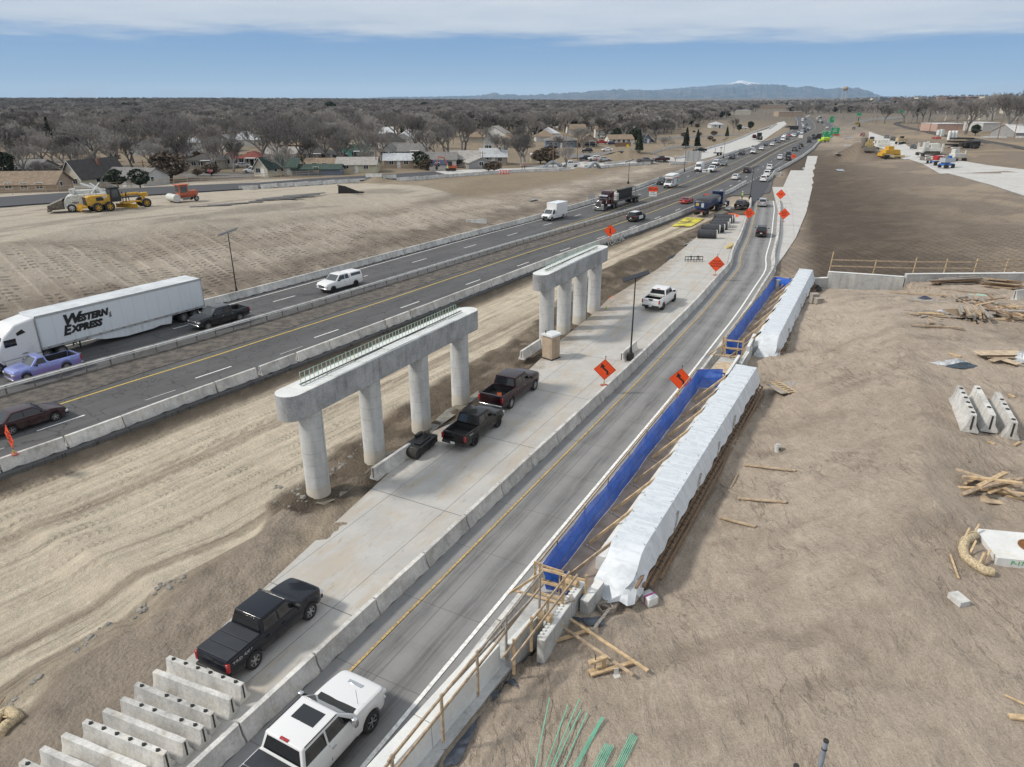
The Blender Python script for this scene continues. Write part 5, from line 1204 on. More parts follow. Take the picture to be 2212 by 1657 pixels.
  for sy in (1,-1): b.box(((x0_+x1_)/2+.05,sy*(W-.15),S['rail']-.27),(x1_-x0_-.14,.02,.46))
  b.box((x1_-.03,0,S['rail']-.27),(.02,W*1.7,.46));b.box((x0_+.13,0,S['rail']-.27),(.02,W*1.7,.46));b.build('bed_liner',MPL,root)
 if bedtop=='topper':
  b=MB();x0_,x1_=S['bed'];cabin(b,S,x0_-.02,x1_+.06,x0_+.10,x1_+.02,S['rail']-.02,H-.06,W-.06,W-.20,.07);b.build('topper',mp_,root)
  for sy in (1,-1):
   g=MB();f=.2;pane(g,[(x0_+.25,sy*(W-.06-.14*.25),S['rail']+.15),(x1_-.1,sy*(W-.06-.14*.25),S['rail']+.15),(x1_-.14,sy*(W-.06-.14*.8),H-.18),(x0_+.3,sy*(W-.06-.14*.8),H-.18)],.014);g.build('topper_window',MGL,root)
 return root
def hang(s,line=HW): u=line.tan(s);return math.atan2(u[1],u[0])
def end_on(k,x,y,L,toward,line=HW,z=0,da=0):
 """pixel = ground point under the near bumper; returns centre + heading. toward: heads to the camera"""
 p=PZ(k,x,y,z) if z is not None else P(k,x,y);s,d=line.of(p);a=hang(s,line)+da;u=Vector((math.cos(a),math.sin(a),0));c=p+u*(L/2)
 return Vector((c.x,c.y,(z if z is not None else gz(c.x,c.y)))),(a+pi if toward else a)
def side_on(k,x,y,W,toward,line=HW,z=0,ang=None):
 """pixel = ground point midway between the two near-side wheels"""
 p=PZ(k,x,y,z) if z is not None else P(k,x,y)
 if ang is None: s,d=line.of(p);ang=hang(s,line)
 u=Vector((math.cos(ang),math.sin(ang),0));n=Vector((-u.y,u.x,0))
 if n.dot(Vector((p.x,p.y,0)))<0: n=-n
 c=p+n*(W/2-.12);return Vector((c.x,c.y,(z if z is not None else p.z))),(ang+pi if toward else ang)
def two_wheels(k,fx,fy,rx,ry,W,z=0.,show=None):
 f=PZ(k,fx,fy,z);r=PZ(k,rx,ry,z);d=f-r
 if show: print('wheelbase',show,round(d.length,2))
 u=d.normalized();n=Vector((-u.y,u.x,0));m=(f+r)/2
 if n.dot(Vector((m.x,m.y,0)))<0: n=-n
 c=m+n*(W/2-.15);return c,math.atan2(u.y,u.x)
def shift(c,a,S):      # wheelbase midpoint -> body centre
 L,fo,wb=S['L'],S['fo'],S['wb'];dx=-(L/2-fo-wb/2);u=Vector((math.cos(a),math.sin(a),0));return c+u*dx
def tw(kind,k,fx,fy,rx,ry,z=0.,show=None):
 S=SPEC[kind];c,a=two_wheels(k,fx,fy,rx,ry,S['W'],z,show);return shift(c,a,S),a
def text(s,size,mat,parent,M,name='lettering',depth=.006,shear=0.,bold=0.,sx=1.,align='CENTER'):
 cu=bpy.data.curves.new(name,'FONT');cu.body=s;cu.size=size;cu.extrude=depth;cu.align_x=align;cu.align_y='CENTER';cu.shear=shear;cu.offset=bold;cu.resolution_u=2
 o=bpy.data.objects.new('tmp',cu);COL.objects.link(o);dg=bpy.context.evaluated_depsgraph_get();me=bpy.data.meshes.new_from_object(o.evaluated_get(dg));bpy.data.objects.remove(o)
 me.materials.clear();me.materials.append(mat);me.transform(M@Matrix.Diagonal((sx,1,1,1)));r=bpy.data.objects.new(name,me);COL.objects.link(r);r.parent=parent;return r
def plane(o,xd,yd=(0,0,1)):
 x=Vector(xd).normalized();y=Vector(yd).normalized();z=x.cross(y);M=Matrix((x,y,z)).transposed().to_4x4();return T(*o)@M
RAMP=RM
c,a=tw('crewlong','L',1395,1320,690,1990,.01,'gmc')
ua=RM.tan(8);a=math.atan2(ua[1],ua[0]);fw=PZ('L',1400,1335,.01);u=Vector((ua[0],ua[1],0));n=Vector((-u.y,u.x,0));S=SPEC['crewlong'];c=fw+n*(S['W']/2-.12)-u*(S['L']/2-S['fo'])
gmc=vehicle('crewlong','white',c,a,'big white crew cab pickup with a dark bed cover and sunroof driving on the ramp',3,rim='chrome',spk=6,bedtop='tonneau',extras=('chrome',))
b=MB();b.box((.28,0,SPEC['crewlong']['H']+.006),(.62,.98,.012));b.build('sunroof',MGL,gmc,bevel=.004)
b=MB();b.box((-.80,0,SPEC['crewlong']['H']-.005),(.10,.36,.06));b.build('brake_lamp',MTL,gmc,bevel=.01)
for sy in (1,-1):
 b=MB();b.box((.15,sy*1.06,.50),(2.5,.22,.07));b.build('running_board',MPL,gmc,bevel=.02)
 b=MB();b.box((.02,sy*.80,SPEC['crewlong']['H']-.008),(1.5,.03,.03));b.build('roof_seam',MPL,gmc)
 b=MB();b.box((1.15,sy*1.23,1.52),(.16,.20,.34));b.build('tow_mirror',MCHR,gmc,bevel=.03)
b=MB();b.box((2.62,0,1.355),(.16,.66,.035));b.build('hood_scoop',MCHR,gmc,bevel=.01)
b=MB();b.box((1.55,0,1.41),(.30,1.62,.03));b.build('wiper_cowl',MPL,gmc,bevel=.01)
b=MB();b.tube([(1.9,-.72,1.38),(1.86,-.72,2.1)],.007,5);b.build('antenna',MPL,gmc)
c,a=tw('mid','L',880,378,398,805,.012,'tacoma')
t1=vehicle('mid','navyblack',c,a,'navy black crew cab pickup with folding bed cover parked beside the spare barriers',3,rim='alloy',spk=6,bedtop='tonneau')
for wch in [o for o in t1.children if o.name.startswith('wheel')]:
 pass
text('TRD 4X4',.17,MRIM,t1,plane((-2.0,-.945,1.06),(1,0,0)),depth=.012,sx=1.5)
c,a=tw('mid','F',2040,1435,1838,1598,.012,'tacoma2')
t2=vehicle('mid','black',c,a,'glossy black crew cab pickup with open bed parked behind the maroon pickup',3,rim='dark',spk=5)
text('TRD',.17,MRIM,t2,plane((-2.0,-.945,1.06),(1,0,0)),depth=.012,sx=1.5)
c,a=tw('crewlong','G',142,1120,-60,1280,.012,'f250')   # wheels
f=PZ('G',142,1122,.012);r_=PZ('F',2150,1278,.012);print('f250',(f-r_).length)
u=(f-r_).normalized();a=math.atan2(u.y,u.x);n=Vector((-u.y,u.x,0));c=shift((f+r_)/2+n*.9,a,SPEC['crewlong'])
t3=vehicle('crewlong','darkmaroon',c,a,'dark maroon crew cab pickup with an open bed and silver bumper on the slab',3,rim='alloy',spk=8,extras=('chrome',))
b=MB();b.box((-2.0,-.1,1.02),(.6,.35,.1),Rz(.5).to_3x3());o=b.build('orange_vest',M_('vest_orange',(.6,.12,.03),.9),t3,bevel=.03)
c,a=tw('crewlong','G',1335,365,1238,438,.012,'f250w')
t4=vehicle('crewlong','white',c,a,'white crew cab pickup with a bed toolbox, parked alone far up the slab',3,rim='dark',spk=8)
b=MB();b.box((-1.40,0,1.42),(.52,1.72,.22));b.build('tool_box',MGALV,t4,bevel=.02)
b=MB();b.box((-3.20,0,1.36),(.02,.5,.12));b.build('tailgate_badge',MPL,t4)
b=MB();b.box((-.83,0,2.03),(.08,.34,.05));b.build('brake_lamp',MTL,t4)
c,a=tw('crew','E',1785,608,2045,535,0,'ram');vehicle('crew','charcoal',c,a,'charcoal quad cab pickup with a chrome grille just behind the long white trailer',3,rim='alloy',spk=6,extras=('chrome',))
c,a=tw('reg','E',235,1050,575,955,0,'gmcp');vehicle('reg','lilac',c,a,'lowered lilac and blue regular cab pickup with big wheels beside the guardrail',3,rim='alloy',spk=10,extras=('chrome',))
c,a=tw('ext','F',640,293,828,240,0,'f150');v=vehicle('ext','white',c,a,'white extended cab pickup with a white bed topper on the highway',3,rim='dark',spk=6,bedtop='topper',extras=('chrome',))
c,a=tw('sedan','E',478,1383,108,1503,0,'maroon sedan');v=vehicle('sedan','darkmaroon',c,a,'dark maroon fastback sedan heading right, at the left picture edge',3,rim='alloy',spk=5)
b=MB()
for sy in (1,-1): b.bar((-1.5,sy*.80,.97),(1.0,sy*.86,.95),.02,.03)
b.build('window_trim',MCHR,v)
def box_truck(col,c,a,label,uhaul=False,detail=2):
 S=SPEC['cutaway'];r=vehicle('cutaway',col,c,a,label,detail,cat='box truck',rim='alloy' if not uhaul else 'alloy',spk=6,extras=('u',) if uhaul else ())
 h=3.05 if not uhaul else 3.25;b=MB();b.box((-1.18,0,.82+(h-.82)/2),(4.1,2.22,h-.82));b.build('cargo_box',PT('white'),r,bevel=.05)
 b=MB();b.box((-1.18,0,h+.01),(4.14,2.26,.05));b.build('box_roof',M_('box_roof',(.62,.66,.70),.5),r,bevel=.02)
 if uhaul:
  b=MB();b.box((1.45,0,2.72),(1.25,2.18,1.06));b.build('cab_attic',PT('white'),r,bevel=.14)
  text('U-HAUL',.52,M_('uhaul_black',(.03,.03,.03),.6),r,plane((2.085,0,2.86),(0,1,0)),bold=.012,sx=1.1)
  b=MB();b.box((-1.1,0,2.35),(4.16,2.245,.30));b.box((2.08,0,2.38),(.012,2.0,.08));b.build('orange_stripe',M_('uhaul_orange',(.45,.10,.08),.5),r)
  b=MB();b.box((-2.2,0,1.6),(1.6,2.25,1.2));b.build('side_mural',M_('uhaul_mural',(.10,.30,.30),.5,var=.5,sc=1.2),r)
 return r
c,a=end_on('C',238,1228,6.3,True);box_truck('white',c,a,'plain white box truck with a black bumper in the left carriageway')
c,a=end_on('C',1278,948,6.3,True);box_truck('white',c,a,'rental box truck with red stripe and black lettering on its brow',True)
# ---- heavy trucks
def big_wheel(parent,x,y,R=.51,W=.30,rim='alloy',n=2):
 wheel(parent,x,y,R,W,rim,8)
 if n==2: wheel(parent,x,y-math.copysign(.33,y),R,W,rim,8)
def beam_frame(parent,x0,x1,z=.95):
 b=MB()
 for sy in (1,-1): b.box(((x0+x1)/2,sy*.43,z),(x1-x0,.1,.26))
 b.box(((x0+x1)/2,0,z),(.2,.9,.2));b.build('chassis',MPL,parent)
def tractor(col,c,a,label,classic):
 p=PT(col);r=empty('semi_truck',c,a,label,'semi truck');beam_frame(r,-1.3,5.6)
 for x in (-.66,.66):
  for sy in (1,-1): big_wheel(r,x,sy*1.0,rim='chrome' if classic else 'alloy')
 for sy in (1,-1): big_wheel(r,4.95 if classic else 4.6,sy*1.03,rim='chrome' if classic else 'alloy',n=1)
 b=MB();b.box((0,0,1.18),(1.1,.9,.12));b.build('fifth_wheel',MPL,r)
 if classic:
  b=MB();b.side([(3.55,.95),(5.55,.85),(5.60,1.85),(5.3,1.98),(3.55,2.12)],-.58,.58);b.build('hood',p,r,bevel=.07)
  for sy in (1,-1):
   b=MB();b.loft([[Vector((x,y_*sy,z)) for y_ in (.55,1.22)] + [Vector((x,y_*sy,z-.1)) for y_ in (1.22,.55)] for x,z in ((4.2,1.0),(4.35,1.18),(4.65,1.35),(5.2,1.33),(5.5,1.05),(5.6,.8))]);b.build('fender',p,r)
   b=MB();b.box((5.55,sy*.88,1.28),(.2,.42,.2));b.build('headlight',MHL,r,bevel=.04)
   b=MB();b.tube([(2.15,sy*1.05,1.0),(2.15,sy*1.05,4.1)],.10,12);b.build('exhaust_stack',MCHR,r)
   b=MB();b.tube([(2.6,sy*.95,.85),(3.9,sy*.95,.85)],.30,14);b.build('fuel_tank',MCHR,r)
   b=MB();b.tube([(3.75,sy*.75,1.3),(3.75,sy*.75,2.1)],.19,12);b.build('air_cleaner',MCHR,r)
   b=MB();b.box((3.3,sy*1.33,2.35),(.1,.12,.55));b.bar((3.3,sy*1.0,2.5),(3.3,sy*1.33,2.5),.03);b.build('mirror',MCHR,r)
   b=MB();b.box((-.0,sy*1.0,1.12),(2.3,.55,.05));b.box((1.05,sy*1.0,.9),(.06,.55,.5));b.build('mudguard',MCHR,r)
  b=MB();b.box((5.62,0,1.35),(.08,1.02,1.12));b.build('grille_shell',MCHR,r,bevel=.03)
  b=MB()
  for k in range(9): b.box((5.67,-.42+k*.105,1.35),(.03,.05,1.0))
  b.build('grille_bars',MPL,r)
  b=MB();b.box((5.72,0,.55),(.14,2.46,.50));b.box((5.75,.93,1.05),(.08,.55,.5));b.box((5.75,-.93,1.05),(.08,.55,.5))
  for sy in (1,-1): b.bar((5.78,sy*.62,.5),(5.78,sy*.62,2.0),.08)
  b.bar((5.78,-.62,1.98),(5.78,.62,1.98),.08);b.build('front_bumper',MCHR,r,bevel=.02)
  b=MB();b.side([(2.35,1.0),(3.6,1.0),(3.6,2.1),(3.25,2.88),(2.35,2.9)],-1.0,1.0);b.build('cab',p,r,bevel=.07)
  b=MB();pane(b,[(3.62,-.85,2.18),(3.62,.85,2.18),(3.33,.8,2.74),(3.33,-.8,2.74)],.02);b.build('windshield',MGL2,r)
  b=MB();b.box((3.62,0,2.82),(.5,1.9,.16),Ry(.5).to_3x3());b.build('sun_visor',MCHR,r)
  for sy in (1,-1): b=MB();b.box((2.95,sy*1.0,2.4),(.75,.03,.5));b.build('side_window',MGL,r)
  b=MB();b.side([(.95,1.0),(2.34,1.0),(2.34,3.35),(1.9,3.62),(.95,3.62)],-1.15,1.15);b.build('sleeper',p,r,bevel=.08)
  for sy in (1,-1): b=MB();pane(b,[(2.37,sy*.15,3.0),(2.37,sy*.9,3.0),(2.30,sy*.85,3.42),(2.30,sy*.15,3.42)],.05);b.build('upper_window',MGL,r)
  b=MB()
  for k in range(5): b.box((3.2,-.7+k*.35,2.93),(.12,.09,.07))
  b.build('marker_lights',MAMB,r)
 else:
  b=MB();b.side([(3.3,.55),(6.0,.5),(6.08,1.0),(5.85,1.45),(4.75,1.95),(3.3,2.05)],-1.12,1.12);b.build('hood',p,r,bevel=.16)
  b=MB();b.side([(.95,.85),(4.15,.85),(4.15,1.95),(3.55,2.95),(2.6,3.75),(.95,4.0)],-1.22,1.22);b.build('cab',p,r,bevel=.14)
  b=MB();pane(b,[(4.16,-1.0,2.02),(4.16,1.0,2.02),(3.62,.92,2.85),(3.62,-.92,2.85)],.03);b.build('windshield',MGL2,r)
  for sy in (1,-1):
   b=MB();b.box((3.2,sy*1.225,2.35),(.95,.02,.62));b.build('side_window',MGL,r,bevel=.01)
   b=MB();b.side([(1.85,2.95),(2.55,2.8),(2.6,3.05),(2.1,3.28)],sy*1.215,sy*1.232);b.build('sleeper_window',MGL,r)
   b=MB();b.side([(.35,1.15),(.95,1.1),(.95,3.9),(.35,3.7)],sy*1.2,sy*1.23);b.build('side_fairing',p,r)
   b=MB();b.side([(.25,2.0),(.45,2.0),(.45,3.6),(.25,3.6)],sy*1.235,sy*1.25);b.build('fairing_edge',MPL,r)
   b=MB();b.side([(1.0,.35),(3.9,.35),(3.9,.86),(1.0,.86)],sy*1.15,sy*1.21);b.build('side_skirt',p,r,bevel=.02)
   b=MB();b.box((1.75,sy*1.225,1.55),(.6,.012,.9));b.build('locker_door',M_('white_panel',(.62,.63,.64),.4),r,bevel=.01)
  b=MB();b.box((6.02,0,.62),(.2,2.4,.5));b.build('front_bumper',p,r,bevel=.08)
  text('15409',.2,MPL,r,plane((2.3,-1.24,1.2),(1,0,0)));text('15409',.2,MPL,r,plane((2.3,1.24,1.2),(-1,0,0)))
 return r
pr=PZ('E',1750,408,1.12);pf=PZ('E',363,780,1.12);print('trailer len',(pr-pf).length)
u=(pf-pr).normalized();n=Vector((-u.y,u.x,0));n=n if n.dot(pr)>0 else -n
pf=pr+u*16.15;ctr=(pr+pf)/2+n*1.3;at=math.atan2(u.y,u.x)
TRL=empty('semi_trailer',(ctr.x,ctr.y,0),at,'long white dry van trailer with black lettering on its side','semi trailer')
mtr=NT('trailer_panel');g=mtr.co.outputs['Object'];q=mtr.n.new('ShaderNodeSeparateXYZ');mtr.l(g,q.inputs[0])
ln=mtr.rng(mtr.math('ABSOLUTE',mtr.math('SUBTRACT',mtr.math('FRACT',mtr.math('MULTIPLY',q.outputs[0],1/1.22)),.5)),.006,.02,1,0)
ds=mtr.rng(mtr.noise(1,5,.7,mtr.map(g,(3,1,.7))),.48,.7);low_=mtr.rng(q.outputs[2],1.1,2.2,.5,.06)
col=mtr.mix(mtr.math('MULTIPLY',ds,low_),(.62,.66,.70),(.33,.31,.28));col=mtr.mix(mtr.math('MULTIPLY',ln,.4),col,(.3,.3,.3));mtr.set('Base Color',col);mtr.set('Roughness',.4)
H0,H1=1.12,4.08
b=MB();b.box((0,0,(H0+H1)/2),(16.15,2.58,H1-H0));b.build('cargo_box',mtr.m,TRL,bevel=.02)
b=MB()
for sy in (1,-1): b.box((0,sy*1.295,H1-.09),(16.17,.03,.2));b.box((0,sy*1.295,H0+.06),(16.17,.03,.2))
for sx in (1,-1):
 for sy in (1,-1): b.box((sx*8.06,sy*1.28,(H0+H1)/2),(.08,.06,H1-H0))
b.build('edge_rails',M_('trailer_alu',(.40,.42,.43),.45,.4),TRL)
b=MB();b.box((0,0,H1+.012),(16.1,2.54,.02));b.build('trailer_roof',M_('trailer_roof',(.50,.53,.55),.5,var=.2,sc=.6),TRL)
for x in (-6.9,-5.65):
 for sy in (1,-1): big_wheel(TRL,x,sy*1.02)
b=MB();b.box((-6.3,0,.85),(3.2,1.1,.4));b.box((0,0,1.02),(15.8,.9,.16));b.build('underframe',MPL,TRL)
for sy in (1,-1):
 b=MB();b.side([(-4.3,.95),(-4.1,.30),(-2.9,.42),(-2.2,.30),(.6,.28),(2.6,.55),(4.2,1.05),(-4.3,1.1)],sy*1.22,sy*1.25);b.build('side_skirt',mtr.m,TRL)
 b=MB();b.bar((4.6,sy*.6,1.0),(4.6,sy*.6,.25),.1);b.box((4.6,sy*.6,.22),(.25,.25,.04));b.bar((4.6,sy*.6,.4),(5.2,0,1.0),.05);b.build('landing_gear',MPL,TRL)
 b=MB();b.box((-7.75,sy*1.0,.85),(.04,.6,.6));b.build('mud_flap',MPL,TRL)
mblk=M_('lettering_black',(.012,.012,.013),.5)
sgn=-1 if (Vector((-u.y,u.x,0))-n).length<.1 else 1
sy=sgn*1.312
xd=(1,0,0) if sgn<0 else (-1,0,0)
tx=4.3
def rows(o_,ch,x,z,size,small,w_):
 pass
X0=tx
L_=lambda s,size,x,z,sx: text(s,size,mblk,TRL,plane((x,sy,z),xd),shear=.28,bold=.062,sx=sx,align='LEFT',name='trailer_lettering')
k=-1 if sgn>0 else 1
L_('W',1.25,X0-k*1.7,3.12,1.15);L_('ESTERN',.80,X0-k*1.7+k*1.28,3.02,1.0)
L_('E',1.15,X0-k*1.7-k*.1,2.22,1.0);L_('XPRESS',.80,X0-k*1.7+k*.62,2.20,1.04);text('inc.',.38,mblk,TRL,plane((X0+k*2.55,sy,2.5),(0,0,1),(-1*k,0,0)),bold=.01,align='LEFT')
text('WESTERN\nEXPRESS',.36,mblk,TRL,plane((8.09,0,3.0),(0,1,0)),bold=.012,shear=.2)
b=MB()
for i in range(14):
 x=7.5-i*1.12;b.box((x,sy,H0+.06),(.28,.01,.05))
b.build('reflector_tape',M_('reflector',(.10,.02,.02),.4),TRL)
tc_=ctr+u*(8.075-.95);tractor('white',Vector((tc_.x,tc_.y,0)),at,'white aerodynamic sleeper tractor cut by the left picture edge, pulling the white trailer',False)
c,a=end_on('C',695,1140,5.75*2,True);c,a=end_on('C',690,1142,11.6,True)
tractor('maroon',c,a,'maroon long nose truck with chrome grille guard and stacks facing the camera',True)
uu_=Vector((math.cos(a),math.sin(a),0));fb=empty('flatbed_trailer',c-uu_*5.2,a,'flatbed trailer behind the maroon truck','trailer')
b=MB();b.side([(-7.2,1.1),(6.3,1.25),(6.3,1.45),(-7.2,1.35)],-1.28,1.28);b.build('deck',M_('deck_dark',(.06,.058,.055),.8,var=.4),fb,bevel=.01)
for x in (-6.3,-5.1):
 for s_ in (1,-1): big_wheel(fb,x,s_*1.02)
b=MB();b.box((-5.7,0,.9),(2.6,1.1,.35));b.build('axle_frame',MPL,fb)
ld=empty('steel_form',c-uu_*6.6+Vector((0,0,1.43)),a,'long black steel box form standing upright on the flatbed','steel form')
b=MB();b.box((0,.1,.95),(7.6,.12,1.9));b.box((0,.25,1.93),(7.9,.95,.10));b.box((0,.3,.05),(7.6,.8,.08));b.build('form_panel',M_('form_black',(.018,.02,.02),.5,.3),ld)
b=MB()
for k in range(6): b.bar((-3.6+k*1.44,-.12,.0),(-3.6+k*1.44,.02,1.9),.06)
for s_ in (1,-1): b.bar((s_*3.75,.2,1.9),(s_*4.1,-.7,.1),.06);b.bar((s_*3.75,.9,1.9),(s_*4.1,1.0,.1),.06)
b.build('form_ribs',MDARK,ld)
st=empty('wrapped_stack',c-uu_*1.45+Vector((0,0,1.36)),a,'stack of white wrapped bales strapped behind the maroon sleeper','bale')
b=MB()
for k in range(2): b.box((0,.05,.38+k*.78),(1.0,1.7,.72))
b.build('bales',M_('bale_white',(.5,.5,.5),.6,var=.3,sc=6),st,bevel=.05)
b=MB()
for k in range(3):
 b.box((0,.05,.12+k*.42),(1.03,1.73,.05))
b.build('straps',MPL,st)
pb=PZ('a',740,865,0);s,_=HW.of(pb);ad=math.atan2(*( (PZ('a',1080,720,0)-PZ('a',700,865,0)).yx));
ud=Vector((math.cos(ad),math.sin(ad),0));cb=pb+ud*.6
tub=empty('dump_trailer',cb+ud*4.6,ad,'dark blue end dump trailer with a black tarp over its load','dump trailer')
b=MB();rings=[]
for x,hw,z0,zt_ in ((-4.7,1.2,1.25,2.55),(-4.5,1.25,1.2,2.75),(4.0,1.25,1.35,2.85),(4.4,1.2,1.9,2.85)):
 rings.append([Vector((x,-hw,zt_)),Vector((x,-hw*.96,z0+.5)),Vector((x,-hw*.6,z0)),Vector((x,hw*.6,z0)),Vector((x,hw*.96,z0+.5)),Vector((x,hw,zt_))])
b.loft(rings);b.build('tub',PT('blue'),tub)
b=MB();rings=[]
for x,z_ in ((-4.75,2.60),(-4.3,2.95),(-2,3.05),(0,3.12),(2,3.1),(3.9,3.15),(4.45,2.9)):
 rings.append([Vector((x,y,z_+(.0 if abs(y)<1 else -.2)+.12*(1-abs(y)/1.3)+.04*math.sin(x*3+y*2))) for y in (-1.32,-.9,-.45,0,.45,.9,1.32)]+[Vector((x,y,z_-.28)) for y in (1.34,-1.34)])
b.loft(rings);b.build('tarp',M_('tarp_black',(.018,.02,.021),.45,var=.4,sc=2),tub,60)
b=MB();b.box((-4.78,0,1.95),(.06,2.1,1.2));b.build('tail_gate',PT('blue'),tub)
b=MB();b.box((-4.83,.55,2.1),(.03,.6,.5));b.build('yellow_placard',M_('placard',(.5,.33,.05),.6),tub)
b=MB();b.box((-4.83,-.5,2.0),(.03,.5,.8));b.build('pale_placard',M_('placard2',(.4,.42,.44),.6),tub)
for x in (-4.2,-2.95,3.3,4.5):
 for s_ in (1,-1): big_wheel(tub,x,s_*1.02,rim='dark')
b=MB();b.box((-3.6,0,.95),(3.8,1.0,.4));b.box((-5.35,0,.95),(.2,2.4,.22));b.box((0,0,1.05),(9.2,.8,.2));b.build('underframe',MPL,tub)
for s_ in (1,-1):
 b=MB();b.box((-5.48,s_*.85,.98),(.05,.5,.12));b.build('taillight',MTL,tub)
tractor('darkblue',cb+ud*9.3-ud*.0,ad,'dark blue tractor pulling the tarped dump trailer beside the highway',True)
# ---------------------------------------------------------------- smaller traffic
RB='right'
def traffic(lst,toward,line=HW,z=0,group=None):
 for kind,col,k,x,y,lab,*ex in lst:
  S=SPEC[kind];c,a=end_on(k,x,y,S['L'],toward,line,z);det=ex[0] if ex else 1
  vehicle(kind,col,c,a,lab,det,group=group,rim='alloy' if col!='black' else 'dark')
traffic([('suv','charcoal','C',1212,918,'dark suv with maroon bumper beside the rental box truck',1),('van','white','C',1537,806,'tall white cargo van in the left carriageway',2),
 ('crew','white','a',905,250,'white pickup directly behind the arrow road sign'),('suv','white','a',965,150,'white suv ahead of a grey coupe in the left carriageway'),('sedan','grey','a',1080,160,'grey sports sedan with lit headlights beside the white suv'),
 ('suv','black','a',1198,60,'black suv alone in the left carriageway before the dark pickup'),('crew','charcoal','c',72,1385,'dark pickup near the barrier of the left carriageway'),('crew','white','c',325,1362,'white pickup in front of a silver suv in the left carriageway'),
 ('suv','silver','c',325,1268,'silver suv right behind the white pickup'),('csuv','white','c',508,1280,'white crossover beside the silver suv'),('sedan','black','c',590,1182,'black sedan left of the white hatchback'),('csuv','white','c',738,1190,'white hatchback right of the black sedan'),
 ('csuv','grey','c',875,1125,'grey crossover in front of the white van in the jam'),('van','white','c',962,1090,'white van in the middle of the far traffic jam'),('sedan','charcoal','c',828,1085,'dark sedan left of the white van in the jam'),('csuv','black','c',1058,1052,'black suv right of the white van in the jam'),
 ('sedan','white','c',1010,985,'white car behind the van in the jam',0),('sedan','red','c',1102,990,'reddish car with bright lamps in the jam',0),('sedan','white','c',1155,972,'white car right of the reddish car',0),('suv','white','c',1212,990,'white suv in the outer lane of the jam',0),('sedan','charcoal','c',1285,968,'dark car between two white cars in the jam',0),
 ('csuv','white','c',1375,932,'white crossover near the small white sign',0),('sedan','silver','c',1312,908,'pale car left of the white crossover in the jam',0),('suv','black','c',1440,900,'black suv at the right of the jam',0),('sedan','silver','c',1385,872,'silver car in the back of the jam',0),('csuv','charcoal','c',1508,862,'dark crossover at the median side of the jam',0),
 ('suv','white','c',1528,832,'white suv at the median side of the jam',0),('sedan','black','c',1435,830,'black car in the back of the jam',0),('sedan','silver','c',1412,800,'silver car deep in the jam',0),('sedan','charcoal','c',1487,745,'dark car alone by the far median',0),('sedan','white','c',1408,760,'white car deep in the jam',0),('sedan','silver','c',1388,722,'last silver car in the jam',0),
 ('van','white','c',1395,655,'far white truck at the head of the jam',0),('sedan','charcoal','c',1465,632,'far dark car beside the white truck',0),('sedan','white','c',1492,572,'far white car on the highway bend',0),('sedan','white','c',1530,552,'farthest white car on the highway bend',0)],True,group=None)
for t_ in ((),): pass
c,a=end_on('C',968,1236,4.95,False);pol=vehicle('suv','black',c,a,'black and white police suv with a lit tail on the right carriageway',2,cat='police car',rim='dark',extras=('pol',))
for sy in (1,-1):
 b=MB();b.side([(-.95,.45),(.85,.45),(.85,1.08),(-.95,1.08)],sy*.972,sy*.985);b.build('white_door',PT('white'),pol)
b=MB();b.box((-.75,0,1.765),(2.1,1.12,.02));b.build('white_roof',PT('white'),pol,bevel=.008)
b=MB();b.box((2.55,0,.62),(.1,1.0,.45));b.build('push_bar',MPL,pol)
traffic([('coupe','red','C',1418,1082,'low red convertible with a black soft top on the right carriageway',2)],False)
traffic([('sedan','white','a',1248,352,'white sedan alone in the right carriageway',2),('suv','black','a',1415,258,'black suv alone in the right carriageway',2),('csuv','white','a',1655,384,'nearest white crossover on the dark asphalt tongue',2),('suv','white','a',1705,308,'white suv just ahead of the white crossover on the asphalt tongue',2),('csuv','white','a',1740,215,'white crossover farther up where the ramp joins'),
 ('csuv','white','c',905,1476,'white crossover beside the black suv in the right carriageway'),('suv','black','c',1088,1502,'black suv next to a small orange diamond sign'),('crew','charcoal','c',1088,1420,'dark pickup ahead of the black suv'),('crew','grey','c',1218,1302,'grey pickup in the right carriageway'),('csuv','grey','c',1300,1252,'grey crossover ahead of the grey pickup'),
 ('suv','black','c',1356,1212,'black suv ahead of the grey crossover'),('suv','charcoal','c',1530,1118,'dark suv alone near the green signs',0),('sedan','grey','c',1530,1035,'grey car left of the far black pair',0),('suv','black','c',1637,1050,'left of the far black suvs near the green signs',0),('suv','charcoal','c',1695,1022,'right of the far black suvs near the green signs',0),('sedan','black','c',1630,985,'black car ahead of the pair near the green signs',0),
 ('sedan','white','c',1925,812,'white car beyond the green signs',0),('sedan','silver','c',1865,765,'silver car beyond the green signs',0),('suv','black','c',1815,706,'dark suv on the far right carriageway',0),('sedan','charcoal','c',1725,692,'dark car on the far right carriageway',0),('sedan','white','c',1780,655,'white car on the far right carriageway',0),('van','beige','c',1703,632,'far pale truck on the right carriageway',0),('suv','black','c',1788,596,'far dark suv on the bend',0),('sedan','white','c',1755,566,'far white car on the bend',0),('sedan','silver','c',1840,568,'far silver car on the bend',0)],False)
for kind,col,k,x,y,lab in (('csuv','silver','a',1645,744,'silver crossover on the ramp above the black one'),('csuv','black','a',1624,1178,'black crossover with roof rails on the ramp below the silver one')):
 S=SPEC[kind];c,a=end_on(k,x,y,S['L'],False,RM);v=vehicle(kind,col,c,a,lab,2)
b=MB()
for sy in (1,-1): b.bar((-1.7,sy*.62,1.73),(.2,sy*.62,1.73),.04)
for x in (-1.3,-.4): b.bar((x,-.62,1.76),(x,.62,1.76),.04)
b.build('roof_rack',MPL,v)
c,a=end_on('a',1312,772,4.6,False,HW);vehicle('csuv','black',c,a-.1,'black crossover parked in the dirt beside the man in the yellow vest',2)
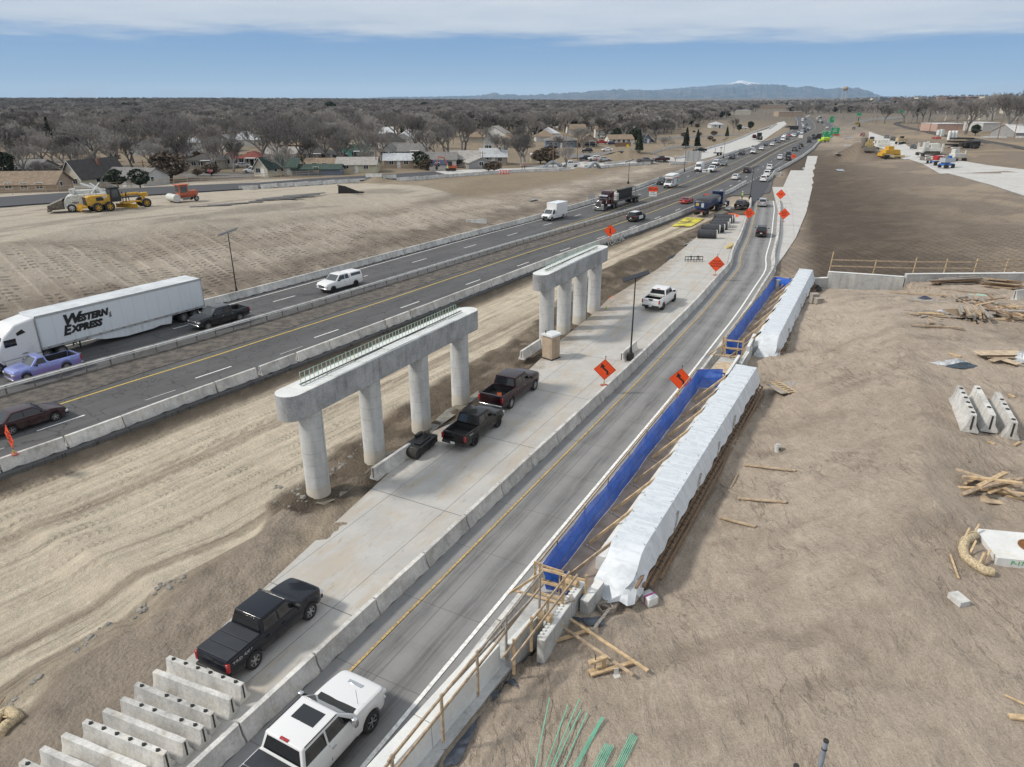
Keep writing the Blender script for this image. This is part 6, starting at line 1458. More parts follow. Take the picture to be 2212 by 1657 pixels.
def parked(lst):
 for kind,col,k,x,y,deg,lab in lst:
  p=P(k,x,y);S=SPEC[kind];vehicle(kind,col,Vector((p.x,p.y+.6,gz(p.x,p.y+.6)+.12)),math.radians(deg),lab,1)
parked([('ext','white','g',760,545,190,'white pickup behind the frontage barriers beside the curved grey pipe'),('csuv','charcoal','g',962,448,185,'dark sedan parked left of two white cars by the frontage road'),('csuv','white','g',1100,452,185,'white hatchback parked between two cars by the frontage road'),('sedan','silver','g',1240,462,5,'silver sedan parked right of the white hatchback'),
 ('csuv','black','g',995,335,178,'black boxy off road car on the street beyond the frontage road'),('sedan','white','g',1285,318,182,'white sedan driving on the street beyond the frontage road'),('crew','grey','g',1830,492,0,'grey pickup beside the frontage barriers'),('crew','maroon','g',2050,470,195,'red pickup towing a small trailer on the concrete'),
 ('crew','charcoal','g',470,295,185,'dark pickup parked in front of the blue grey house'),('crew','black','g',1045,250,0,'black pickup parked beside the tan porch house'),('crew','red','g',1200,215,0,'rusty red pickup parked between two houses'),('csuv','darkblue','g',1358,230,0,'dark blue hatchback parked by the wooden fence'),('csuv','white','g',1238,132,0,'white suv on the upper driveway'),
 ('suv','charcoal','C',1145,558,0,'dark suv parked beside the slate grey house'),('crew','black','C',1560,640,200,'black flatbed pickup on the far concrete shoulder'),('crew','black','A',945,785,160,'dark pickup parked under the bare trees on the left'),('van','white','A',830,890,200,'white van parked behind the pale gable house'),('sedan','silver','A',2070,775,10,'silver sedan parked in front of the red roofed house'),('csuv','white','A',2150,820,180,'white pickup shaped car beside the dark trailer'),
 ('crew','black','B',1260,690,200,'dark pickup in the yard behind the metal roofed house'),('suv','charcoal','A',300,600,0,'dark suv under trees at far left'),('sedan','white','C',1940,437,0,'white car parked beyond the three dark pines'),('sedan','charcoal','c',1085,798,200,'grey car on the far concrete lane'),('sedan','white','c',140,822,0,'far white pickup near the dark bushes')])
for kind,col,x,y,lab,tow in (('crew','red',865,655,'red pickup on the big new ramp',1),('crew','black',995,722,'black work truck with white cab rack on the big new ramp',0),('csuv','grey',1203,686,'grey car on the right side of the big new ramp',1),('crew','black',1295,722,'black pickup on the right side of the big new ramp',1),('csuv','charcoal',1582,838,'dark blue grey suv alone on the big new ramp',1),('csuv','grey',740,555,'grey car high up on the big new ramp',0)):
 p=P('b',x,y);S=SPEC[kind];a=hang(bb.of(p)[0],bb);a=a+(0 if tow else pi);vehicle(kind,col,Vector((p.x,p.y,p.z+.25)),math.radians(235) if tow else math.radians(60),lab,1)
# ---------------------------------------------------------------- site things
def zat(base,k,x,y):
 r=ray(k,x,y);return CAMZ+r.z*(base.y/r.y)
MOR=M_('sign_orange',(.78,.075,.012),.45,var=.06);MBLK=M_('sign_black',(.02,.018,.016),.5);MGRN=M_('sign_green',(.015,.20,.085),.45,var=.08);MWS=M_('sign_white',(.68,.70,.70),.5,var=.08);MVY=M_('vest_yellow',(.42,.60,.03),.8);MVO=M_('vest_orange2',(.60,.10,.03),.8);MSKIN=M_('skin',(.36,.2,.13),.6)
def flatpath(pts,w_,z=.01):
 b=MB();n=len(pts);L=[];Rr=[]
 for i in range(n):
  p=Vector((*pts[i],z));d=(Vector((*pts[min(i+1,n-1)],z))-Vector((*pts[max(i-1,0)],z))).normalized();q=Vector((-d.y,d.x,0));L.append(p+q*w_/2);Rr.append(p-q*w_/2)
 b.loft([[a,c,c+Vector((0,0,.006)),a+Vector((0,0,.006))] for a,c in zip(L,Rr)]);return b
def diamond(k,x,y,zb,label,what,half=.86,h=.40,face=None,pole=True,mat=None,light=False,lean=0):
 base=PZ(k,x,y,zb);to=Vector((-base.x,-base.y,0)).normalized();a=math.atan2(to.y,to.x)
 if face is not None: a=face
 r=empty('road_sign',base,a,label,'road sign','orange roadwork signs');cz=h+half
 F=plane((.03,0,cz),(0,1,0))if True else None
 if lean: F=F@Rz(0)
 b=MB();d=.05;rr=[(half,0),(0,half),(-half,0),(0,-half)]
 b.prism([(p[0],p[1]) for p in rr],-.012,0);o=b.build('panel',mat or MOR,r);o.data.transform(F)
 b=MB();h2=half*.955;h3=half*.93
 for i in range(4):
  p,q=rr[i],rr[(i+1)%4];f1,f2=h2/half,h3/half
  b.loft([[Vector((p[0]*f1,p[1]*f1,.003)),Vector((p[0]*f2,p[1]*f2,.003))],[Vector((q[0]*f1,q[1]*f1,.003)),Vector((q[0]*f2,q[1]*f2,.003))]],close=False,cap=False)
 o=b.build('border',MBLK,r);o.data.transform(F)
 if isinstance(what,tuple):
  for i,t_ in enumerate(what): text(t_,half*.30,MBLK,r,F@T(0,half*.30*((len(what)-1)/2-i)*1.02,.004),depth=.002,bold=.004)
 elif what in('curve','curve2'):
  s=half/.77;P_=[(.20,-.36),(.20,-.22),(.14,-.08),(.0,.02),(-.10,.10),(-.14,.2)]
  o=flatpath([(p[0]*s,p[1]*s) for p in P_],.13*s,.004).build('arrow',MBLK,r,80);o.data.transform(F)
  b=MB();b.prism([(-.32*s,.12*s),(.02*s,.22*s),(-.22*s,.46*s)],.004,.01);o=b.build('arrow_head',MBLK,r);o.data.transform(F)
 elif what=='merge':
  s=half/.77
  b=flatpath([(.0,-.42),(0,.2)],.11,.004);c_=flatpath([(.16,-.40),(.12,-.25),(.02,-.08)],.09,.005);b.add(c_.v,c_.f);o=b.build('arrow',MBLK,r,80);o.data.transform(F)
  b=MB();b.prism([(-.14,.14),(.14,.14),(0,.44)],.004,.01);o=b.build('arrow_head',MBLK,r);o.data.transform(F)
 b=MB();b.bar((0,0,-.02),(0,0,cz+half*.9),.045);b.bar((-.0,-half*.8,cz),(0,half*.8,cz),.025);b.build('mast',MGALVD,r)
 b=MB();b.box((.0,0,.10),(.10,.10,.26));b.build('spring_clamp',M_('clamp_yellow',(.45,.40,.05),.6),r)
 b=MB();b.box((0,0,-.03),(.34,.5,.07));b.bar((0,-.3,-.02),(0,.3,.02),.05);b.build('bracket',M_('bracket_red',(.35,.10,.09),.6),r)
 if light:
  b=MB();b.tube([(0,0,cz+half*.9),(.0,.03,cz+half+.22)],.02,5);b.box((0,.03,cz+half+.2),(.05,.1,.05));b.build('sign_top_hook',MDARK,r)
 return r
diamond('G',742,1078,.82,'orange diamond sign with a reverse curve arrow on the barrier left of the ramp','curve',light=True)
diamond('G',1385,1165,.82,'orange diamond sign with a reverse curve arrow half hidden behind the blue netting','curve2',light=True)
diamond('C',790,1385,.82,'orange diamond sign with a merge arrow on the highway barrier above the graffiti','merge',half=.98)
diamond('e',612,232,.82,'orange diamond sign reading trucks entering highway',('TRUCKS','ENTERING','HIGHWAY'),light=True,half=1.0)
diamond('a',1448,938,.82,'left of the two orange signs reading short merge area',('SHORT','MERGE','AREA'),half=1.0)
diamond('a',1945,948,.82,'right of the two orange signs reading short merge area',('SHORT','MERGE','AREA'),light=True,half=1.0)
diamond('a',1900,655,.6,'orange diamond sign reading bump beside the new concrete strip',('BUMP',),half=1.05)
diamond('c',1200,1475,.9,'small far orange diamond sign beside the black suv',('ROAD','WORK'),half=.9,h=.2)
s_=diamond('J',145,140,.82,'narrow leaning orange sign seen almost edge on at the left picture edge',('ROAD','WORK','AHEAD'),half=.85,h=.3,face=math.radians(-131))
def post_sign(k,x,y,kt,xt,yt,w_,h_,mat,label,lines=(),tm=None,z=0,back=False,name='road_sign',cat='road sign',posts=1,face=None):
 p=PZ(k,x,y,z);zt_=zat(p,kt,xt,yt);to=Vector((-p.x,-p.y,0)).normalized();r=empty(name,p,math.atan2(to.y,to.x) if face is None else face,label,cat)
 b=MB();b.box((0,0,zt_-z-h_/2),(.03,w_,h_));b.build('panel',mat,r)
 if lines:
  for i,l in enumerate(lines): text(l,h_*.75/len(lines),tm or MBLK,r,plane((.02,0,zt_-z-h_/2+h_*.8*((len(lines)-1)/2-i)/len(lines)),(0,1,0)),depth=.003)
 b=MB()
 for i in range(posts):
  yy=0 if posts==1 else (-w_*.35+i*w_*.7/(posts-1));b.bar((-.04,yy,0),(-.04,yy,zt_-z-.1),.07)
 b.build('post',MGALVD,r);return r
r_=post_sign('g',1925,1010,'g',1942,820,2.0,1.05,MOR,'orange and white fines double sign on a post in the median',('BEGIN',));zt_=zat(PZ('g',1925,1010),'g',1942,820)
b=MB();b.box((0,0,zt_-1.55),(.03,1.7,1.0));b.build('white_panel',MWS,r_);text('FINES\nDOUBLE',.4,MBLK,r_,plane((.02,0,zt_-1.45),(0,1,0)),depth=.003)
post_sign('g',1058,1010,'g',1058,915,1.5,1.7,M_('sign_back',(.28,.29,.29),.6),'grey back of a road sign left of the maroon truck',back=True,posts=2)
post_sign('a',880,650,'a',880,552,1.6,1.2,MOR,'orange sign half hidden behind the dark blue dump truck',('ROAD',))
r_=post_sign('a',838,300,'a',850,200,2.1,.9,MWS,'white one way arrow sign on a thin post in the median');zt_=zat(PZ('a',838,300),'a',850,200)
b=MB();b.prism([(-.8,.1),(.1,.1),(.1,.3),(.8,0),(.1,-.3),(.1,-.1),(-.8,-.1)],.0,.006);o=b.build('arrow',MBLK,r_);o.data.transform(plane((.02,0,zt_-.45),(0,1,0)))
post_sign('a',660,130,'a',680,-60,5.2,3.4,M_('sign_back2',(.33,.345,.35),.6,var=.2),'large grey back of a guide sign on three posts beside the frontage road',posts=3,face=math.radians(70),z=.2)
post_sign('c',1355,1015,'c',1355,948,2.4,3.2,MWS,'small white sign in the far median')
post_sign('c',1215,835,'c',1215,755,6.,3.,MBLK,'dark message board standing in the far gore',('',),z=0)
post_sign('A',1805,870,'A',1797,782,.8,.8,M_('stop_red',(.4,.02,.03),.5),'small red stop sign on the street corner at left',('STOP',),MWS,z=2.5)
post_sign('C',942,622,'C',942,572,1.1,1.1,M_('sign_yellow',(.6,.42,.03),.5),'small yellow diamond road sign by the street',z=.9)
def guide(k,x0,y0,x1,y1,t_y,lines,label,z=0,arrows=False,ph=True,yb=None):
 p=PZ(k,(x0+x1)/2,yb if yb else y1+60,z);zt_=zat(p,k,(x0+x1)/2,y0);zb_=zat(p,k,(x0+x1)/2,y1)
 ra_,rb_=ray(k,x0,(y0+y1)/2),ray(k,x1,(y0+y1)/2);w_=(rb_.x/rb_.y-ra_.x/ra_.y)*p.y;to=Vector((-p.x,-p.y,0)).normalized()
 r=empty('guide_sign',Vector((p.x,p.y,z)),math.atan2(to.y,to.x),label,'guide sign','green guide signs');H=zt_-zb_
 b=MB();b.box((0,0,zb_+H/2-z),(.12,w_,H));b.build('panel',MGRN,r)
 b=MB()
 for s_ in (1,-1): b.box((.062,s_*w_*.485,zb_+H/2-z),(.01,w_*.012,H*.97));b.box((.062,0,zb_+H/2-z+s_*H*.48),(.01,w_*.97,H*.012))
 b.build('border',MWS,r)
 for tx,yy,zz_,sz in lines: text(tx,sz*H,MWS,r,plane((.07,-yy*w_*-1,zb_-z+H*zz_),(0,1,0)),depth=.01,bold=.01)
 if arrows:
  for yy in (-.32,.35):
   b=flatpath([(0,-.5*H*.3),(0,0),(-.3*H*.3,.3*H*.3)],H*.06,.0);o=b.build('arrow',MWS,r,80);o.data.transform(plane((.07,yy*w_,zb_-z+H*.25),(0,1,0)))
 b=MB()
 for s_ in (-.38,.38): b.bar((-.1,s_*w_,0),(-.1,s_*w_,zt_-z),.25)
 b.build('post',MGALVD,r);return r
guide('c',1800,860,2020,1010,0,[('NORTH',-.3,.86,.13),('WEST',.15,.86,.13),('50',.15,.62,.2),('25',-.3,.62,.18)],'front green guide sign with curved arrows and two shields beyond the ramp nose',arrows=True,yb=1085)
guide('c',1990,790,2165,930,0,[('29th',.0,.72,.22),('Street',.0,.45,.22)],'rear green guide sign reading 29th Street with an orange patch',yb=985)
p_=PZ('c',2085,985);guide_o=PZ('c',2085,975);b=MB();b.prism([(-2.6,-1.1),(2.6,-1.1),(2.4,.1),(.9,.4),(.5,2.0),(-.5,2.0),(-.9,.4),(-2.4,.1)],0,.1);o=b.build('orange_sign_cover',MOR);zc_=zat(guide_o,'c',2085,915);o.data.transform(Rz(math.atan2(-guide_o.y,-guide_o.x))@plane((0,0,0),(0,1,0)));o.location=(guide_o.x*.99,guide_o.y*.99,zc_);tag(o,'orange folded sign leaning in front of the rear green guide sign','sign')
guide('c',1970,550,2065,690,0,[('2',.2,.6,.3)],'far green guide sign over the dark underpass',yb=700)
guide('b',770,318,840,358,0,[],'small far green guide sign over the side road',yb=430,z=.5);guide('b',1365,280,1440,318,0,[],'green guide sign left of the far bare trees',yb=440,z=1.)
p=PZ('c',1820,1040);b=MB();b.box((0,0,1.6),(.4,6.2,2.6));o=b.build('message_board',MBLK,bevel=.05);o.location=p;o.rotation_euler=(0,0,math.atan2(-p.y,-p.x));tag(o,'dark trailer message board below the front green guide sign','message board')
b=MB();b.tube([(0,-1,.8),(0,1,.8)],.7,14)
p=PZ('c',1880,1105);r=empty('water_pump',p,.3,'lime yellow wheeled pump on the dirt below the green guide sign','pump')
b=MB();b.box((0,0,1.6),(4.2,2.2,1.8));b.build('housing',M_('lime',(.40,.55,.04),.5),r,bevel=.4);b=MB();b.box((-3.0,0,.9),(2.,1.8,.9));b.build('skid',M_('lime',(),0) if 0 else MATS['lime'],r,bevel=.1)
for sx in (-1.2,1.2):
 for sy in (1,-1): wheel(r,sx,sy*1.0,.45,.25)
def light_pole(k,x,y,kt,xt,yt,label,zb=0.,pan=2.3,yaw=0.,on_block=True,num=None):
 p=PZ(k,x,y,zb);zt_=zat(p,kt,xt,yt);r=empty('light_pole',p,yaw,label,'light pole','black solar light poles');H=zt_-zb
 b=MB();b.tube([(0,0,.9),(0,0,H-.2)],[.075,.045],10);b.build('pole',MDARK,r)
 b=MB();b.tube([(0,0,.5),(0,0,1.2)],[.18,.09],12);b.box((0,0,.32),(.55,.42,.66));b.build('base',MDARK,r,bevel=.02)
 b=MB();b.box((0,0,H),(pan,.62,.05),(Ry(-.32)@Rx(.25)).to_3x3());b.bar((0,0,H-.4),(0,0,H),.05);b.bar((0,0,H-.25),(.5,0,H-.05),.04);b.build('solar_panel',M_('solar_cell',(.012,.014,.02),.25),r)
 if num: text(num,.42,MOR,r,plane((.0,-.215,.38),(1,0,0)))
 return r
light_pole('V',513,642,'V',489,501,'black solar light pole on the left highway barrier, marked with an orange number',.0,num='1')
light_pole('G',965,868,'G',972,150,'tall black solar light pole between the slab and the ramp')
light_pole('C',948,912,'C',966,712,'thin black solar light pole behind the maroon truck')
light_pole('C',1426,805,'C',1432,603,'thin black solar light pole left of the white van')
light_pole('a',1472,625,'a',1545,178,'thin leaning black solar light pole at the tip of the slab')
light_pole('C',1760,690,'C',1762,525,'thin far light pole beside the small trailer')
p=PZ('G',290,862,.012);to=Vector(RM.tan(25).tolist()+[0]);r=empty('portable_toilet',p+Vector((0,.45,0)),math.atan2(to.y,to.x)-pi/2-.25,'tan portable toilet with a white roof standing below the far bridge pier','portable toilet')
mtan=M_('toilet_tan',(.36,.28,.205),.5);b=MB();b.box((0,0,1.1),(1.1,1.12,2.05));b.build('cabin',mtan,r,bevel=.02)
b=MB();b.box((0,0,.04),(1.2,1.25,.09));b.build('skid_base',MDARK,r)
b=MB();b.side([(-.64,2.12),(.64,2.12),(.58,2.27),(0,2.38),(-.58,2.27)],-.66,.66);b.build('roof_cap',M_('toilet_roof',(.62,.64,.65),.5),r,bevel=.02)
b=MB();b.tube([(-.35,-.35,2.2),(-.35,-.35,2.55)],.05,8);b.build('vent_pipe',MDARK,r)
b=MB();b.box((0,-.57,1.02),(.8,.02,1.75));b.build('door',M_('toilet_door',(.40,.315,.235),.5),r,bevel=.01)
b=MB()
for k_ in range(3): b.box((.565,-.2,1.7+k_*.08),(.02,.5,.03))
b.box((.565,0,1.0),(.03,.04,1.7));b.build('side_ribs',mtan,r)
mpb=M_('pipe_wrap',(.035,.037,.042),.6,var=.3,sc=2)
pa,pb_=PZ('a',785,1190),PZ('a',1000,1198);pd=(pb_-pa).normalized()
for i,(x,y) in enumerate(((1000,1198),(1040,1122),(1108,1110),(1158,1072),(1188,1020),(1200,960),(1222,978),(1250,962),(1180,1040))):
 e_=PZ('a',x,y);L_=2.95;c=e_-pd*(L_/2)+Vector((0,.55,0));r=empty('concrete_pipe',Vector((c.x,c.y,.02)),math.atan2(pd.y,pd.x)+random.uniform(-.03,.03),'short concrete drain pipe wrapped in black, in the double row on the slab','pipe','black wrapped pipes on the slab')
 b=MB();b.lathe([(.52,L_/2-.02),(.70,L_/2-.02),(.70,-L_/2),(.52,-L_/2),(.52,L_/2-.02)],(0,0,.70),'x',26);b.build('pipe_wrap',mpb,r)
 b=MB();b.lathe([(.51,L_/2),(.695,L_/2),(.695,L_/2+.12),(.60,L_/2+.16),(.51,L_/2+.02)],(0,0,.70),'x',26);b.build('pipe_collar',MBAR,r)
my=NT('mat_yellow');g=my.n.new('ShaderNodeNewGeometry').outputs['Position'];vv=my.rng(my.voro(3.4,'F1',g,.15),.04,.12,.0,1);my.set('Base Color',my.mix(my.math('MULTIPLY',my.rng(my.noise(.5,4,.6,g),.35,.55),my.math('ADD',.55,my.math('MULTIPLY',vv,.45))),(.16,.13,.06),(.56,.50,.045)));my.set('Roughness',.7)
mq=[PZ('a',*p_,.0) for p_ in ((360,990),(640,1002),(828,888),(560,872))]
for i in range(2):
 for j in range(2):
  f=lambda u,v:(mq[0]*(1-u)+mq[1]*u)*(1-v)+(mq[3]*(1-u)+mq[2]*u)*v
  q=[f(.01+.5*i,.01+.5*j),f(.49+.5*i,.01+.5*j),f(.49+.5*i,.49+.5*j),f(.01+.5*i,.49+.5*j)];z=max(gz(v.x,v.y) for v in q)+.08
  b=MB();b.loft([[Vector((v.x,v.y,z)) for v in q],[Vector((v.x,v.y,z+.07)) for v in q]]);o=b.build('ground_mat',my.m,bevel=.01);tag(o,'yellow knobbed vehicle mat on the haul road, %s'%(('near left','far left','near right','far right')[i*2+j]+' of the four'),'mat','yellow mats on the haul road')
p=PZ('M',1365,560,.012);a=math.atan2(RM.tan(18)[1],RM.tan(18)[0]);r=empty('sweeper_attachment',p+Vector((0,.35,0)),a+.05,'black sweeper attachment lying on the slab by the single barrier','attachment')
b=MB();b.box((.1,0,.42),(2.1,1.25,.62));b.build('housing',M_('attach_black',(.018,.018,.02),.45,.2,var=.5,sc=2),r,bevel=.12)
b=MB();b.tube([(-.95,-.6,.35),(-.95,.6,.35)],.34,16);b.build('drum',MDARK,r)
b=MB();b.box((.2,-.2,.78),(1.4,.5,.06));b.box((.7,.45,.80),(.6,.25,.12));b.box((1.2,0,.5),(.2,1.3,.5));b.bar((-.8,-.66,.7),(1.0,-.66,.75),.08);b.bar((.2,-.66,.2),(1.2,-.7,.7),.07);b.build('frame',MPL,r,bevel=.02)
b=MB()
for k_ in range(4): b.tube([(.3+.2*k_,-.3,.82),(.5+.2*k_,0,.98),(1.0,.2*k_-.2,.8)],.03,6)
b.build('hoses',MDARK,r)
p=P('a',680,1555);r=empty('grapple',p+Vector((0,.4,0)),0.05,'black grapple bucket lying on the slab below the row of pipes','grapple')
b=MB()
for zz_ in (.12,.55,1.0): b.bar((-1.25,0,zz_),(1.25,0,zz_),.09,.09)
for k_ in range(7): b.bar((-1.25+k_*2.5/6,0,.05),(-1.25+k_*2.5/6,.05,1.05),.06);b.bar((-1.25+k_*2.5/6,0,.12),(-1.25+k_*2.5/6,.8,.2),.06)
b.build('grapple_frame',MDARK,r)
b=MB()
for xx in (-.5,.5): b.tube([(xx,.2,1.0),(xx,-.25,1.15),(xx,-.3,.6)],.08,6)
b.build('tines',MDARK,r)
b=MB();b.tube([P('a',290,1535),P('a',330,1500)+Vector((0,0,.15)),P('a',400,1450)+Vector((0,0,.1))],[.25,.42,.3],10);o=b.build('hose_bundle',MPL);tag(o,'black rolled hose lying in the brown mud beside the slab','hose')
p=P('G',760,460);r=empty('traffic_cone',p,0,'lime traffic cone at the slab edge by the orange sheet','cone');b=MB();b.lathe([(.15,.04),(.03,.72),(.0,.72)],n=14);b.build('cone',MATS['lime'],r);b=MB();b.box((0,0,.02),(.38,.38,.04));b.build('cone_base',MATS['lime'],r)
drape('orange_sheet',topoly('G 780,348 815,325 965,342 945,360'),MVO,dz=.12,step=1,kind=None,skirt=.04,label='flat orange safety sheet on the slab edge near the far pier',cat='sheet')
b=MB();pts=[P('G',840,348)+Vector((0,0,.15)),P('G',825,385)+Vector((0,0,.22)),P('G',790,410)+Vector((0,0,.18)),P('G',765,432)+Vector((0,0,.1))];b.tube(pts,[.1,.16,.2,.12],8);o=b.build('black_hose',MPL);tag(o,'limp black hose running off the orange sheet','hose')
drape('orange_net',topoly('a 1150,850 1230,845 1325,868 1300,900 1265,900 1190,870'),MVO,dz=.25,step=1,kind=None,skirt=.2,label='crumpled orange safety net behind the black wrapped pipes',cat='net')
drape('broken_slab',topoly('a 955,1378 1100,1375 1225,1418 1150,1428 1010,1410'),MBAR2,dz=.1,step=1,kind=None,skirt=.08,label='thin broken slab of concrete on the new slab',cat='slab')
drape('plywood_sheet',topoly('a 1108,785 1150,735 1222,760 1180,800'),MBAR,dz=.35,step=1,kind=None,skirt=.1,label='pale concrete panel lying in the mud beside the dump truck',cat='slab')
p=P('a',1190,1355);r=empty('pallet',p+Vector((0,.5,0)),.2,'broken yellow pallet standing on the slab','pallet');b=MB()
for k_ in range(5): b.box((-.6+k_*.28,0,.2+k_*.08),(.12,.9,.5+.12*k_))
b.build('pallet_boards',M_('pallet_y',(.50,.42,.22),.8),r)
gp0=PZ('C',755,1440,.1);gp1=PZ('C',915,1352,.7);mg1=M_('graffiti_silver',(.50,.52,.50),.6,var=.3);mg2=M_('graffiti_black',(.03,.035,.03),.7)
ga=PZ('C',760,1435,.35);gb=PZ('C',912,1372,.35);gu=(gb-ga);gl=gu.length;gu.normalize();gn_=Vector((gu.y,-gu.x,0));gm=(ga+gb)/2
r=empty('graffiti',gm+gn_*.02,0,'graffiti block letters sprayed along the back of the highway barrier','graffiti')
fg=plane((0,0,0),gu,(0,0,1));M_g=plane(-gn_*-.12+Vector((0,0,.12)),gu,Vector((-gn_.x*.28,-gn_.y*.28,1)))
text('TORCHL',1.02,mg2,r,T(.0,.0,.0)@M_g,bold=.05,sx=gl/3.9);text('TORCHL',.98,mg1,r,T(*(gn_*.012))@M_g,bold=.0,sx=gl/3.95)
# ---------------------------------------------------------------- people
def person_mesh():
 J=[((0,0,.95),.135),((0,0,1.15),.14),((0,0,1.38),.15),((0,0,1.50),.07),((0,.0,1.56),.06),((0,.01,1.66),.10),((0,.01,1.74),.085)]
 v=[j[0] for j in J];rad=[j[1] for j in J];e=[(i,i+1) for i in range(len(J)-1)]
 def chain(root,pts):
  p=root
  for c,rr_ in pts: v.append(c);rad.append(rr_);e.append((p,len(v)-1));p=len(v)-1
  return p
 for s in (1,-1):
  chain(0,[((.10*s,0,.88),.105),((.11*s,.02,.48),.07),((.12*s,-.02,.10),.045),((.12*s,.12,.04),.04)])
  h=chain(2,[((.19*s,0,1.40),.065),((.27*s,.02,1.12),.045),((.29*s,.08,.88),.032),((.29*s,.10,.80),.03)])
  for f in range(4): chain(h,[((.29*s+(f-1.5)*.004,.075+f*.02,.75),.009),((.285*s,.08+f*.02,.70-.005*abs(f-1.5)),.008)])
  chain(h,[((.27*s,.14,.79),.01),((.262*s,.15,.755),.008)])
 me=bpy.data.meshes.new('person');me.from_pydata(v,e,[]);o=bpy.data.objects.new('tmp',me);COL.objects.link(o)
 m=o.modifiers.new('s','SKIN');m.use_smooth_shade=True
 for i,sv in enumerate(me.skin_vertices[0].data): sv.radius=(rad[i],rad[i]*(.8 if i<4 else 1));sv.use_root=(i==0)
 o.modifiers.new('u','SUBSURF').levels=1
 dg=bpy.context.evaluated_depsgraph_get();r=bpy.data.meshes.new_from_object(o.evaluated_get(dg));bpy.data.objects.remove(o);return r
PM=person_mesh();PM.materials.clear()
mcl=NT('work_clothes');q=mcl.n.new('ShaderNodeSeparateXYZ');mcl.l(mcl.co.outputs['Object'],q.inputs[0]);z_=q.outputs[2];c1=mcl.mix(mcl.math('GREATER_THAN',z_,.93),(.02,.022,.03),(.06,.07,.09));ax=mcl.math('ABSOLUTE',q.outputs[0])
hand=mcl.math('MULTIPLY',mcl.math('LESS_THAN',z_,.90),mcl.math('GREATER_THAN',ax,.22));c1=mcl.mix(mcl.math('MAXIMUM',mcl.math('GREATER_THAN',z_,1.52),hand),c1,(.36,.2,.13));mcl.set('Base Color',c1);mcl.set('Roughness',.85)
PM.materials.append(mcl.m)
def person(p,ang,vest,hat,label,scale=1.02):
 o=bpy.data.objects.new('person',PM);COL.objects.link(o);o.location=p;o.rotation_euler=(0,0,ang);o.scale=(scale,)*3;tag(o,label,'person','workers on the site')
 b=MB();rings=[]
 for z,rx,ry in ((.86,.175,.145),(1.0,.175,.145),(1.2,.19,.155),(1.36,.225,.16),(1.46,.17,.13)): rings.append([Vector((rx*math.cos(t_),ry*math.sin(t_),z)) for t_ in np.linspace(0,2*pi,14,endpoint=False)])
 b.loft(rings);b.build('vest',vest,o,60)
 b=MB()
 for z in (1.0,1.22): b.lathe([(.19,z),(.2,z+.025),(.19,z+.05)],n=14)
 b.build('reflective_band',MWS,o)
 b=MB();b.lathe([(.15,1.70),(.115,1.72),(.11,1.79),(.06,1.83),(.0,1.84)],n=14);b.build('hard_hat',hat,o,60)
 b=MB();b.box((0,.105,1.635),(.02,.03,.03));b.box((-.035,.098,1.67),(.02,.01,.012));b.box((.035,.098,1.67),(.02,.01,.012));b.box((0,.1,1.595),(.05,.01,.01));b.build('face',MSKIN,o)
hw_=M_('hat_white',(.65,.65,.65),.4)
for k,x,y,an,v_,lab in (('a',1357,642,.2,MVY,'man in a bright yellow vest standing behind the parked black crossover'),('g',72,568,2,MVO,'left of two workers in orange vests at the frontage barrier'),('g',108,568,1,MVO,'right of two workers in orange vests at the frontage barrier'),('i',1226,497,2.5,MVY,'worker in a yellow vest beside the small excavator'),('g',1094,480,1,MVO,'left of two workers between the parked white cars'),('g',1128,468,3,MVO,'right of two workers between the parked white cars'),('a',412,95,1.5,MVO,'worker in orange bending over on the frontage concrete'),('b',1050,765,0,MVO,'worker in orange on the big new ramp'),('b',1098,762,0,MVY,'worker in yellow on the big new ramp')):
 p=P(k,x,y);person(Vector((p.x,p.y,gz(p.x,p.y)+.1)),an,v_,hw_,lab)
# ---------------------------------------------------------------- machines
MCY=M_('machine_yellow',(.52,.30,.035),.5,var=.2);MCW=M_('machine_white',(.50,.50,.47),.5,var=.35,sc=4);MCO=M_('machine_orange',(.42,.10,.045),.5,var=.2);MCB=M_('machine_blue',(.03,.12,.36),.5);MCR=M_('machine_red',(.36,.03,.03),.5);MDIRT=M_('machine_dirty',(.17,.155,.135),.9,var=.5,sc=5)
def two(k,ax,ay,bx,by):
 a=P(k,ax,ay);b=P(k,bx,by);d=b-a;return a,b,math.atan2(d.y,d.x)
def mwheel(r,x,y,R,W,rim=None): wheel(r,x,y,R,W,rim or MCY,6)
a,b_,an=two('f',1498,510,2062,448);u=Vector((math.cos(an),math.sin(an),0));n=Vector((-u.y,u.x,0));c=a+n*1.1
print('grader wb',(b_-a).length)
r=empty('road_grader',Vector((c.x,c.y,gz(c.x,c.y))),an,'yellow road grader with a black cab parked on the graded pad','grader')
for x in (-.8,.8,6.1):
 for sy in (1,-1): mwheel(r,x,sy*1.05,.68,.4)
b=MB();b.side([(-2.0,.95),(1.1,.95),(1.3,1.4),(1.3,2.25),(-1.5,2.3),(-2.1,2.05)],-.6,.6);b.build('engine_housing',MCY,r,bevel=.06)
b=MB();b.box((-2.08,0,1.6),(.1,1.1,1.1));b.box((-.2,.615,1.8),(1.0,.03,.5));b.box((-.2,-.615,1.8),(1.0,.03,.5));b.build('radiator_grille',MPL,r)
text('CAT',.34,MWS,r,plane((.55,-.64,2.0),(1,0,0)),bold=.02)
b=MB();b.side([(1.2,1.2),(2.7,1.2),(2.8,1.7),(2.55,3.15),(1.35,3.2)],-.75,.75);b.build('cab',MPL,r,bevel=.05)
b=MB();b.box((1.95,-.76,2.4),(.9,.03,1.1));b.box((1.95,.76,2.4),(.9,.03,1.1));b.build('cab_glass',MGL2,r);b=MB();b.box((1.95,0,3.22),(1.6,1.6,.1));b.build('cab_roof',MDARK,r,bevel=.03)
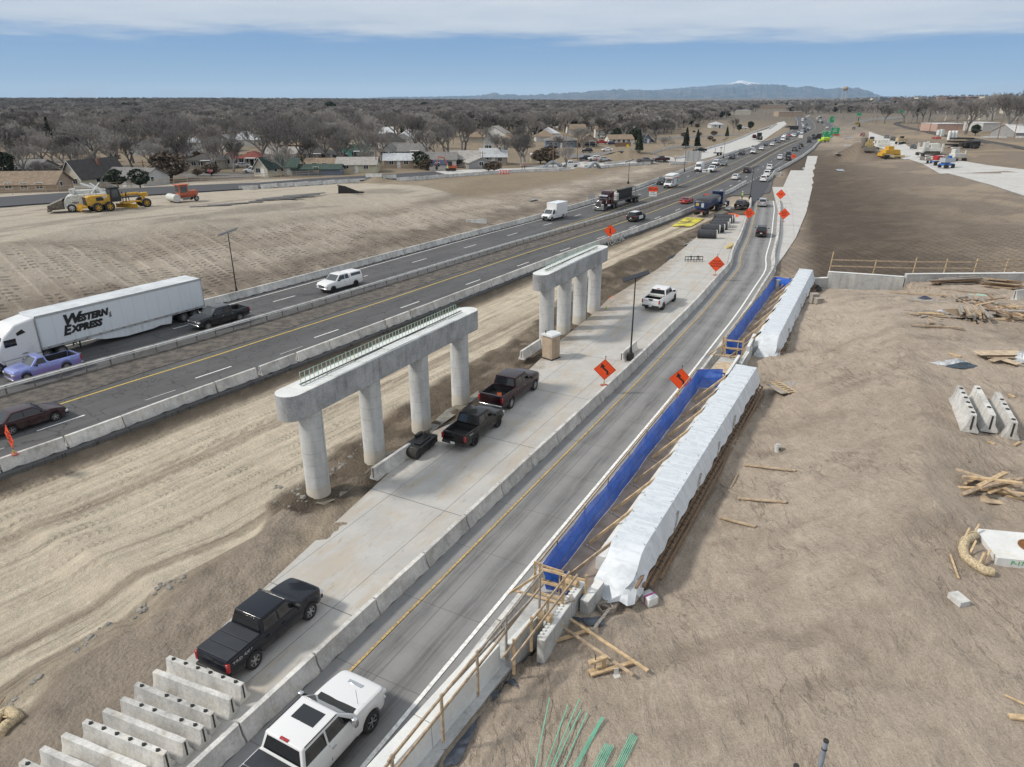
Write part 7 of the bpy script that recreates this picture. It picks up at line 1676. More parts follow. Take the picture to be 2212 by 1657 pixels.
b=MB();b.tube([(2.6,0,1.95),(4.0,0,2.05),(5.4,0,2.05),(6.2,0,1.7),(6.2,0,1.1)],[.24,.22,.22,.26,.25],8);b.box((6.1,0,.75),(.4,2.0,.3));b.box((6.4,0,1.8),(.9,.6,.6));b.build('front_frame',MCY,r,60)
b=MB();b.bar((3.0,0,1.0),(6.0,0,.9),.2);b.bar((3.0,-.9,.85),(6.0,0,.9),.14);b.bar((3.0,.9,.85),(6.0,0,.9),.14);b.tube([(3.6,0,.75),(3.6,0,.95)],.8,16);b.build('drawbar',MCY,r)
b=MB();b.box((3.6,0,.4),(.12,3.7,.6),Rz(.5).to_3x3());b.build('blade',MCY,r);b=MB()
for sy in (1,-1): b.bar((3.4,sy*.5,1.0),(3.5,sy*.75,2.4),.12)
b.bar((4.1,0,1.0),(4.1,.5,2.3),.1);b.build('cylinders',MPL,r)
b=MB();b.box((-2.5,0,.85),(.7,1.9,.3))
for k_ in range(5): b.bar((-2.7,-.8+k_*.4,1.3),(-3.0,-.8+k_*.4,.35),.12)
b.build('ripper',MCY,r)
a,b_,an=two('f',1040,520,760,535);c=a+Vector((-b_.y+a.y,b_.x-a.x,0)).normalized()*-1.2
r=empty('asphalt_machine',Vector((c.x,c.y,gz(c.x,c.y))),an,'white asphalt transfer machine with a dirty front hopper behind the yellow grader','machine')
for x in (0,-3.6):
 for sy in (1,-1): wheel(r,x,sy*1.15,.6,.45)
b=MB();b.side([(-4.8,.6),(.9,.6),(.9,1.5),(.4,2.3),(-1.2,2.5),(-4.8,2.5)],-1.3,1.3);b.build('body',MCW,r,bevel=.08)
b=MB();b.loft([[Vector((1.0,-1.6,1.9)),Vector((1.0,-1.0,.5)),Vector((1.0,1.0,.5)),Vector((1.0,1.6,1.9))],[Vector((3.0,-1.7,1.1)),Vector((3.0,-1.2,.4)),Vector((3.0,1.2,.4)),Vector((3.0,1.7,1.1))]],cap=False);b.box((2.9,0,.45),(.4,3.0,.4));b.build('hopper',MDIRT,r)
b=MB();b.box((-1.8,0,2.75),(3.0,1.2,.5));b.box((-.4,.5,2.9),(.7,.7,.7));b.box((-3.4,-.5,2.8),(.8,.6,.6));b.build('engine_deck',MCW,r,bevel=.05)
b=MB()
for sy in (1,-1):
 for x0,x1 in ((-4.6,-2.8),(-4.6,-1.6),(-2.8,-4.0)): b.bar((x0,sy*.9,2.5),(x1,sy*.3,3.9),.09)
 b.bar((-.6,sy*1.25,2.5),(-.6,sy*1.25,3.4),.05);b.bar((-2.5,sy*1.25,2.5),(-2.5,sy*1.25,3.4),.05);b.bar((-.6,sy*1.25,3.4),(-2.5,sy*1.25,3.4),.05)
b.bar((-5.0,0,2.7),(-1.8,0,3.9),.12);b.build('canopy_frame',MWS,r)
text('TEREX',.3,MBLK,r,plane((-.6,1.315,1.35),(-1,0,0)),bold=.01)
a,b_,an=two('A',1515,1072,1680,1055);n=Vector((-math.sin(an),math.cos(an),0));c=(a+b_)/2+n*.9
r=empty('broom_tractor',Vector((c.x,c.y,gz(c.x,c.y))),an,'orange sweeping tractor with a square cab on the graded pad','sweeper')
for x,R in ((-1.6,.38),(1.7,.42)):
 for sy in (1,-1): wheel(r,x,sy*.85,R,.28)
b=MB();b.box((1.45,0,1.25),(1.7,1.1,.75));b.box((0,0,.75),(4.2,1.0,.3));b.build('hood',MCO,r,bevel=.1)
b=MB();b.box((-.1,0,1.75),(1.5,1.4,1.7));b.build('cab',MCO,r,bevel=.08);b=MB();b.box((-.1,0,1.95),(1.1,1.44,1.0));b.box((-.1,0,1.95),(1.54,1.1,1.0));b.build('cab_glass',MGL2,r);b=MB();b.box((-.1,0,2.66),(1.9,1.7,.1));b.build('cab_roof',MCO,r,bevel=.03)
b=MB();b.tube([(-1.7,-1.2,.75),(-1.7,1.2,.75)],.62,16);b.build('broom_cover',MCW,r,60);b=MB();b.box((0,-.95,.55),(1.3,.2,.4));b.box((0,.95,.55),(1.3,.2,.4));b.tube([(1.0,.5,1.6),(1.0,.5,2.7)],.05,8);b.build('side_gear',MDIRT,r)
p=P('i',1265,495);r=empty('excavator',Vector((p.x,p.y+.8,gz(p.x,p.y)+.2)),pi*1.02,'small orange and black excavator with its arm bent down on the frontage road','excavator')
for sy in (1,-1): b=MB();b.side([(-1.4,.1),(1.4,.1),(1.6,.35),(1.4,.62),(-1.4,.62),(-1.6,.35)],sy*.6,sy*1.05);b.build('track',MDARK,r,bevel=.05)
b=MB();b.box((-.5,0,1.15),(2.3,1.8,.8));b.build('upper_body',MCO,r,bevel=.1);b=MB();b.box((.2,.45,2.0),(1.2,.9,1.3));b.build('cab',MPL,r,bevel=.05)
b=MB();b.tube([(.9,-.2,1.3),(1.9,-.2,3.6),(3.4,-.2,3.9)],[.2,.22,.14],6);b.build('boom',MCO,r,60);b=MB();b.tube([(3.4,-.2,3.9),(4.2,-.2,1.6)],.14,6);b.build('arm',MCO,r);b=MB();b.box((4.1,-.2,.8),(.7,.8,.9));b.build('bucket',MDARK,r,bevel=.1)
def machine(k,x,y,an,name,label,cat,parts,s=1.,dz=.2):
 p=P(k,x,y);r=empty(name,Vector((p.x,p.y,gz(p.x,p.y)+dz)),an,label,cat);r.scale=(s,)*3
 for nm,mat,bx in parts:
  b=MB()
  for c,d in bx: b.box(c,d)
  b.build(nm,mat,r,bevel=.05)
 return r
TRK=[((x,y,.45),(1.6,.6,.8)) for x in (-2.2,2.2) for y in (-2.4,2.4)]
machine('d',850,758,math.radians(80),'slipform_paver','large white slipform paver on four tracks on the big new ramp','paver',[('tracks',MDARK,TRK),('main_frame',MCW,[((0,0,1.9),(4.4,5.2,.9)),((0,-2.4,1.3),(4.6,.5,.6)),((0,2.4,1.3),(4.6,.5,.6))]),('engine',MCW,[((0,-.8,2.9),(3.,2.2,1.1)),((-.5,1.6,3.0),(1.2,1.2,1.5)),((1.2,.4,3.4),(.6,.6,1.)),((-2.4,-2.4,2.4),(.5,.5,2.2)),((2.4,2.4,2.4),(.5,.5,2.2)),((-2.4,2.4,2.4),(.5,.5,2.2)),((2.4,-2.4,2.4),(.5,.5,2.2))]),('pan',MDIRT,[((0,0,.8),(2.6,4.8,.8))])],1.15)
machine('d',1240,828,math.radians(20),'curb_machine','smaller white paving machine right of the large paver','paver',[('tracks',MDARK,[((-1.5,-1,.4),(1.4,.4,.7)),((1.5,-1,.4),(1.4,.4,.7)),((0,1.1,.4),(1.6,.4,.7))]),('body',MCW,[((0,0,1.4),(3.8,1.8,.9)),((-.6,.3,2.4),(1.6,1.2,1.2)),((1.8,-.8,1.8),(.3,.3,1.6)),((2.2,.6,1.2),(1.2,.8,.5))])],1.15)
machine('d',195,690,math.radians(70),'texture_machine','white and black curing machine at the left edge of the big new ramp','machine',[('tracks',MDARK,[((-1.5,-1.6,.6),(1.2,.5,1.1)),((1.5,-1.6,.6),(1.2,.5,1.1)),((-1.5,1.6,.6),(1.2,.5,1.1)),((1.5,1.6,.6),(1.2,.5,1.1))]),('body',MCW,[((0,0,1.9),(2.4,3.4,.9)),((0,.2,2.9),(1.4,2.2,1.4)),((.9,-1.5,3),(.2,.2,1.6))])],1.2)
machine('d',290,775,math.radians(10),'trimmer','bright yellow trimming machine with a long boom beside the big ramp','machine',[('tracks',MDARK,[((-1.8,-1.2,.4),(1.6,.5,.8)),((1.8,-1.2,.4),(1.6,.5,.8))]),('body',MCY,[((0,0,1.6),(4.6,2.4,1.2)),((-.3,.2,2.6),(1.8,1.6,1.1)),((2.6,.6,1.1),(1.8,1.,.8)),((-2.8,0,.9),(1.,2.2,.9))]),('boom',M_('boom_beige',(.5,.38,.15),.6),[((2.2,-1.6,.5),(4.6,.5,.5))]),('roller',MWS,[((4.4,-1.6,.45),(1.6,.7,.5))])],1.2,.1)
machine('b',955,862,math.radians(250),'loader','weathered tan loader beside the gravel heap','loader',[('bucket',MDIRT,[((1.8,0,.7),(.9,3.4,1.1))]),('body',M_('loader_tan',(.32,.25,.12),.8,var=.4),[((-1,0,1.6),(3.,2.2,1.4)),((-.4,0,2.8),(1.2,1.4,1.))]),('wheels',MDARK,[((-1.6,-1.1,.7),(1.3,.5,1.3)),((-1.6,1.1,.7),(1.3,.5,1.3)),((.6,-1.1,.7),(1.3,.5,1.3)),((.6,1.1,.7),(1.3,.5,1.3))])],1.2,0)
machine('d',1095,930,math.radians(15),'scissor_lift','blue lift platform with white railing at the near edge of the big new ramp','lift',[('chassis',MCB,[((0,0,.9),(3.2,1.9,.5)),((-.4,0,1.5),(1.4,1.2,.9))]),('wheels',MDARK,[((-1.2,-.95,.5),(.9,.4,.9)),((1.2,-.95,.5),(.9,.4,.9)),((-1.2,.95,.5),(.9,.4,.9)),((1.2,.95,.5),(.9,.4,.9))]),('mast',MCB,[((.5,0,2.2),(.7,.8,1.8))]),('platform_cage',M_('cage_grey',(.35,.38,.42),.5),[((0,-.9,2.0),(3.4,.06,1.1)),((0,.9,2.0),(3.4,.06,1.1)),((-1.7,0,2.0),(.06,1.8,1.1)),((1.7,0,2.0),(.06,1.8,1.1))])],1.05)
machine('d',955,890,math.radians(15),'boom_lift','red topped generator trailer behind the blue lift','trailer',[('housing',MCR,[((0,0,2.0),(1.9,1.6,1.2))]),('housing_end',M_('gen_grey',(.3,.31,.33),.6),[((1.4,0,1.9),(.9,1.6,1.2))]),('wheels',MDARK,[((-1.2,-.9,.6),(1.,.4,1.1)),((1.3,-.9,.6),(1.,.4,1.1))]),('frame',MCB,[((0,0,1.0),(3.4,1.2,.3))])])
machine('d',820,860,math.radians(15),'utility_trailer','rusty flat utility trailer left of the red generator','trailer',[('bed',MDIRT,[((0,0,.9),(4.,1.8,.15)),((-1.9,0,1.4),(.1,1.8,.9)),((.4,0,1.3),(.1,1.8,.7))]),('wheels',MDARK,[((-.6,-.9,.4),(.8,.2,.8)),((.6,-.9,.4),(.8,.2,.8))])])
machine('b',1408,772,math.radians(190),'tank_truck','tan tank truck at the right edge of the big new ramp','truck',[('tank',M_('tank_tan',(.42,.33,.2),.7),[((0,0,1.9),(4.6,1.9,1.2))]),('wheels',MDARK,[((-1.6,-.9,.5),(1.,.4,1.)),((1.6,-.9,.5),(1.,.4,1.)),((0,.9,.5),(3.4,.4,.9))]),('black_drum',MDARK,[((.1,.2,2.9),(1.2,1.2,.9))])])
machine('b',785,518,math.radians(60),'scraper','yellow brown scraper far up beside the big ramp','scraper',[('body',M_('loader_tan2',(.27,.20,.09),.8,var=.4),[((0,0,2.2),(7.,3.4,2.)),((-3,0,3.4),(2.,2.4,1.4))]),('wheels',MDARK,[((-2.6,-1.7,.9),(1.8,.6,1.7)),((2.6,-1.7,.9),(1.8,.6,1.7))]),('mast',MDARK,[((3.8,0,4.2),(.6,.6,4.6)),((4.6,0,6.6),(2.,.5,.5))])],1.)
machine('a',420,0,0,'light_tower','small light tower trailer on the frontage concrete','trailer',[('frame',MPL,[((0,0,.9),(2.6,1.2,.4)),((-.5,0,1.8),(.12,.12,1.8)),((.8,0,1.6),(.8,.8,.9))]),('wheels',MDARK,[((-.3,-.8,.4),(.8,.2,.8))])],1.0) if 0 else None
machine('C',1712,668,.1,'light_tower','small grey trailer with two masts on the far concrete','trailer',[('frame',MPL,[((0,0,.9),(3.4,1.4,.35)),((-1.2,0,1.9),(.15,.15,1.8)),((1.2,0,1.9),(.15,.15,1.8)),((1.2,0,2.8),(.9,.4,.3))]),('wheels',MDARK,[((-.3,-.8,.4),(.9,.2,.9)),((.9,-.8,.4),(.9,.2,.9))])])
machine('c',470,1090,math.radians(80),'crane_truck','dark truck with a raised conveyor on the far concrete','truck',[('body',MPL,[((0,0,1.6),(6,2.4,1.8)),((1.5,0,3.4),(2.6,2.2,1.6))]),('conveyor',MDIRT,[((-3.4,0,2.0),(3.4,.8,.8))]),('orange_panel',MVO,[((2.,-1.6,1.4),(1.,.4,1.6))])],1.)
machine('c',362,1050,math.radians(80),'pickup_bed_truck','dark red utility truck left of the conveyor truck','truck',[('body',PT('maroon'),[((0,0,1.1),(5.4,2.,1.))]),('cab',PT('maroon'),[((.3,0,1.9),(2.,1.8,.8))]),('light_bar',MVO,[((.3,0,2.5),(.5,1.6,.2))])],1.)
for k,x,y,w_,d_,h_,m,nm,lab in (('d',1290,600,9,3,1.1,MDARK,'pipe_stack','stacked black pipes in three layers in the far yard'),('d',1420,630,7,3,2.4,MDARK,'fitting_heap','heap of black fittings in the far yard'),('d',1510,640,4,2,1.4,MDARK,'black_box','black boxes at the right of the fitting heap'),('d',1000,470,3.4,3.4,4.2,M_('tank_pale',(.5,.53,.53),.5),'storage_tank','pale square tank by the railway'),('d',1130,520,1.2,1.2,3.6,MWS,'silo','white upright cylinders by the railway'),('d',1230,640,7,2,.5,MBAR,'slab_stack','pale stack of slabs below the black pipes'),('b',880,800,2.2,2.2,3.0,MDIRT,'drum','grey upright drum with a white lid left of the loader'),('d',955,510,5,2,1.4,M_('tank_red',(.4,.1,.09),.6),'red_tank','small red and white tanks by the railway'),('C',600,742,7,.6,.9,MGALV,'pipe_length','grey straight pipe lying behind the barriers')):
 p=P(k,x,y);r=empty(nm,Vector((p.x,p.y,gz(p.x,p.y))),.1,lab,nm.replace('_',' '))
 if nm=='pipe_stack':
  for j in range(3):
   b=MB();n_=8-j
   for i in range(n_): b.tube([(-w_/2+j*.5,i*.55-n_*.27,.3+j*1.1),(w_/2-j*.3,i*.55-n_*.27,.3+j*1.1)],.27,8)
   b.build('pipe_layer',m,r)
 elif nm in('silo','drum'):
  for i in range(3 if nm=='silo' else 1): b=MB();b.lathe([(w_/2,0),(w_/2,h_),(w_/4,h_+.3)],(i*1.6,0,0),n=14);b.build('cylinder',m,r)
 else:
  rr_=random.Random(int(x));b=MB()
  for i in range(5): b.box((rr_.uniform(-w_/3,w_/3),rr_.uniform(-d_/3,d_/3),h_*rr_.uniform(.3,.5)),(w_*rr_.uniform(.2,.5),d_*.5,h_*rr_.uniform(.5,.95)),Rz(rr_.uniform(-.3,.3)).to_3x3())
  b.build('pieces',m,r,bevel=.06)
for st,lab in ((((380,548),(470,495),(555,462),(600,480),(620,540)),'left of two large curved grey pipes arching over the frontage barrier'),(((975,565),(1040,520),(1130,478),(1180,500),(1190,560)),'right of two large curved grey pipes arching over the frontage barrier')):
 b0=P('g',*st[0]);b1=P('g',*st[-1]);pts=[]
 for i,(x,y) in enumerate(st):
  f=i/(len(st)-1);q=b0+(b1-b0)*f;zz_=max(q.z,zat(q,'g',x,y));pts.append(Vector((q.x,q.y,zz_)))
 pts2=[];
 for i in range(len(pts)-1):
  p0=pts[max(i-1,0)];p1=pts[i];p2=pts[i+1];p3=pts[min(i+2,len(pts)-1)]
  for f in (0,.25,.5,.75): pts2.append(.5*((2*p1)+(p2-p0)*f+(2*p0-5*p1+4*p2-p3)*f*f+(3*p1-p0-3*p2+p3)*f**3))
 pts2.append(pts[-1]);b=MB();b.tube(pts2,.42,12);o=b.build('drain_pipe',M_('pipe_pale',(.34,.38,.40),.5),None,60);tag(o,lab,'pipe')
p=P('B',760,990);r=empty('steel_ramp',p,.12,'black steel ramp frame standing on the graded pad','ramp');b=MB()
for sy in (0,1.2): b.side([(-1.9,0),(-1.7,0),(-1.6,1.4),(-.5,1.2),(1.9,.2),(3.0,.15),(3.0,0)],sy,sy+.12)
for i in range(5): b.bar((-1.7+i*.9,0,1.45-i*.3),(-1.7+i*.9,1.3,1.45-i*.3),.14)
b.build('frame',MDARK,r)
ml=M_('steel_sheet',(.13,.125,.12),.55,.3,var=.4)
for i in range(6):
 p=P('B',120+i*55,1050-i*7);b=MB();b.box((0,0,.1+.12*(i%3)),(7.5,.9,.1),Rz(.0).to_3x3());o=b.build('steel_plank',ml);o.location=(p.x,p.y,gz(p.x,p.y));o.rotation_euler=(0,0,.55+.05*(i%3));tag(o,'long thin steel plank in the flat stack on the graded pad','steel plank','steel planks stacked on the pad')
for i,(x,y) in enumerate(((1800,1100),(1950,1085),(2080,1075))):
 p=P('A',x,y);b=MB();b.box((0,0,.08),(6.,.7,.12));o=b.build('steel_plank',ml);o.location=(p.x,p.y,gz(p.x,p.y));o.rotation_euler=(0,0,.5);tag(o,'long thin steel plank lying left of the flat stack','steel plank','loose steel planks on the pad')
p=P('B',2100,828);
for i in range(4):
 q=p+Vector((i*.75-1.2,0,0));r=empty('traffic_drum',Vector((q.x,q.y,gz(q.x,q.y)+.1)),0,'red and white plastic drum in the tight row on the frontage road','traffic drum','drums on the frontage road');b=MB();b.lathe([(.3,0),(.28,1.0),(.0,1.0)],n=12);b.build('drum',M_('drum_red',(.60,.06,.03),.5),r);b=MB();b.lathe([(.305,.3),(.3,.45)],n=12);b.lathe([(.295,.65),(.29,.8)],n=12);b.build('white_band',MWS,r)
p=P('g',973,498);r=empty('traffic_drum',p,0,'single orange drum behind the right curved pipe','traffic drum');b=MB();b.lathe([(.3,0),(.28,1.0),(0,1.0)],n=12);b.build('drum',MATS['drum_red'],r);b=MB();b.lathe([(.305,.4),(.3,.6)],n=12);b.build('white_band',MWS,r)
p=P('A',985,790)
# ---------------------------------------------------------------- debris on the sand plateau
def plank(p0,p1,label,group,mi=0,w_=.089,h_=.038,z=0,name='plank',roll=0):
 p0=Vector(p0);p1=Vector(p1);d=p1-p0;c=(p0+p1)/2;b=MB();b.bar(p0-c,p1-c,w_,h_);o=b.build(name,MWD[mi]);o.location=c;tag(o,label,'plank',group);return o
def pk(k,a,b_,label,group,mi=0,w_=.1,h_=.045,dz=.04,dz1=None):
 A_=P(k,*a);B_=P(k,*b_);dz+=.7*max(0,max(gz(*(A_+(B_-A_)*f).xy)-(A_+(B_-A_)*f).z for f in (.3,.5,.7)));plank(A_+Vector((0,0,dz)),B_+Vector((0,0,dz if dz1 is None else dz1)),label,group,mi,w_,h_)
gl_='loose lumber on the sand'
pk('O',(1103,425),(1775,878),'long clean plank, right of the two laid across the short blocks',gl_,0,dz=.2)
pk('O',(1000,465),(1650,915),'long weathered plank, left of the two laid across the short blocks',gl_,1,dz=.2)
pk('O',(1480,300),(1305,530),'short plank running from the white sheet to the long planks',gl_,2,dz=.12)
pk('O',(910,625),(1280,505),'pale sole board under the upper clamp block',gl_,0,.12,.06,.1);pk('O',(1290,890),(1670,775),'pale sole board under the lower clamp block',gl_,0,.12,.06,.1)
for x,y,lb in ((985,540,'upper'),(1350,825,'lower')):
 p=P('O',x,y);r=empty('clamp_block',p,.45,'wooden clamp block with a bolt, the %s of two near the long planks'%lb,'clamp block');b=MB();b.box((0,0,.38),(.62,.14,.09));b.box((.2,0,.2),(.1,.12,.3));b.box((0,0,.06),(.62,.14,.07));b.build('wood',MWD[0],r);b=MB();b.bar((-.1,0,0),(-.1,0,.6),.02);b.build('bolt',MDARK,r)
p=P('O',1410,330);r=empty('wooden_box',p,.4,'small open wooden box frame beside the white sheet','box');b=MB()
for sx in (1,-1): b.box((sx*.22,0,.13),(.04,.4,.26))
for sy in (1,-1): b.box((0,sy*.2,.13),(.48,.04,.26))
b.build('boards',MWD[2],r)
p=P('O',1508,865);r=empty('steel_bracket',p,.2,'small grey steel bracket standing by the long planks','bracket');b=MB();b.box((0,0,.12),(.14,.02,.24));b.box((0,-.08,.01),(.2,.16,.02));b.build('bracket_plate',MGALV,r)
p=P('O',1790,260);r=empty('styrofoam_block',p+Vector((.0,.1,.15)),.5,'white bucket shaped block with a pink stripe by the foot of the near form','block');b=MB();b.box((0,0,0),(.42,.5,.34));b.build('block',MWS,r,bevel=.03);b=MB();b.box((0,-.02,.01),(.43,.06,.345));b.build('stripe',M_('pink',(.5,.08,.3),.6),r)
p=P('O',1085,400);r=empty('post_block',p,.4,'short grey wooden post block against the toothed wing wall','block');b=MB();b.box((0,0,.4),(.2,.28,.8));b.box((.05,.05,.8),(.35,.3,.08));b.build('wood',MWD[2],r)
def fabric(st,label,seed,mat=None):
 pts=PLg(st);c=sum(pts,Vector())/len(pts);r=random.Random(seed);out=[]
 for i,a in enumerate(pts):
  b_=pts[(i+1)%len(pts)]
  for k_ in range(5): q=a+(b_-a)*k_/5;q=q+(q-c)*r.uniform(-.12,.10);out.append((q.x,q.y))
 o=drape('ground_fabric',out,mat or mfab,dz=.05,step=.25,kind=None,label=label,cat='fabric')
 for v in o.data.vertices: v.co.z+=r.uniform(0,.06)
 return o
mfab=M_('fabric_slate',(.045,.055,.075),.7,var=.4,sc=4)
fabric('O 1110,385 1230,400 1400,390 1410,460 1300,470 1200,420 1120,420','torn dark slate fabric lying between the wing wall and the long planks',1);fabric('O 460,960 520,870 640,860 600,900 655,940 660,975 560,960 510,1030 450,1090','torn dark slate fabric hanging at the foot of the parapet blocks',2)
fabric('O 20,1657 250,1340 430,1130 330,1260 280,1420 160,1657','long dark fabric strip along the foot of the parapet blocks',3)
mrb=M_('rebar_green',(.16,.50,.36),.45,var=.12)
def bars(k,lst,label,group,r_=.014):
 for i,(a,b_) in enumerate(lst):
  A_=P(k,*a);B_=P(k,*b_);c=(A_+B_)/2;b=MB();z=.03+max(0,max(gz(*(A_+(B_-A_)*f).xy)-(A_+(B_-A_)*f).z for f in (.2,.4,.5,.6,.8)))
  b.tube([A_-c+Vector((0,0,z)),Vector((0,0,z+.015)),B_-c+Vector((0,0,z))],r_,6);o=b.build('rebar',mrb);o.location=c;tag(o,label,'rebar',group)
bars('O',[((938,1092),(815,1700)),((1095,1155),(900,1700)),((1192,1110),(950,1700)),((1207,1192),(970,1700)),((1260,1210),(1045,1700))],'thin green coated reinforcing bar, one of five fanned out on the sand','fanned green bars')
bars('O',[((1380+i*7,1255+i*3),(1130+i*14,1700)) for i in range(4)],'green coated bar in the thin bundle beside the fanned bars','thin bundle of green bars',.010)
bars('O',[((1415+i*14,1475+i*4),(1295+i*18,1700)) for i in range(6)],'green coated bar in the short thick bundle with a white band','middle bundle of green bars',.011)
bars('O',[((1635+i*13,1380+i*8),(1480+i*17,1700)) for i in range(5)],'green coated bar in the right hand thick bundle','right bundle of green bars',.011)
for k_,(x,y,x2,y2) in enumerate(((520,1425,525,1700),(265,1640,262,1760))):
 b0=PZ('R',x2,y2,6.7);zt_=zat(b0,'R',x,y) if 0 else 7.9;q=PZ('R',x,y,8.0);b=MB();b.tube([(0,0,-1.6),(0,0,-.02)],.055,12);o=b.build('pipe_post',M_('pipe_grey',(.26,.30,.36),.4,.3),None,60);o.location=q;tag(o,('tall' if k_==0 else 'short')+' grey steel pipe standing up at the bottom picture edge','pipe')
 c_=MB();c_.lathe([(.062,-.28),(.062,-.24)],n=12);c_.lathe([(.062,-.04),(.06,.0),(.0,.0)],n=12);c_.build('pipe_collar',MDARK,o)
for a,b_,lab in (((1945,225),(2380,275),'pointed stake board lying highest on the sand slope'),((1885,510),(2300,545),'pointed stake board lying second on the sand slope'),((1735,675),(2035,755),'pointed stake board lying lowest on the sand slope')):
 pk('N',a,b_,lab,gl_,1,.14,.05,.06)
pk('N',(1885,295),(1820,420),'thin stick standing near the stake boards',gl_,0,.03,.03);pk('Q',(1575,1210),(1648,1415),'survey stake with a red band lying near the manhole slab','survey stakes',0,.06,.03)
p=P('Q',100,325);r=empty('bucket',p,0,'white bucket with rubble in it on the sand slope','bucket');b=MB();b.lathe([(.13,0),(.155,.34),(.165,.36),(.15,.37),(.145,.3),(.0,.3)],n=18);b.build('bucket_body',M_('bucket_white',(.62,.63,.62),.5),r);b=MB()
for i in range(4): b.box((.07*math.cos(i*1.7),.07*math.sin(i*1.7),.37),(.1,.08,.07),Rz(i).to_3x3())
b.build('rubble',MBAR2,r);b=MB();b.box((.05,-.147,.2),(.08,.01,.12));b.build('bucket_label',MBLK,r)
p=P('I',225,1120);o_=P('I',230,1100);r=empty('plywood_sheet',p,.25,'grey plywood sheet lying on the sand under the short ladder','plywood');b=MB();b.box((0,.3,.03),(2.0,1.5,.03));b.build('sheet',MWD[2],r)
r=empty('ladder',p+Vector((-.35,.25,.08)),.25,'short pale ladder lying on the grey plywood','ladder');b=MB();b.bar((-.28,-.9,0),(-.38,.9,0),.07,.04);b.bar((.22,-.9,0),(.12,.9,0),.07,.04)
b.build('side_rail',MWD[0],r);b=MB()
for i in range(7): b.bar((-.28-.1*i/7,-.8+i*.27,0),(.22-.1*i/7,-.8+i*.27,0),.06,.03)
b.build('rung',MWD[0],r)
for x,y,s_,lb in ((410,380,.75,'upper'),(450,385,.42,'lower')):
 p=P('I',x,y);b=MB();b.box((0,0,s_/2),(.55,.5,s_));b.box((0,0,s_+.02),(.6,.55,.05));o=b.build('wooden_step',MWD[2],bevel=.01);o.location=p;o.rotation_euler=(0,0,.1);tag(o,'wooden step box beside the far white form, the %s step'%lb,'step box')
def junk(k,x,y,n,spread,ln,an,label,group,mis=(0,1,2,3),seed=0,w_=.12,layers=3,jit=.25):
 r=random.Random(seed);c=P(k,x,y)
 for i in range(n):
  a=an+r.uniform(-jit,jit);L=ln*r.uniform(.7,1.35);px_=c.x+r.uniform(-spread,spread);py_=c.y+r.uniform(-spread,spread)*.6;z=gz(px_,py_)+.05+.13*(i%layers)+r.uniform(0,.03)
  d=Vector((math.cos(a),math.sin(a),r.uniform(-.04,.04)))*L/2;q=Vector((px_,py_,z));plank(q-d,q+d,label,group,r.choice(mis),r.choice((.12,.17,w_*1.3)),r.choice((.05,.09)))
junk('h',1370,900,26,1.0,2.2,1.15,'grey weathered plank in the thick bundle right of the slatted panel','big bundle of weathered planks',(2,2,1),1,.12,5,.12)
junk('h',1500,690,22,1.6,1.3,.2,'short grey timber scrap in the tangled heap above the plank bundle','tangled scrap timber heap',(2,2,1,3),2,.12,4,1.5)
junk('h',1200,380,12,.5,4.2,.12,'long brown plank in the low pile below the far wing wall','long brown plank pile',(3,3,1,2),3,.2,4,.06)
junk('h',1830,450,16,.6,2.2,-.35,'brown plank in the square stack left of the pale barrier','square stack of brown planks',(3,1,3),4,.14,6,.10)
junk('h',1990,880,26,2.0,1.6,.3,'scrap board in the messy heap at the right picture edge','messy timber heap at the right edge',(1,2,3,0),5,.3,5,1.5)
junk('h',760,850,9,1.3,1.8,-.1,'thin board in the broken frame left of the slatted panel','broken board frame',(1,2,0),6,.12,2,.8)
junk('h',780,1000,5,.35,.8,1.4,'short block end below the broken frame','short block ends',(2,1),7,.14,3,.2);junk('h',960,1050,2,.4,2.4,-.12,'thin board lying below the broken frame','thin boards below the frame',(1,),8,.1,1,.1)
junk('h',2120,280,10,.9,1.8,.1,'pale board in the small heap at the top right','small pale board heap',(0,1,2),9,.14,4,.8)
junk('Q',1920,660,17,.75,1.5,-.35,'timber offcut in the criss-cross pile on the plywood sheet','criss-cross offcut pile on plywood',(0,1,2,1),11,.12,5,.9)
p=P('Q',1930,700);b=MB();b.box((0,0,.03),(2.1,1.5,.04));o=b.build('plywood_sheet',MPLY);o.location=p+Vector((0,.1,0));o.rotation_euler=(0,0,-.2);tag(o,'tan plywood sheet under the criss-cross offcut pile','plywood')
p=P('h',1240,890);r=empty('slatted_panel',p+Vector((0,0,.25)),.08,'wooden panel with parallel slats on the scrap yard','panel');b=MB();b.box((0,0,0),(1.6,1.9,.03));b.build('panel_sheet',MWD[2],r);b=MB()
for i in range(9): b.box((0,-.85+i*.21,.05),(1.55,.07,.07))
b.build('panel_slats',MWD[1],r)
for x,y,an,w_,d_,mi,lb in ((1825,1490,.02,2.6,.75,0,'widest clean board of the plywood stack'),(1830,1540,-.1,1.5,.4,1,'board under the widest one'),(1780,1580,.5,1.0,.35,1,'small tilted board in the plywood stack'),(1920,1600,-1.1,1.4,.5,0,'diagonal board in the plywood stack')):
 p=P('h',x,y);b=MB();b.box((0,0,.08+.03*(4-mi)),(w_,d_,.03));o=b.build('board',MPLY if mi==0 else MWD[1]);o.location=p;o.rotation_euler=(0,0,an);tag(o,lb+' on the sand','board')
mpls=M_('plastic_film',(.42,.44,.46),.35,var=.4,sc=6);mbl=M_('black_film',(.02,.02,.022),.5,var=.4)
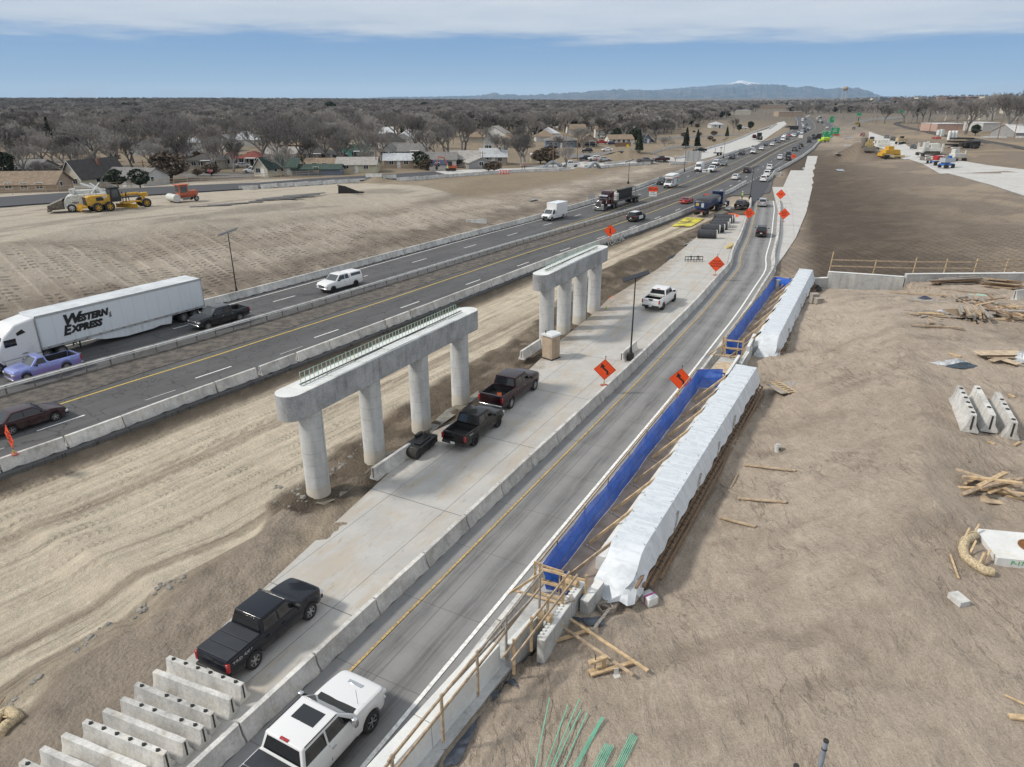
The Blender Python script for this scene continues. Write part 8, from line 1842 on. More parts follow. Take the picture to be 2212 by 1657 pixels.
def heapmesh(k,x,y,rx,ry,h,mat,name,label,cat,seed=0,an=0):
 p=P(k,x,y);r=random.Random(seed);b=MB();rings=[];n=18
 for j,f in enumerate((1,.85,.6,.35,.12)):
  rings.append([Vector((rx*f*math.cos(2*pi*i/n)*r.uniform(.8,1.15),ry*f*math.sin(2*pi*i/n)*r.uniform(.8,1.15),h*(1-f)*r.uniform(.6,1.3)+.01)) for i in range(n)])
 b.loft(rings);o=b.build(name,mat,None,25);o.location=p;o.rotation_euler=(0,0,an);return tag(o,label,cat)
heapmesh('h',690,620,.75,.5,.25,M_('bolts_blue',(.05,.06,.10),.5,.2,var=.9,sc=20),'bolt_heap','heap of blue and rusty form bolts on a tilted plywood sheet','bolts',1)
p=P('h',690,640);b=MB();b.box((0,0,.03),(1.9,1.2,.03));o=b.build('plywood_sheet',MWD[2]);o.location=p;o.rotation_euler=(0,0,-.4);tag(o,'grey plywood sheet under the heap of bolts','plywood')
pk('h',(165,530),(1045,580),'long pale plank running behind the heap of bolts',gl_,1,.14,.08,.08);pk('h',(330,625),(1020,680),'grey plank in front of the heap of bolts',gl_,2,.14,.06);pk('h',(690,460),(1740,570),'long dark pipe lying across the scrap yard',gl_,3,.06,.06,.05)
heapmesh('h',1010,820,.95,.3,.22,M_('wrap_blue_white',(.45,.50,.60),.4,var=.5,sc=5),'plastic_wrap','white and blue plastic wrap left of the slatted panel','plastic wrap',3,-.2)
heapmesh('h',1150,1610,1.2,.35,.3,mpls,'plastic_film','clear plastic film and black cloth on the sand in front of the bolts board','plastic film',4,-.1);heapmesh('h',1290,1640,.9,.4,.22,M_('bolts2',(.05,.07,.09),.5,.2,var=.9,sc=20),'bolt_heap','heap of dark and red fittings on a board near the film','bolts',5)
heapmesh('h',1850,310,.95,.25,.35,mbl,'black_bag','black plastic bag against the far wing wall','bag',6);heapmesh('h',2160,1540,.6,.7,.5,mpls,'plastic_heap','silver plastic heap on a pallet at the right picture edge','plastic heap',7)
heapmesh('h',1580,560,1.2,.35,.12,MREB,'rebar_scraps','pale green rebar scraps in the scrap yard','rebar scraps',9,-.2);heapmesh('e',2060,440,.5,.4,.4,mbl,'black_bag','black bag beside the far white form','bag',8);heapmesh('E',560,1060,1.5,.3,.12,M_('bumper_white',(.55,.56,.56),.5),'bumper_piece','broken pale bumper piece lying in the highway median','bumper',10,.9)
pk('h',(1060,920),(1000,1195),'thin leaning survey stake with an orange top in the scrap yard','survey stakes',0,.05,.03,.02,.9) if 0 else None
for a,b_ in (((1895,1570),(1955,1590)),((2120,1605),(2170,1580)),((2075,1165),(2130,1190)),((1565,815),(1670,845))): pk('I',a,b_,'short offcut of pale lumber on the open sand','short offcuts',0,.12,.06)
p=P('Q',2120,1230);r=empty('manhole_slab',p+Vector((.55,.25,.1)),-.18,'pale concrete slab with a rusty manhole cover at the right picture edge','manhole');b=MB();b.box((.2,0,.0),(2.9,1.7,.34));b.build('slab_body',MCOP,r,bevel=.01)
b=MB();b.lathe([(.42,.17),(.42,.20),(.36,.205),(.34,.185),(.0,.185)],n=30);o=b.build('manhole_cover',M_('rust',(.22,.095,.03),.8,.2,var=.3),r);o.location=(.15,-.02,0)
text('P-17  0B',.22,M_('paint_green',(.05,.35,.12),.6),r,plane((-.45,-.855,.02),(1,0,0)))
wp=[P('Q',*q) for q in ((1780,1060),(1700,1110),(1680,1180),(1700,1250),(1780,1310),(1860,1365),(1930,1380))];b=MB();b.tube([q+Vector((0,0,.12)) for q in wp],.15,10);o=b.build('straw_wattle',M_('straw',(.42,.34,.22),.95,var=.5,sc=18,bump=.6),None,60);tag(o,'curved straw wattle pinned around the manhole slab','wattle')
for x,y in ((1695,1085),(1775,1055),(1750,1195),(1820,1300),(1870,1275)): pk('Q',(x-15,y+25),(x+25,y-25),'short wooden peg through the straw wattle','wattle pegs',0,.06,.04,.05,.4)
wp=[P('K',*q) for q in ((-60,1340),(0,1240),(90,1200),(160,1260),(60,1330),(0,1400))];b=MB();b.tube([q+Vector((0,0,.15)) for q in wp],.22,10);o=b.build('straw_wattle',MATS['straw'],None,60);tag(o,'yellow straw wattle coiled at the left picture edge','wattle')
pk('K',(20,1230),(100,1330),'thin stake with red tape in the coiled wattle','survey stakes',0,.04,.04,.02,.6);pk('K',(0,1250),(85,1170),'red tape across the coiled wattle','survey stakes',3,.04,.04,.5,.7)
p=P('R',1645,245);b=MB();b.box((0,0,.1),(.35,.5,.2));o=b.build('concrete_block',MBAR,bevel=.01);o.location=p;o.rotation_euler=(0,0,.2);tag(o,'single grey concrete block on the open sand','block')
pk('R',(2040,1050),(2250,1150),'thin pale stick at the lower right edge',gl_,0,.05,.03);pk('R',(2080,1235),(2260,1250),'pale board at the lower right edge',gl_,0,.16,.05)
mst=concrete('stone',(.22,.21,.19),.5)
sr=random.Random(5);SM=[]
for i in range(5):
 bm=bmesh.new();bmesh.ops.create_icosphere(bm,subdivisions=2,radius=1)
 for v in bm.verts: v.co*=sr.uniform(.75,1.15);v.co.z*=.6
 me_=bpy.data.meshes.new('stone');bm.to_mesh(me_);bm.free();me_.materials.append(mst);SM.append(me_)
spots=[]
for (x0,y0,x1,y1,n_) in ((30,1180,330,880,10),(620,680,920,440,22),(1050,480,1260,260,12),(1300,150,1550,60,16)):
 for i in range(n_):
  f=sr.random();q=P('K',x0+(x1-x0)*f+sr.uniform(-35,35),y0+(y1-y0)*f+sr.uniform(-30,30));spots.append(q)
for i in range(28): q=P('M',sr.uniform(120,420),sr.uniform(830,1040)-(.0));spots.append(q)
for i in range(20): f=sr.random();spots.append(P('M',600+f*300+sr.uniform(-20,20),740-f*240+sr.uniform(-20,20)))
for q in spots:
 o=bpy.data.objects.new('stone',sr.choice(SM));COL.objects.link(o);s_=sr.choice((.06,.08,.11,.16));o.scale=(s_,s_*sr.uniform(.7,1.2),s_);o.location=q;o.rotation_euler=(0,0,sr.uniform(0,6));tag(o,'rough grey clod on the brown bank between haul road and slab','stone','clods on the bank')
# ---------------------------------------------------------------- houses
def proj(p):
 t_=p[1]*CP-(p[2]-CAMZ)*SP
 return CX+FP*p[0]/t_,CY+FP*(-(p[2]-CAMZ)*CP-p[1]*SP)/t_
WALLC=dict(cream=(.50,.47,.39),white=(.56,.56,.54),beige=(.36,.33,.28),grey=(.27,.27,.27),slate=(.15,.18,.23),mint=(.22,.55,.47),brick=(.17,.085,.065),tan=(.33,.26,.2),pink=(.42,.29,.24),pale=(.44,.44,.43),yellow=(.48,.46,.34))
ROOFC=dict(grey=(.16,.155,.15),dark=(.055,.05,.048),green=(.03,.055,.045),red=(.17,.045,.035),brown=(.20,.15,.105),metal=(.38,.40,.42),light=(.28,.265,.25),blue=(.03,.04,.08),white=(.5,.5,.5))
def rmat(c): return M_('roof_'+c,ROOFC[c],.85,var=.22,sc=1.2)
def wmat(c): return M_('house_wall_'+c,WALLC[c],.8,var=.10,sc=.7)
MWIN=M_('house_window',(.03,.035,.04),.15)
HOUSES=[]
def house(k,x0,x1,y,wc,rc,roof,label,dep=9.,hw=2.9,ang=0.,rh=None,nw=3,door=True,chim=False,cat='house',group=None,trim=True,porch=False,name='house',simple=False):
 a,b_=P(k,x0,y),P(k,x1,y);c=(a+b_)/2;W=(b_-a).length;an=ang;hw*=.82;rh=rh*.82 if rh else None;z=min(gz(c.x,c.y),gz(c.x,c.y+dep*.5))
 yc=c.y+dep/2;r=empty(name,Vector((c.x,yc,z)),an,label,cat,group);HOUSES.append((c.x,yc,max(W,dep)*.62))
 hx,hy=W/2,dep/2;ov=.45;rh=rh or (.30*(dep if roof=='gx' else W))
 rh=min(rh,3.4);m=MB()
 if roof=='gx': m.loft([[Vector((x,-hy,-.6)),Vector((x,-hy,hw)),Vector((x,0,hw+rh)),Vector((x,hy,hw)),Vector((x,hy,-.6))] for x in (-hx,hx)])
 elif roof=='gy': m.loft([[Vector((-hx,y_,-.6)),Vector((-hx,y_,hw)),Vector((0,y_,hw+rh)),Vector((hx,y_,hw)),Vector((hx,y_,-.6))] for y_ in (-hy,hy)])
 else: m.box((0,0,hw/2-.3),(W,dep,hw+.6))
 m.build('wall',wmat(wc),r,20);m=MB();t_=.14
 if roof=='gx':
  for s_ in (-1,1): e=hw-ov*rh/hy;m.loft([[Vector((x,s_*(hy+ov),e)),Vector((x,0,hw+rh)),Vector((x,0,hw+rh+t_)),Vector((x,s_*(hy+ov),e+t_))] for x in (-hx-ov,hx+ov)])
 elif roof=='gy':
  for s_ in (-1,1): e=hw-ov*rh/hx;m.loft([[Vector((s_*(hx+ov),y_,e)),Vector((0,y_,hw+rh)),Vector((0,y_,hw+rh+t_)),Vector((s_*(hx+ov),y_,e+t_))] for y_ in (-hy-ov,hy+ov)])
 elif roof=='hip':
  X,Y=hx+ov,hy+ov;q=min(X,Y);rx=max(X-q,.05);ry=max(Y-q,.05)
  m.loft([[Vector((-X,-Y,hw)),Vector((X,-Y,hw)),Vector((X,Y,hw)),Vector((-X,Y,hw))],[Vector((-rx,-ry,hw+rh)),Vector((rx,-ry,hw+rh)),Vector((rx,ry,hw+rh)),Vector((-rx,ry,hw+rh))]])
 else: m.box((0,0,hw+.12),(W+.3,dep+.3,.24))
 rf=m.build('roof',rmat(rc),r,10)
 if chim: m=MB();m.box((hx*.4,.5,hw+rh*.8),(.6,.6,1.6));m.build('chimney',wmat('brick'),rf)
 if trim and roof=='gy':
  m=MB()
  for s_ in (-1,1): e=hw-ov*rh/hx;m.bar((s_*(hx+ov),-hy-ov-.02,e+.05),(0,-hy-ov-.02,hw+rh+.05),.05,.2,up=(0,1,0))
  m.build('gable_trim',MWS,rf)
 if simple: return r
 xs=[-hx+W*(i+1)/(nw+1) for i in range(nw)];di=nw//2 if door else -1
 for i,x in enumerate(xs):
  if i==di and nw>1:
   m=MB();m.box((x,-hy-.03,1.0),(1.0,.06,2.05));m.build('door',MWS if wc!='white' else MDARK,r)
   if porch: m=MB();m.box((x,-hy-.9,2.5),(3.,1.8,.14));m.bar((x-1.4,-hy-1.7,0),(x-1.4,-hy-1.7,2.45),.12);m.bar((x+1.4,-hy-1.7,0),(x+1.4,-hy-1.7,2.45),.12);m.build('porch',MWS,r)
   continue
  m=MB();m.box((x,-hy-.02,1.65),(1.45,.08,1.25));f=m.build('window',MWS,r);m=MB()
  for s_ in (-.33,.33): m.box((x+s_,-hy-.07,1.65),(.56,.03,1.05))
  m.build('pane',MWIN,f)
 for s_ in (-1,1):
  m=MB();m.box((s_*(hx+.02),-hy*.3,1.65),(.08,1.2,1.15));f=m.build('window',MWS,r);m=MB();m.box((s_*(hx+.07),-hy*.3,1.65),(.03,.95,.95));m.build('pane',MWIN,f)
 return r
H=house
H('A',-60,330,985,'tan','brown','gx','long low brown roofed shed at the left picture edge',8,2.4,.12,2.6,nw=4,door=False)
H('A',590,815,950,'cream','dark','gy','pale gable house with a brown wall vent behind the graded pad',12,3.0,-.35,4.2,nw=2,door=False,chim=True)
m=HOUSES[-1];H('A',885,1240,930,'pale','grey','gx','pale house with two small front gables right of the vent gable house',9,2.5,-.2,2.2,nw=4)
H('A',1600,1890,785,'beige','dark','hip','beige house with dark shutters and a hipped dark roof on the left street',9,3.0,.05,2.4,nw=4,porch=True)
H('A',1390,1545,745,'beige','grey','gy','small beige gable house left of the shuttered house',9,2.8,0,2.2,nw=3)
H('A',1900,1975,770,'white','red','gy','narrow white gable with a red roof left of the red roofed house',9,2.8,.1,2.,nw=1)
H('A',2020,2250,760,'white','red','hip','white house with a red hipped roof and porch',9,2.9,0,2.2,nw=4,porch=True)
H('A',1500,1655,680,'white','grey','flat','white flat house behind the street at left',8,2.8,.1,nw=2);H('A',1545,1715,605,'white','metal','gx','white house with a pale metal roof up the slope',8,2.8,0,1.8,nw=3)
H('A',280,415,500,'brick','green','hip','dark brick house with a green roof far up at the left',9,3.4,0,2.4,nw=2);H('A',620,710,615,'white','grey','gy','white garage gable far left',8,2.6,.2,2,nw=1,door=False)
H('A',130,330,860,'pale','grey','gx','grey roofed house behind the brown shed',9,2.8,0,2.2,nw=3)
H('B',0,140,850,'cream','green','gy','cream bungalow with a dark green gabled roof in front of the street',10,2.8,-.3,3.,nw=2);H('B',130,330,835,'cream','green','gx','wing of the green roofed bungalow with dark siding',8,2.6,0,2.4,nw=2,name='house')
H('B',50,320,715,'white','light','gx','white house with a light grey roof above the green roofed bungalow',9,2.8,0,2.2,nw=3);H('B',335,620,720,'pale','dark','hip','pale house with a dark hipped roof and a column porch',9,3.0,0,2.4,nw=4,porch=True)
H('B',390,650,800,'yellow','brown','gx','low cream building with a brown roof below the column porch house',7,2.3,.05,1.6,nw=2,door=False);H('B',290,690,835,'slate','green','gx','long dark roofed shed behind the wooden fence',6,2.0,.05,1.2,nw=1,door=False)
H('B',620,770,700,'mint','green','gy','left mint green gable of the mint house',9,3.0,.25,2.2,nw=2);H('B',770,925,695,'mint','green','gx','right mint green wing with a porch',8,3.,.1,2.2,nw=3,porch=True)
H('B',660,1000,815,'yellow','light','gx','cream stucco house with a light grey roof in front of the mint house',8,2.7,.05,2.,nw=3);H('B',910,990,690,'white','grey','gy','white gable left of the grey gable house',8,3.,.2,2.4,nw=1)
H('B',1040,1165,690,'pale','grey','gy','pale gable house behind the metal roofed brown house',9,3.,0,2.4,nw=4);H('B',1060,1310,775,'tan','metal','gx','brown walled house with a pale metal roof and a rooftop cooler',8,2.8,.12,2.,nw=3)
H('B',1160,1270,570,'white','grey','gy','white gable house with three dark windows up the slope',9,2.8,.0,2.2,nw=3,door=False);H('B',1190,1440,690,'pale','grey','gx','pale house with a white awning and grey roof',9,2.8,.0,2.6,nw=4,porch=True)
H('B',1360,1680,770,'white','grey','gx','white walled house with a wide grey gable roof',9,2.8,.05,2.2,nw=2);H('B',1460,1600,795,'white','blue','gx','low white shed with a dark blue roof by the excavator',5,2.2,.0,1.,nw=1,door=False)
H('B',1640,1880,765,'pale','light','gx','large pale house with cross gables and a light roof',10,2.9,.05,2.6,nw=3);H('B',1770,1985,785,'grey','light','gy','grey block garage gable at the fence',7,2.4,.25,1.8,nw=1,door=False)
H('B',1900,2110,745,'beige','metal','gx','grey house with a pale blue roof right of the block garage',9,3.,.0,2.8,nw=3);H('B',1925,2000,625,'white','slate' if 0 else 'blue','gy','tall white gable house behind the trees',8,5.,.0,2.4,nw=2)
H('B',180,430,630,'brick','brown','hip','red brick house with a brown roof farther back',9,2.8,0,2.2,nw=3);H('B',240,400,555,'white','dark','gx','white gabled house far behind the brick house',8,2.8,0,2.2,nw=2)
H('g',405,845,260,'slate','grey','hip','blue grey two tone house with a hipped grey roof',11,3.6,.0,2.6,nw=5);H('g',880,1105,250,'tan','brown','gy','tan house with a covered porch and broken gable',9,3.6,.2,3.,nw=2,porch=True)
H('g',1290,1640,215,'white','brown','gx','white bungalow with a brown roof and a wooden side fence',9,2.8,.12,2.2,nw=4);H('g',1770,1870,200,'slate','dark','gy','slate blue gable house right of the pine',9,3.,.2,2.4,nw=2)
H('g',1120,1320,130,'white','brown','gx','white two storey house behind the tan house',9,5.2,.0,2.2,nw=4,door=False);H('g',200,400,470,'yellow','white','flat','pale yellow flat roofed house beside the tree at the frontage',8,2.8,.0,nw=3)
H('C',1660,1760,432,'white','metal','hip','white hipped house beyond the grass',10,3.,.0,2.4,nw=2)
rf_=random.Random(11)
for k,x0,x1,y,wc,hh,lab in (('C',370,660,255,'white',9,'long white warehouse with a curved white roof on the horizon'),('C',690,810,300,'white',5,'white flat commercial block in the middle distance'),('C',930,1100,290,'white',5,'white parapet shops in the middle distance'),('C',1460,1560,310,'white',6,'white building left of the far tan stores'),('C',1700,1980,320,'cream',7,'row of cream stores with square fronts'),('c',900,1400,560,'tan',7,'long tan retaining wall like store beside the highway bend'),('c',930,1210,400,'tan',9,'tan big box store with a dark doorway'),('c',1180,1340,318,'white',6,'white roofed building behind the big box store'),('c',1490,1740,350,'white',5,'row of pale roofs right of the big box store'),('c',1760,1960,350,'cream',5,'pale roofs behind the far trees'),('c',0,260,500,'pale',6,'pale pitched roof sheds left of the highway bend'),('d',1000,1340,385,'pink',4.5,'pinkish low workshop with a white roof by the railway'),('d',1590,1880,395,'metal' if 0 else 'pale',5,'pale roofed shed among the trees at right'),('d',1560,1800,235,'cream',12,'tall cream industrial block behind the bare trees'),('d',2000,2300,150,'cream',10,'cream tower block complex at the right edge'),('d',2080,2300,480,'grey',2.4,'dark shed at the right edge behind pale barriers'),('C',150,240,192,'tan',6,'red roofed house on the left horizon')):
 rc={'pink':'white','tan':'light','slate':'dark'}.get(wc,'white');H(k,x0,x1,y,wc,rc,'flat' if hh>4.6 or wc=='pink' else 'gx',lab,18,hh,nw=1,simple=True,cat='building',name='building',trim=False)
for i in range(17):
 x=880+i*78+rf_.uniform(-20,20);p=P('D',x,205+rf_.uniform(-4,6));w_=rf_.uniform(18,60);r=empty('building',Vector((p.x,p.y,gz(p.x,p.y))),rf_.uniform(-.2,.2),'distant flat block on the low mesa at the right horizon','building','distant blocks on the mesa')
 m=MB();m.box((0,0,5),(w_,20,rf_.uniform(14,20)));m.build('wall',wmat(rf_.choice(('brick','tan','cream','slate'))),r);m=MB();m.box((0,0,13),(w_+1,21,1));m.build('roof',rmat('light'),r)
vl0=lambda u:np.interp(u,[0,300,550,900,1100,1300,1450,1550,1640,1660],[402,396,380,366,350,318,290,262,243,236])
n=0
while n<92:
 Y=rf_.uniform(250,1000);X=rf_.uniform(-.72,.9)*Y;z=gz(X,Y);u,v=proj((X,Y,z));s_,d_=HW.of((X,Y))
 if not(-20<u<2230) or abs(d_)<45 or (u>1500 and v>248) or (u<1500 and v>vl0(u)-14): continue
 if any(math.hypot(X-h[0],Y-h[1])<h[2]+9 for h in HOUSES): continue
 k_='V';w_=rf_.uniform(9,15);wc=rf_.choice(('white','white','white','pale','cream','beige','brick'));rc=rf_.choice(('grey','light','dark','white','brown','metal'))
 house('V',u-w_*760/Y,u+w_*760/Y,v,wc,rc,rf_.choice(('gx','gy','hip')),'distant %s house with a %s roof among the bare trees'%(wc,rc),9,3.,rf_.uniform(-.5,.5),simple=True,group='distant %s houses with %s roofs'%(wc,rc));n+=1
p=PZ('D',672,188,0);p=Vector((ray('D',672,170).x/ray('D',672,170).y*2600,2600,14));r=empty('water_tower',p,0,'pale round water tower on the horizon','water tower');m=MB();m.lathe([(0,31),(6,32),(9,36),(9,41),(6,44),(0,45)],n=16);m.build('tank',wmat('tan'),r,60);m=MB()
for i in range(4): m.bar((9*math.cos(i*1.57),9*math.sin(i*1.57),0),(7*math.cos(i*1.57),7*math.sin(i*1.57),34),1.2)
m.build('leg',wmat('pale'),r)
# ---------------------------------------------------------------- trees
MBK=NT('bark_bare');ob=MBK.n.new('ShaderNodeObjectInfo');MBK.set('Base Color',MBK.mix(ob.outputs['Random'],(.125,.117,.11),(.30,.28,.262)));MBK.set('Roughness',.95);MBK=MBK.m
MBK2=M_('trunk_bark',(.10,.085,.07),.95,var=.3)
def bare(seed,H,lev=6,upright=.35,twr=.022,nch=3):
 r=random.Random(seed);b=MB();tr=MB()
 def seg(m,a,c,ra,rb):
  d=(c-a).normalized();x=d.cross(Vector((.3,.9,.2))).normalized();y=d.cross(x);o=len(m.v)
  for p_,q in ((a,ra),(c,rb)):
   for j in range(3): t_=2*pi*j/3;m.v.append(tuple(p_+(x*math.cos(t_)+y*math.sin(t_))*q))
  for j in range(3): m.f.append((o+j,o+(j+1)%3,o+3+(j+1)%3,o+3+j));m.m.append(0)
 def grow(p,d,L,rad,l):
  n=3 if l<2 else 2;q=p
  for i in range(n):
   d=(d+Vector((r.uniform(-1,1),r.uniform(-1,1),r.uniform(-.3,1)*.6))*(.16+.05*l)).normalized();e=q+d*L/n;ra=rad*(1-.3*i/n);rb=rad*(1-.3*(i+1)/n)
   seg(tr if l<2 else b,q,e,max(ra,twr),max(rb,twr*.8))
   if l>=2 and l<lev and r.random()<.8:
    t2=(d+Vector((r.uniform(-1,1),r.uniform(-1,1),r.uniform(-.2,.8)))*.9).normalized();grow(e,t2,L*.5,rad*.4,min(l+2,lev))
   q=e
  if l>=lev: return
  k=nch if l else 4
  for i in range(k):
   az=2*pi*(i+r.random()*.7)/k;sp=(1.0 if l==0 else .72)*r.uniform(.6,1.25)
   x=d.cross(Vector((.1,.2,1)) if abs(d.z)<.9 else Vector((1,0,0))).normalized();y=d.cross(x);nd=(d+ (x*math.cos(az)+y*math.sin(az))*sp+Vector((0,0,upright*.5))).normalized()
   grow(q,nd,L*r.uniform(.62,.86),rad*.56,l+1)
 grow(Vector((0,0,-.3)),Vector((0,0,1)),H*.17,H*.024,0)
 zm=max(v[2] for v in b.v);s=H/zm
 for m in (b,tr): m.v=[(v[0]*s,v[1]*s,v[2]*s) for v in m.v]
 return tr.mesh('trunk',MBK,80),b.mesh('crown',MBK,80)
BT=[bare(1,15,6),bare(2,15,6,.2),bare(3,15,6,.6),bare(4,15,6,.3),bare(5,15,6,.45,nch=3)]
BU=[bare(8,14,6,1.3),bare(9,14,6,1.1)]
BF=[bare(21+i,14,4,.35,.07,4) for i in range(4)]
def fol(seed,H,W,shape,n=1500,ls=.55,mat=None):
 r=random.Random(seed);b=MB();cl=[(r.uniform(-1,1),r.uniform(-1,1),r.uniform(0,1)) for _ in range(26)]
 for i in range(n):
  c=r.choice(cl);z=min(1,max(0,c[2]+r.gauss(0,.09)));rad={'cone':(1-z)**.8*(.85+.15*r.random()),'round':math.sqrt(max(0,1-(2*z-1)**2))*.95+.05,'col':(.55+.45*math.sin(z*2.6))}[shape]
  a=math.atan2(c[1],c[0])+r.gauss(0,.35);q=rad*math.sqrt(r.uniform(.25,1))*W/2*(.62+.5*abs(c[0]));p=Vector((q*math.cos(a),q*math.sin(a),H*(.12+.88*z) if shape!='round' else H*(.22+.78*z)))
  s=ls*r.uniform(.5,1.2);x=Vector((r.gauss(0,1),r.gauss(0,1),r.gauss(0,.6))).normalized();y=x.cross(Vector((r.gauss(0,1),r.gauss(0,1),r.gauss(0,1))).normalized());y.normalize()
  o=len(b.v);b.v+=[tuple(p+x*s),tuple(p+y*s*.6),tuple(p-x*s*.8),tuple(p-y*s*.6)];b.f.append((o,o+1,o+2,o+3));b.m.append(0)
 t=MB();t.tube([(0,0,-.3),(0,0,H*.75)],[W*.045,.05],6);return t.mesh('trunk',MBK2,80),b.mesh('crown',mat,80)
mev=NT('evergreen');ob=mev.n.new('ShaderNodeObjectInfo');mev.set('Base Color',mev.scale(mev.mix(ob.outputs['Random'],(.022,.034,.022),(.036,.05,.026)),mev.rng(mev.noise(.9,4,.6),.3,.7,.55,1.4)));mev.set('Roughness',.8);mev=mev.m
mbr=M_('shrub_brown',(.10,.075,.055),.9,var=.4)
EV=dict(cone=fol(1,12,6,'cone',2600,.5,mev),round=fol(2,10,9,'round',3000,.55,mev),col=fol(3,13,4.6,'cone',2400,.5,mev),bush=fol(4,3.2,3.8,'round',1300,.3,mev),brush=fol(5,4,6,'round',1500,.35,mbr))
def tree(ms,p,s,label,group,name='bare_tree',cat='tree',rz=None,sx=1):
 r=empty(name,Vector((p.x,p.y,gz(p.x,p.y))),random.uniform(0,6.28) if rz is None else rz,label,cat,group);r.scale=(s*sx,s*sx,s)
 for nm,me_ in zip(('trunk','crown'),ms): o=bpy.data.objects.new(nm,me_);COL.objects.link(o);o.parent=r
 return r
g1='big bare trees of the neighbourhood'
near_t=[('A',230,860,560),('A',150,700,520),('A',560,780,560),('A',820,905,650),('A',1010,810,480),('A',1150,805,500),('A',1310,875,500),('A',1560,690,330),('A',1835,820,470),('A',2000,805,470),('A',420,960,700),('A',1800,560,300),('A',2140,560,300),('B',240,850,560),('B',410,590,380),('B',550,640,330),('B',920,790,660),('B',1430,690,430),('B',1590,640,380),('B',1760,640,340),('B',2080,740,470),('B',700,600,350),('B',1330,560,300),('B',60,620,350),('g',110,540,10),('g',60,540,60),('g',925,265,-60),('g',1960,200,-20),('g',2085,300,120),('g',590,300,230),('g',690,560,230),('C',550,600,400),('C',1180,560,330),('C',1320,480,350),('C',1850,470,330),('C',700,470,300),('C',900,480,330),('A',700,600,330),('A',400,640,360),('A',60,620,330)]
for i,(k,x,y,yt) in enumerate(near_t):
 p=P(k,x,y);h=zat(p,k,x,yt)-p.z;h=min(max(h,6),24);up=i in (8,9,32,34);ms=BU[i%2] if up else BT[i%5];tree(ms,p,h/15,'large bare cottonwood with a dark forked trunk standing among the houses',g1,sx=1.05)
for k,x,y,yt,nm,lab in (('B',955,590,415,'round','dense dark round evergreen in the middle of the neighbourhood'),('A',455,640,365,'col','tall pointed dark evergreen at the far left'),('B',620,330,205,'round','dark round evergreen against the left horizon'),('B',1420,310,210,'round','broad dark evergreen clump near the horizon'),('A',1075,300,215,'round','dark evergreen on the left skyline'),('A',1435,360,280,'col','dark evergreen half hidden in bare trees at left'),('C',1040,640,445,'cone','single dark pine standing alone by the street'),('C',1440,600,430,'cone','left of two large dark pines beyond the spoil heap'),('C',1535,600,445,'cone','right of two large dark pines beyond the spoil heap'),('C',1010,560,430,'round','dark evergreen right of the white bungalow'),('C',850,530,430,'round','dark rounded evergreen pair behind the white bungalow'),('C',1790,510,415,'cone','dark pine at the edge of the dry grass'),('C',1990,445,375,'round','small dark evergreen near the far concrete road'),('C',1895,460,400,'round','second small dark evergreen near the far concrete road'),('C',750,420,365,'round','dark evergreen in the middle distance'),('d',1510,460,300,'round','dark evergreen beside the railway at right'),('D',1505,235,205,'round','dark evergreen on the right hillside'),('B',1850,300,230,'round','dark evergreen near the centre horizon'),('B',1690,310,240,'round','dark evergreen clump left of centre horizon'),('A',60,880,640,'round','dark evergreen mass at the left picture edge')):
 p=P(k,x,y);h=min(max(zat(p,k,x,yt)-p.z,4),30);tree(EV[nm],p,h/(12 if nm!='round' else 10),lab,None,'evergreen_tree')
for k,x,y,s,nm,lab in (('A',1010,945,1.2,'bush','clipped dark green bush behind the yellow grader'),('A',1200,945,1.15,'bush','second clipped green bush right of the first'),('A',1470,885,1.7,'brush','large dark brown shrub by the stop sign street'),('B',1385,780,1.5,'bush','dark juniper beside the metal roofed house'),('g',430,500,1.3,'brush','brown brush clump at the curved pipe'),('g',330,490,1.1,'brush','brown brush left of the curved pipe')):
 tree(EV[nm],P(k,x,y),s,lab,None,'shrub','shrub')
for i in range(46):
 k,x,y=rf_.choice((('A',rf_.uniform(250,2150),rf_.uniform(640,880)),('B',rf_.uniform(50,2150),rf_.uniform(640,810)),('C',rf_.uniform(100,1700),rf_.uniform(430,560))));tree(EV['brush'],P(k,x,y),rf_.uniform(.35,.8),'low grey brown brush clump in the neighbourhood yards','brush in the yards','shrub','shrub')
vl=lambda u:np.interp(u,[0,300,550,900,1100,1300,1450,1550,1640,1660],[402,396,380,366,350,318,290,262,243,236])
placed=0;tries=0
while placed<236 and tries<9000:
 tries+=1;Y=rf_.uniform(150,520);X=rf_.uniform(-.78,.55)*Y;z=gz(X,Y);u,v=proj((X,Y,z))
 if u<-60 or u>1660 or v>vl(u)-6: continue
 if any(math.hypot(X-h[0],Y-h[1])<h[2]*.9+2 for h in HOUSES): continue
 if u>1000 and v>300 and rf_.random()<.8: continue
 tree(rf_.choice(BT+BU[:1]),Vector((X,Y,z)),rf_.uniform(.55,.98),'grey bare tree in the belt of winter trees left of the highway','bare trees in the belt');placed+=1
for x,y,s in ((500,290,1.3),(600,280,1.2),(680,275,1.3),(760,270,1.2),(850,265,1.3),(960,250,1.1),(1080,250,1.2),(1180,240,1.1),(220,290,.9),(1380,440,1.2),(1480,300,1.2),(1640,330,1.5),(1960,470,1.3),(2060,430,1.4),(2150,450,1.3),(1250,300,1.0),(1750,250,1.3),(1900,220,1.2)):
 tree(rf_.choice(BT),P('d',x,y),s,'grey bare tree beyond the railway on the right','bare trees beyond the railway')
src=bpy.data.collections.new('far_tree_kinds')
for i,(a_,b__) in enumerate(BF):
 m=bpy.data.meshes.new('far_tree');bm=bmesh.new();bm.from_mesh(a_);bm.from_mesh(b__);bm.to_mesh(m);bm.free();m.materials.append(MBK);src.objects.link(bpy.data.objects.new('far_tree_%d'%i,m))
pts=[];ev=[]
rn=np.random.default_rng(3)
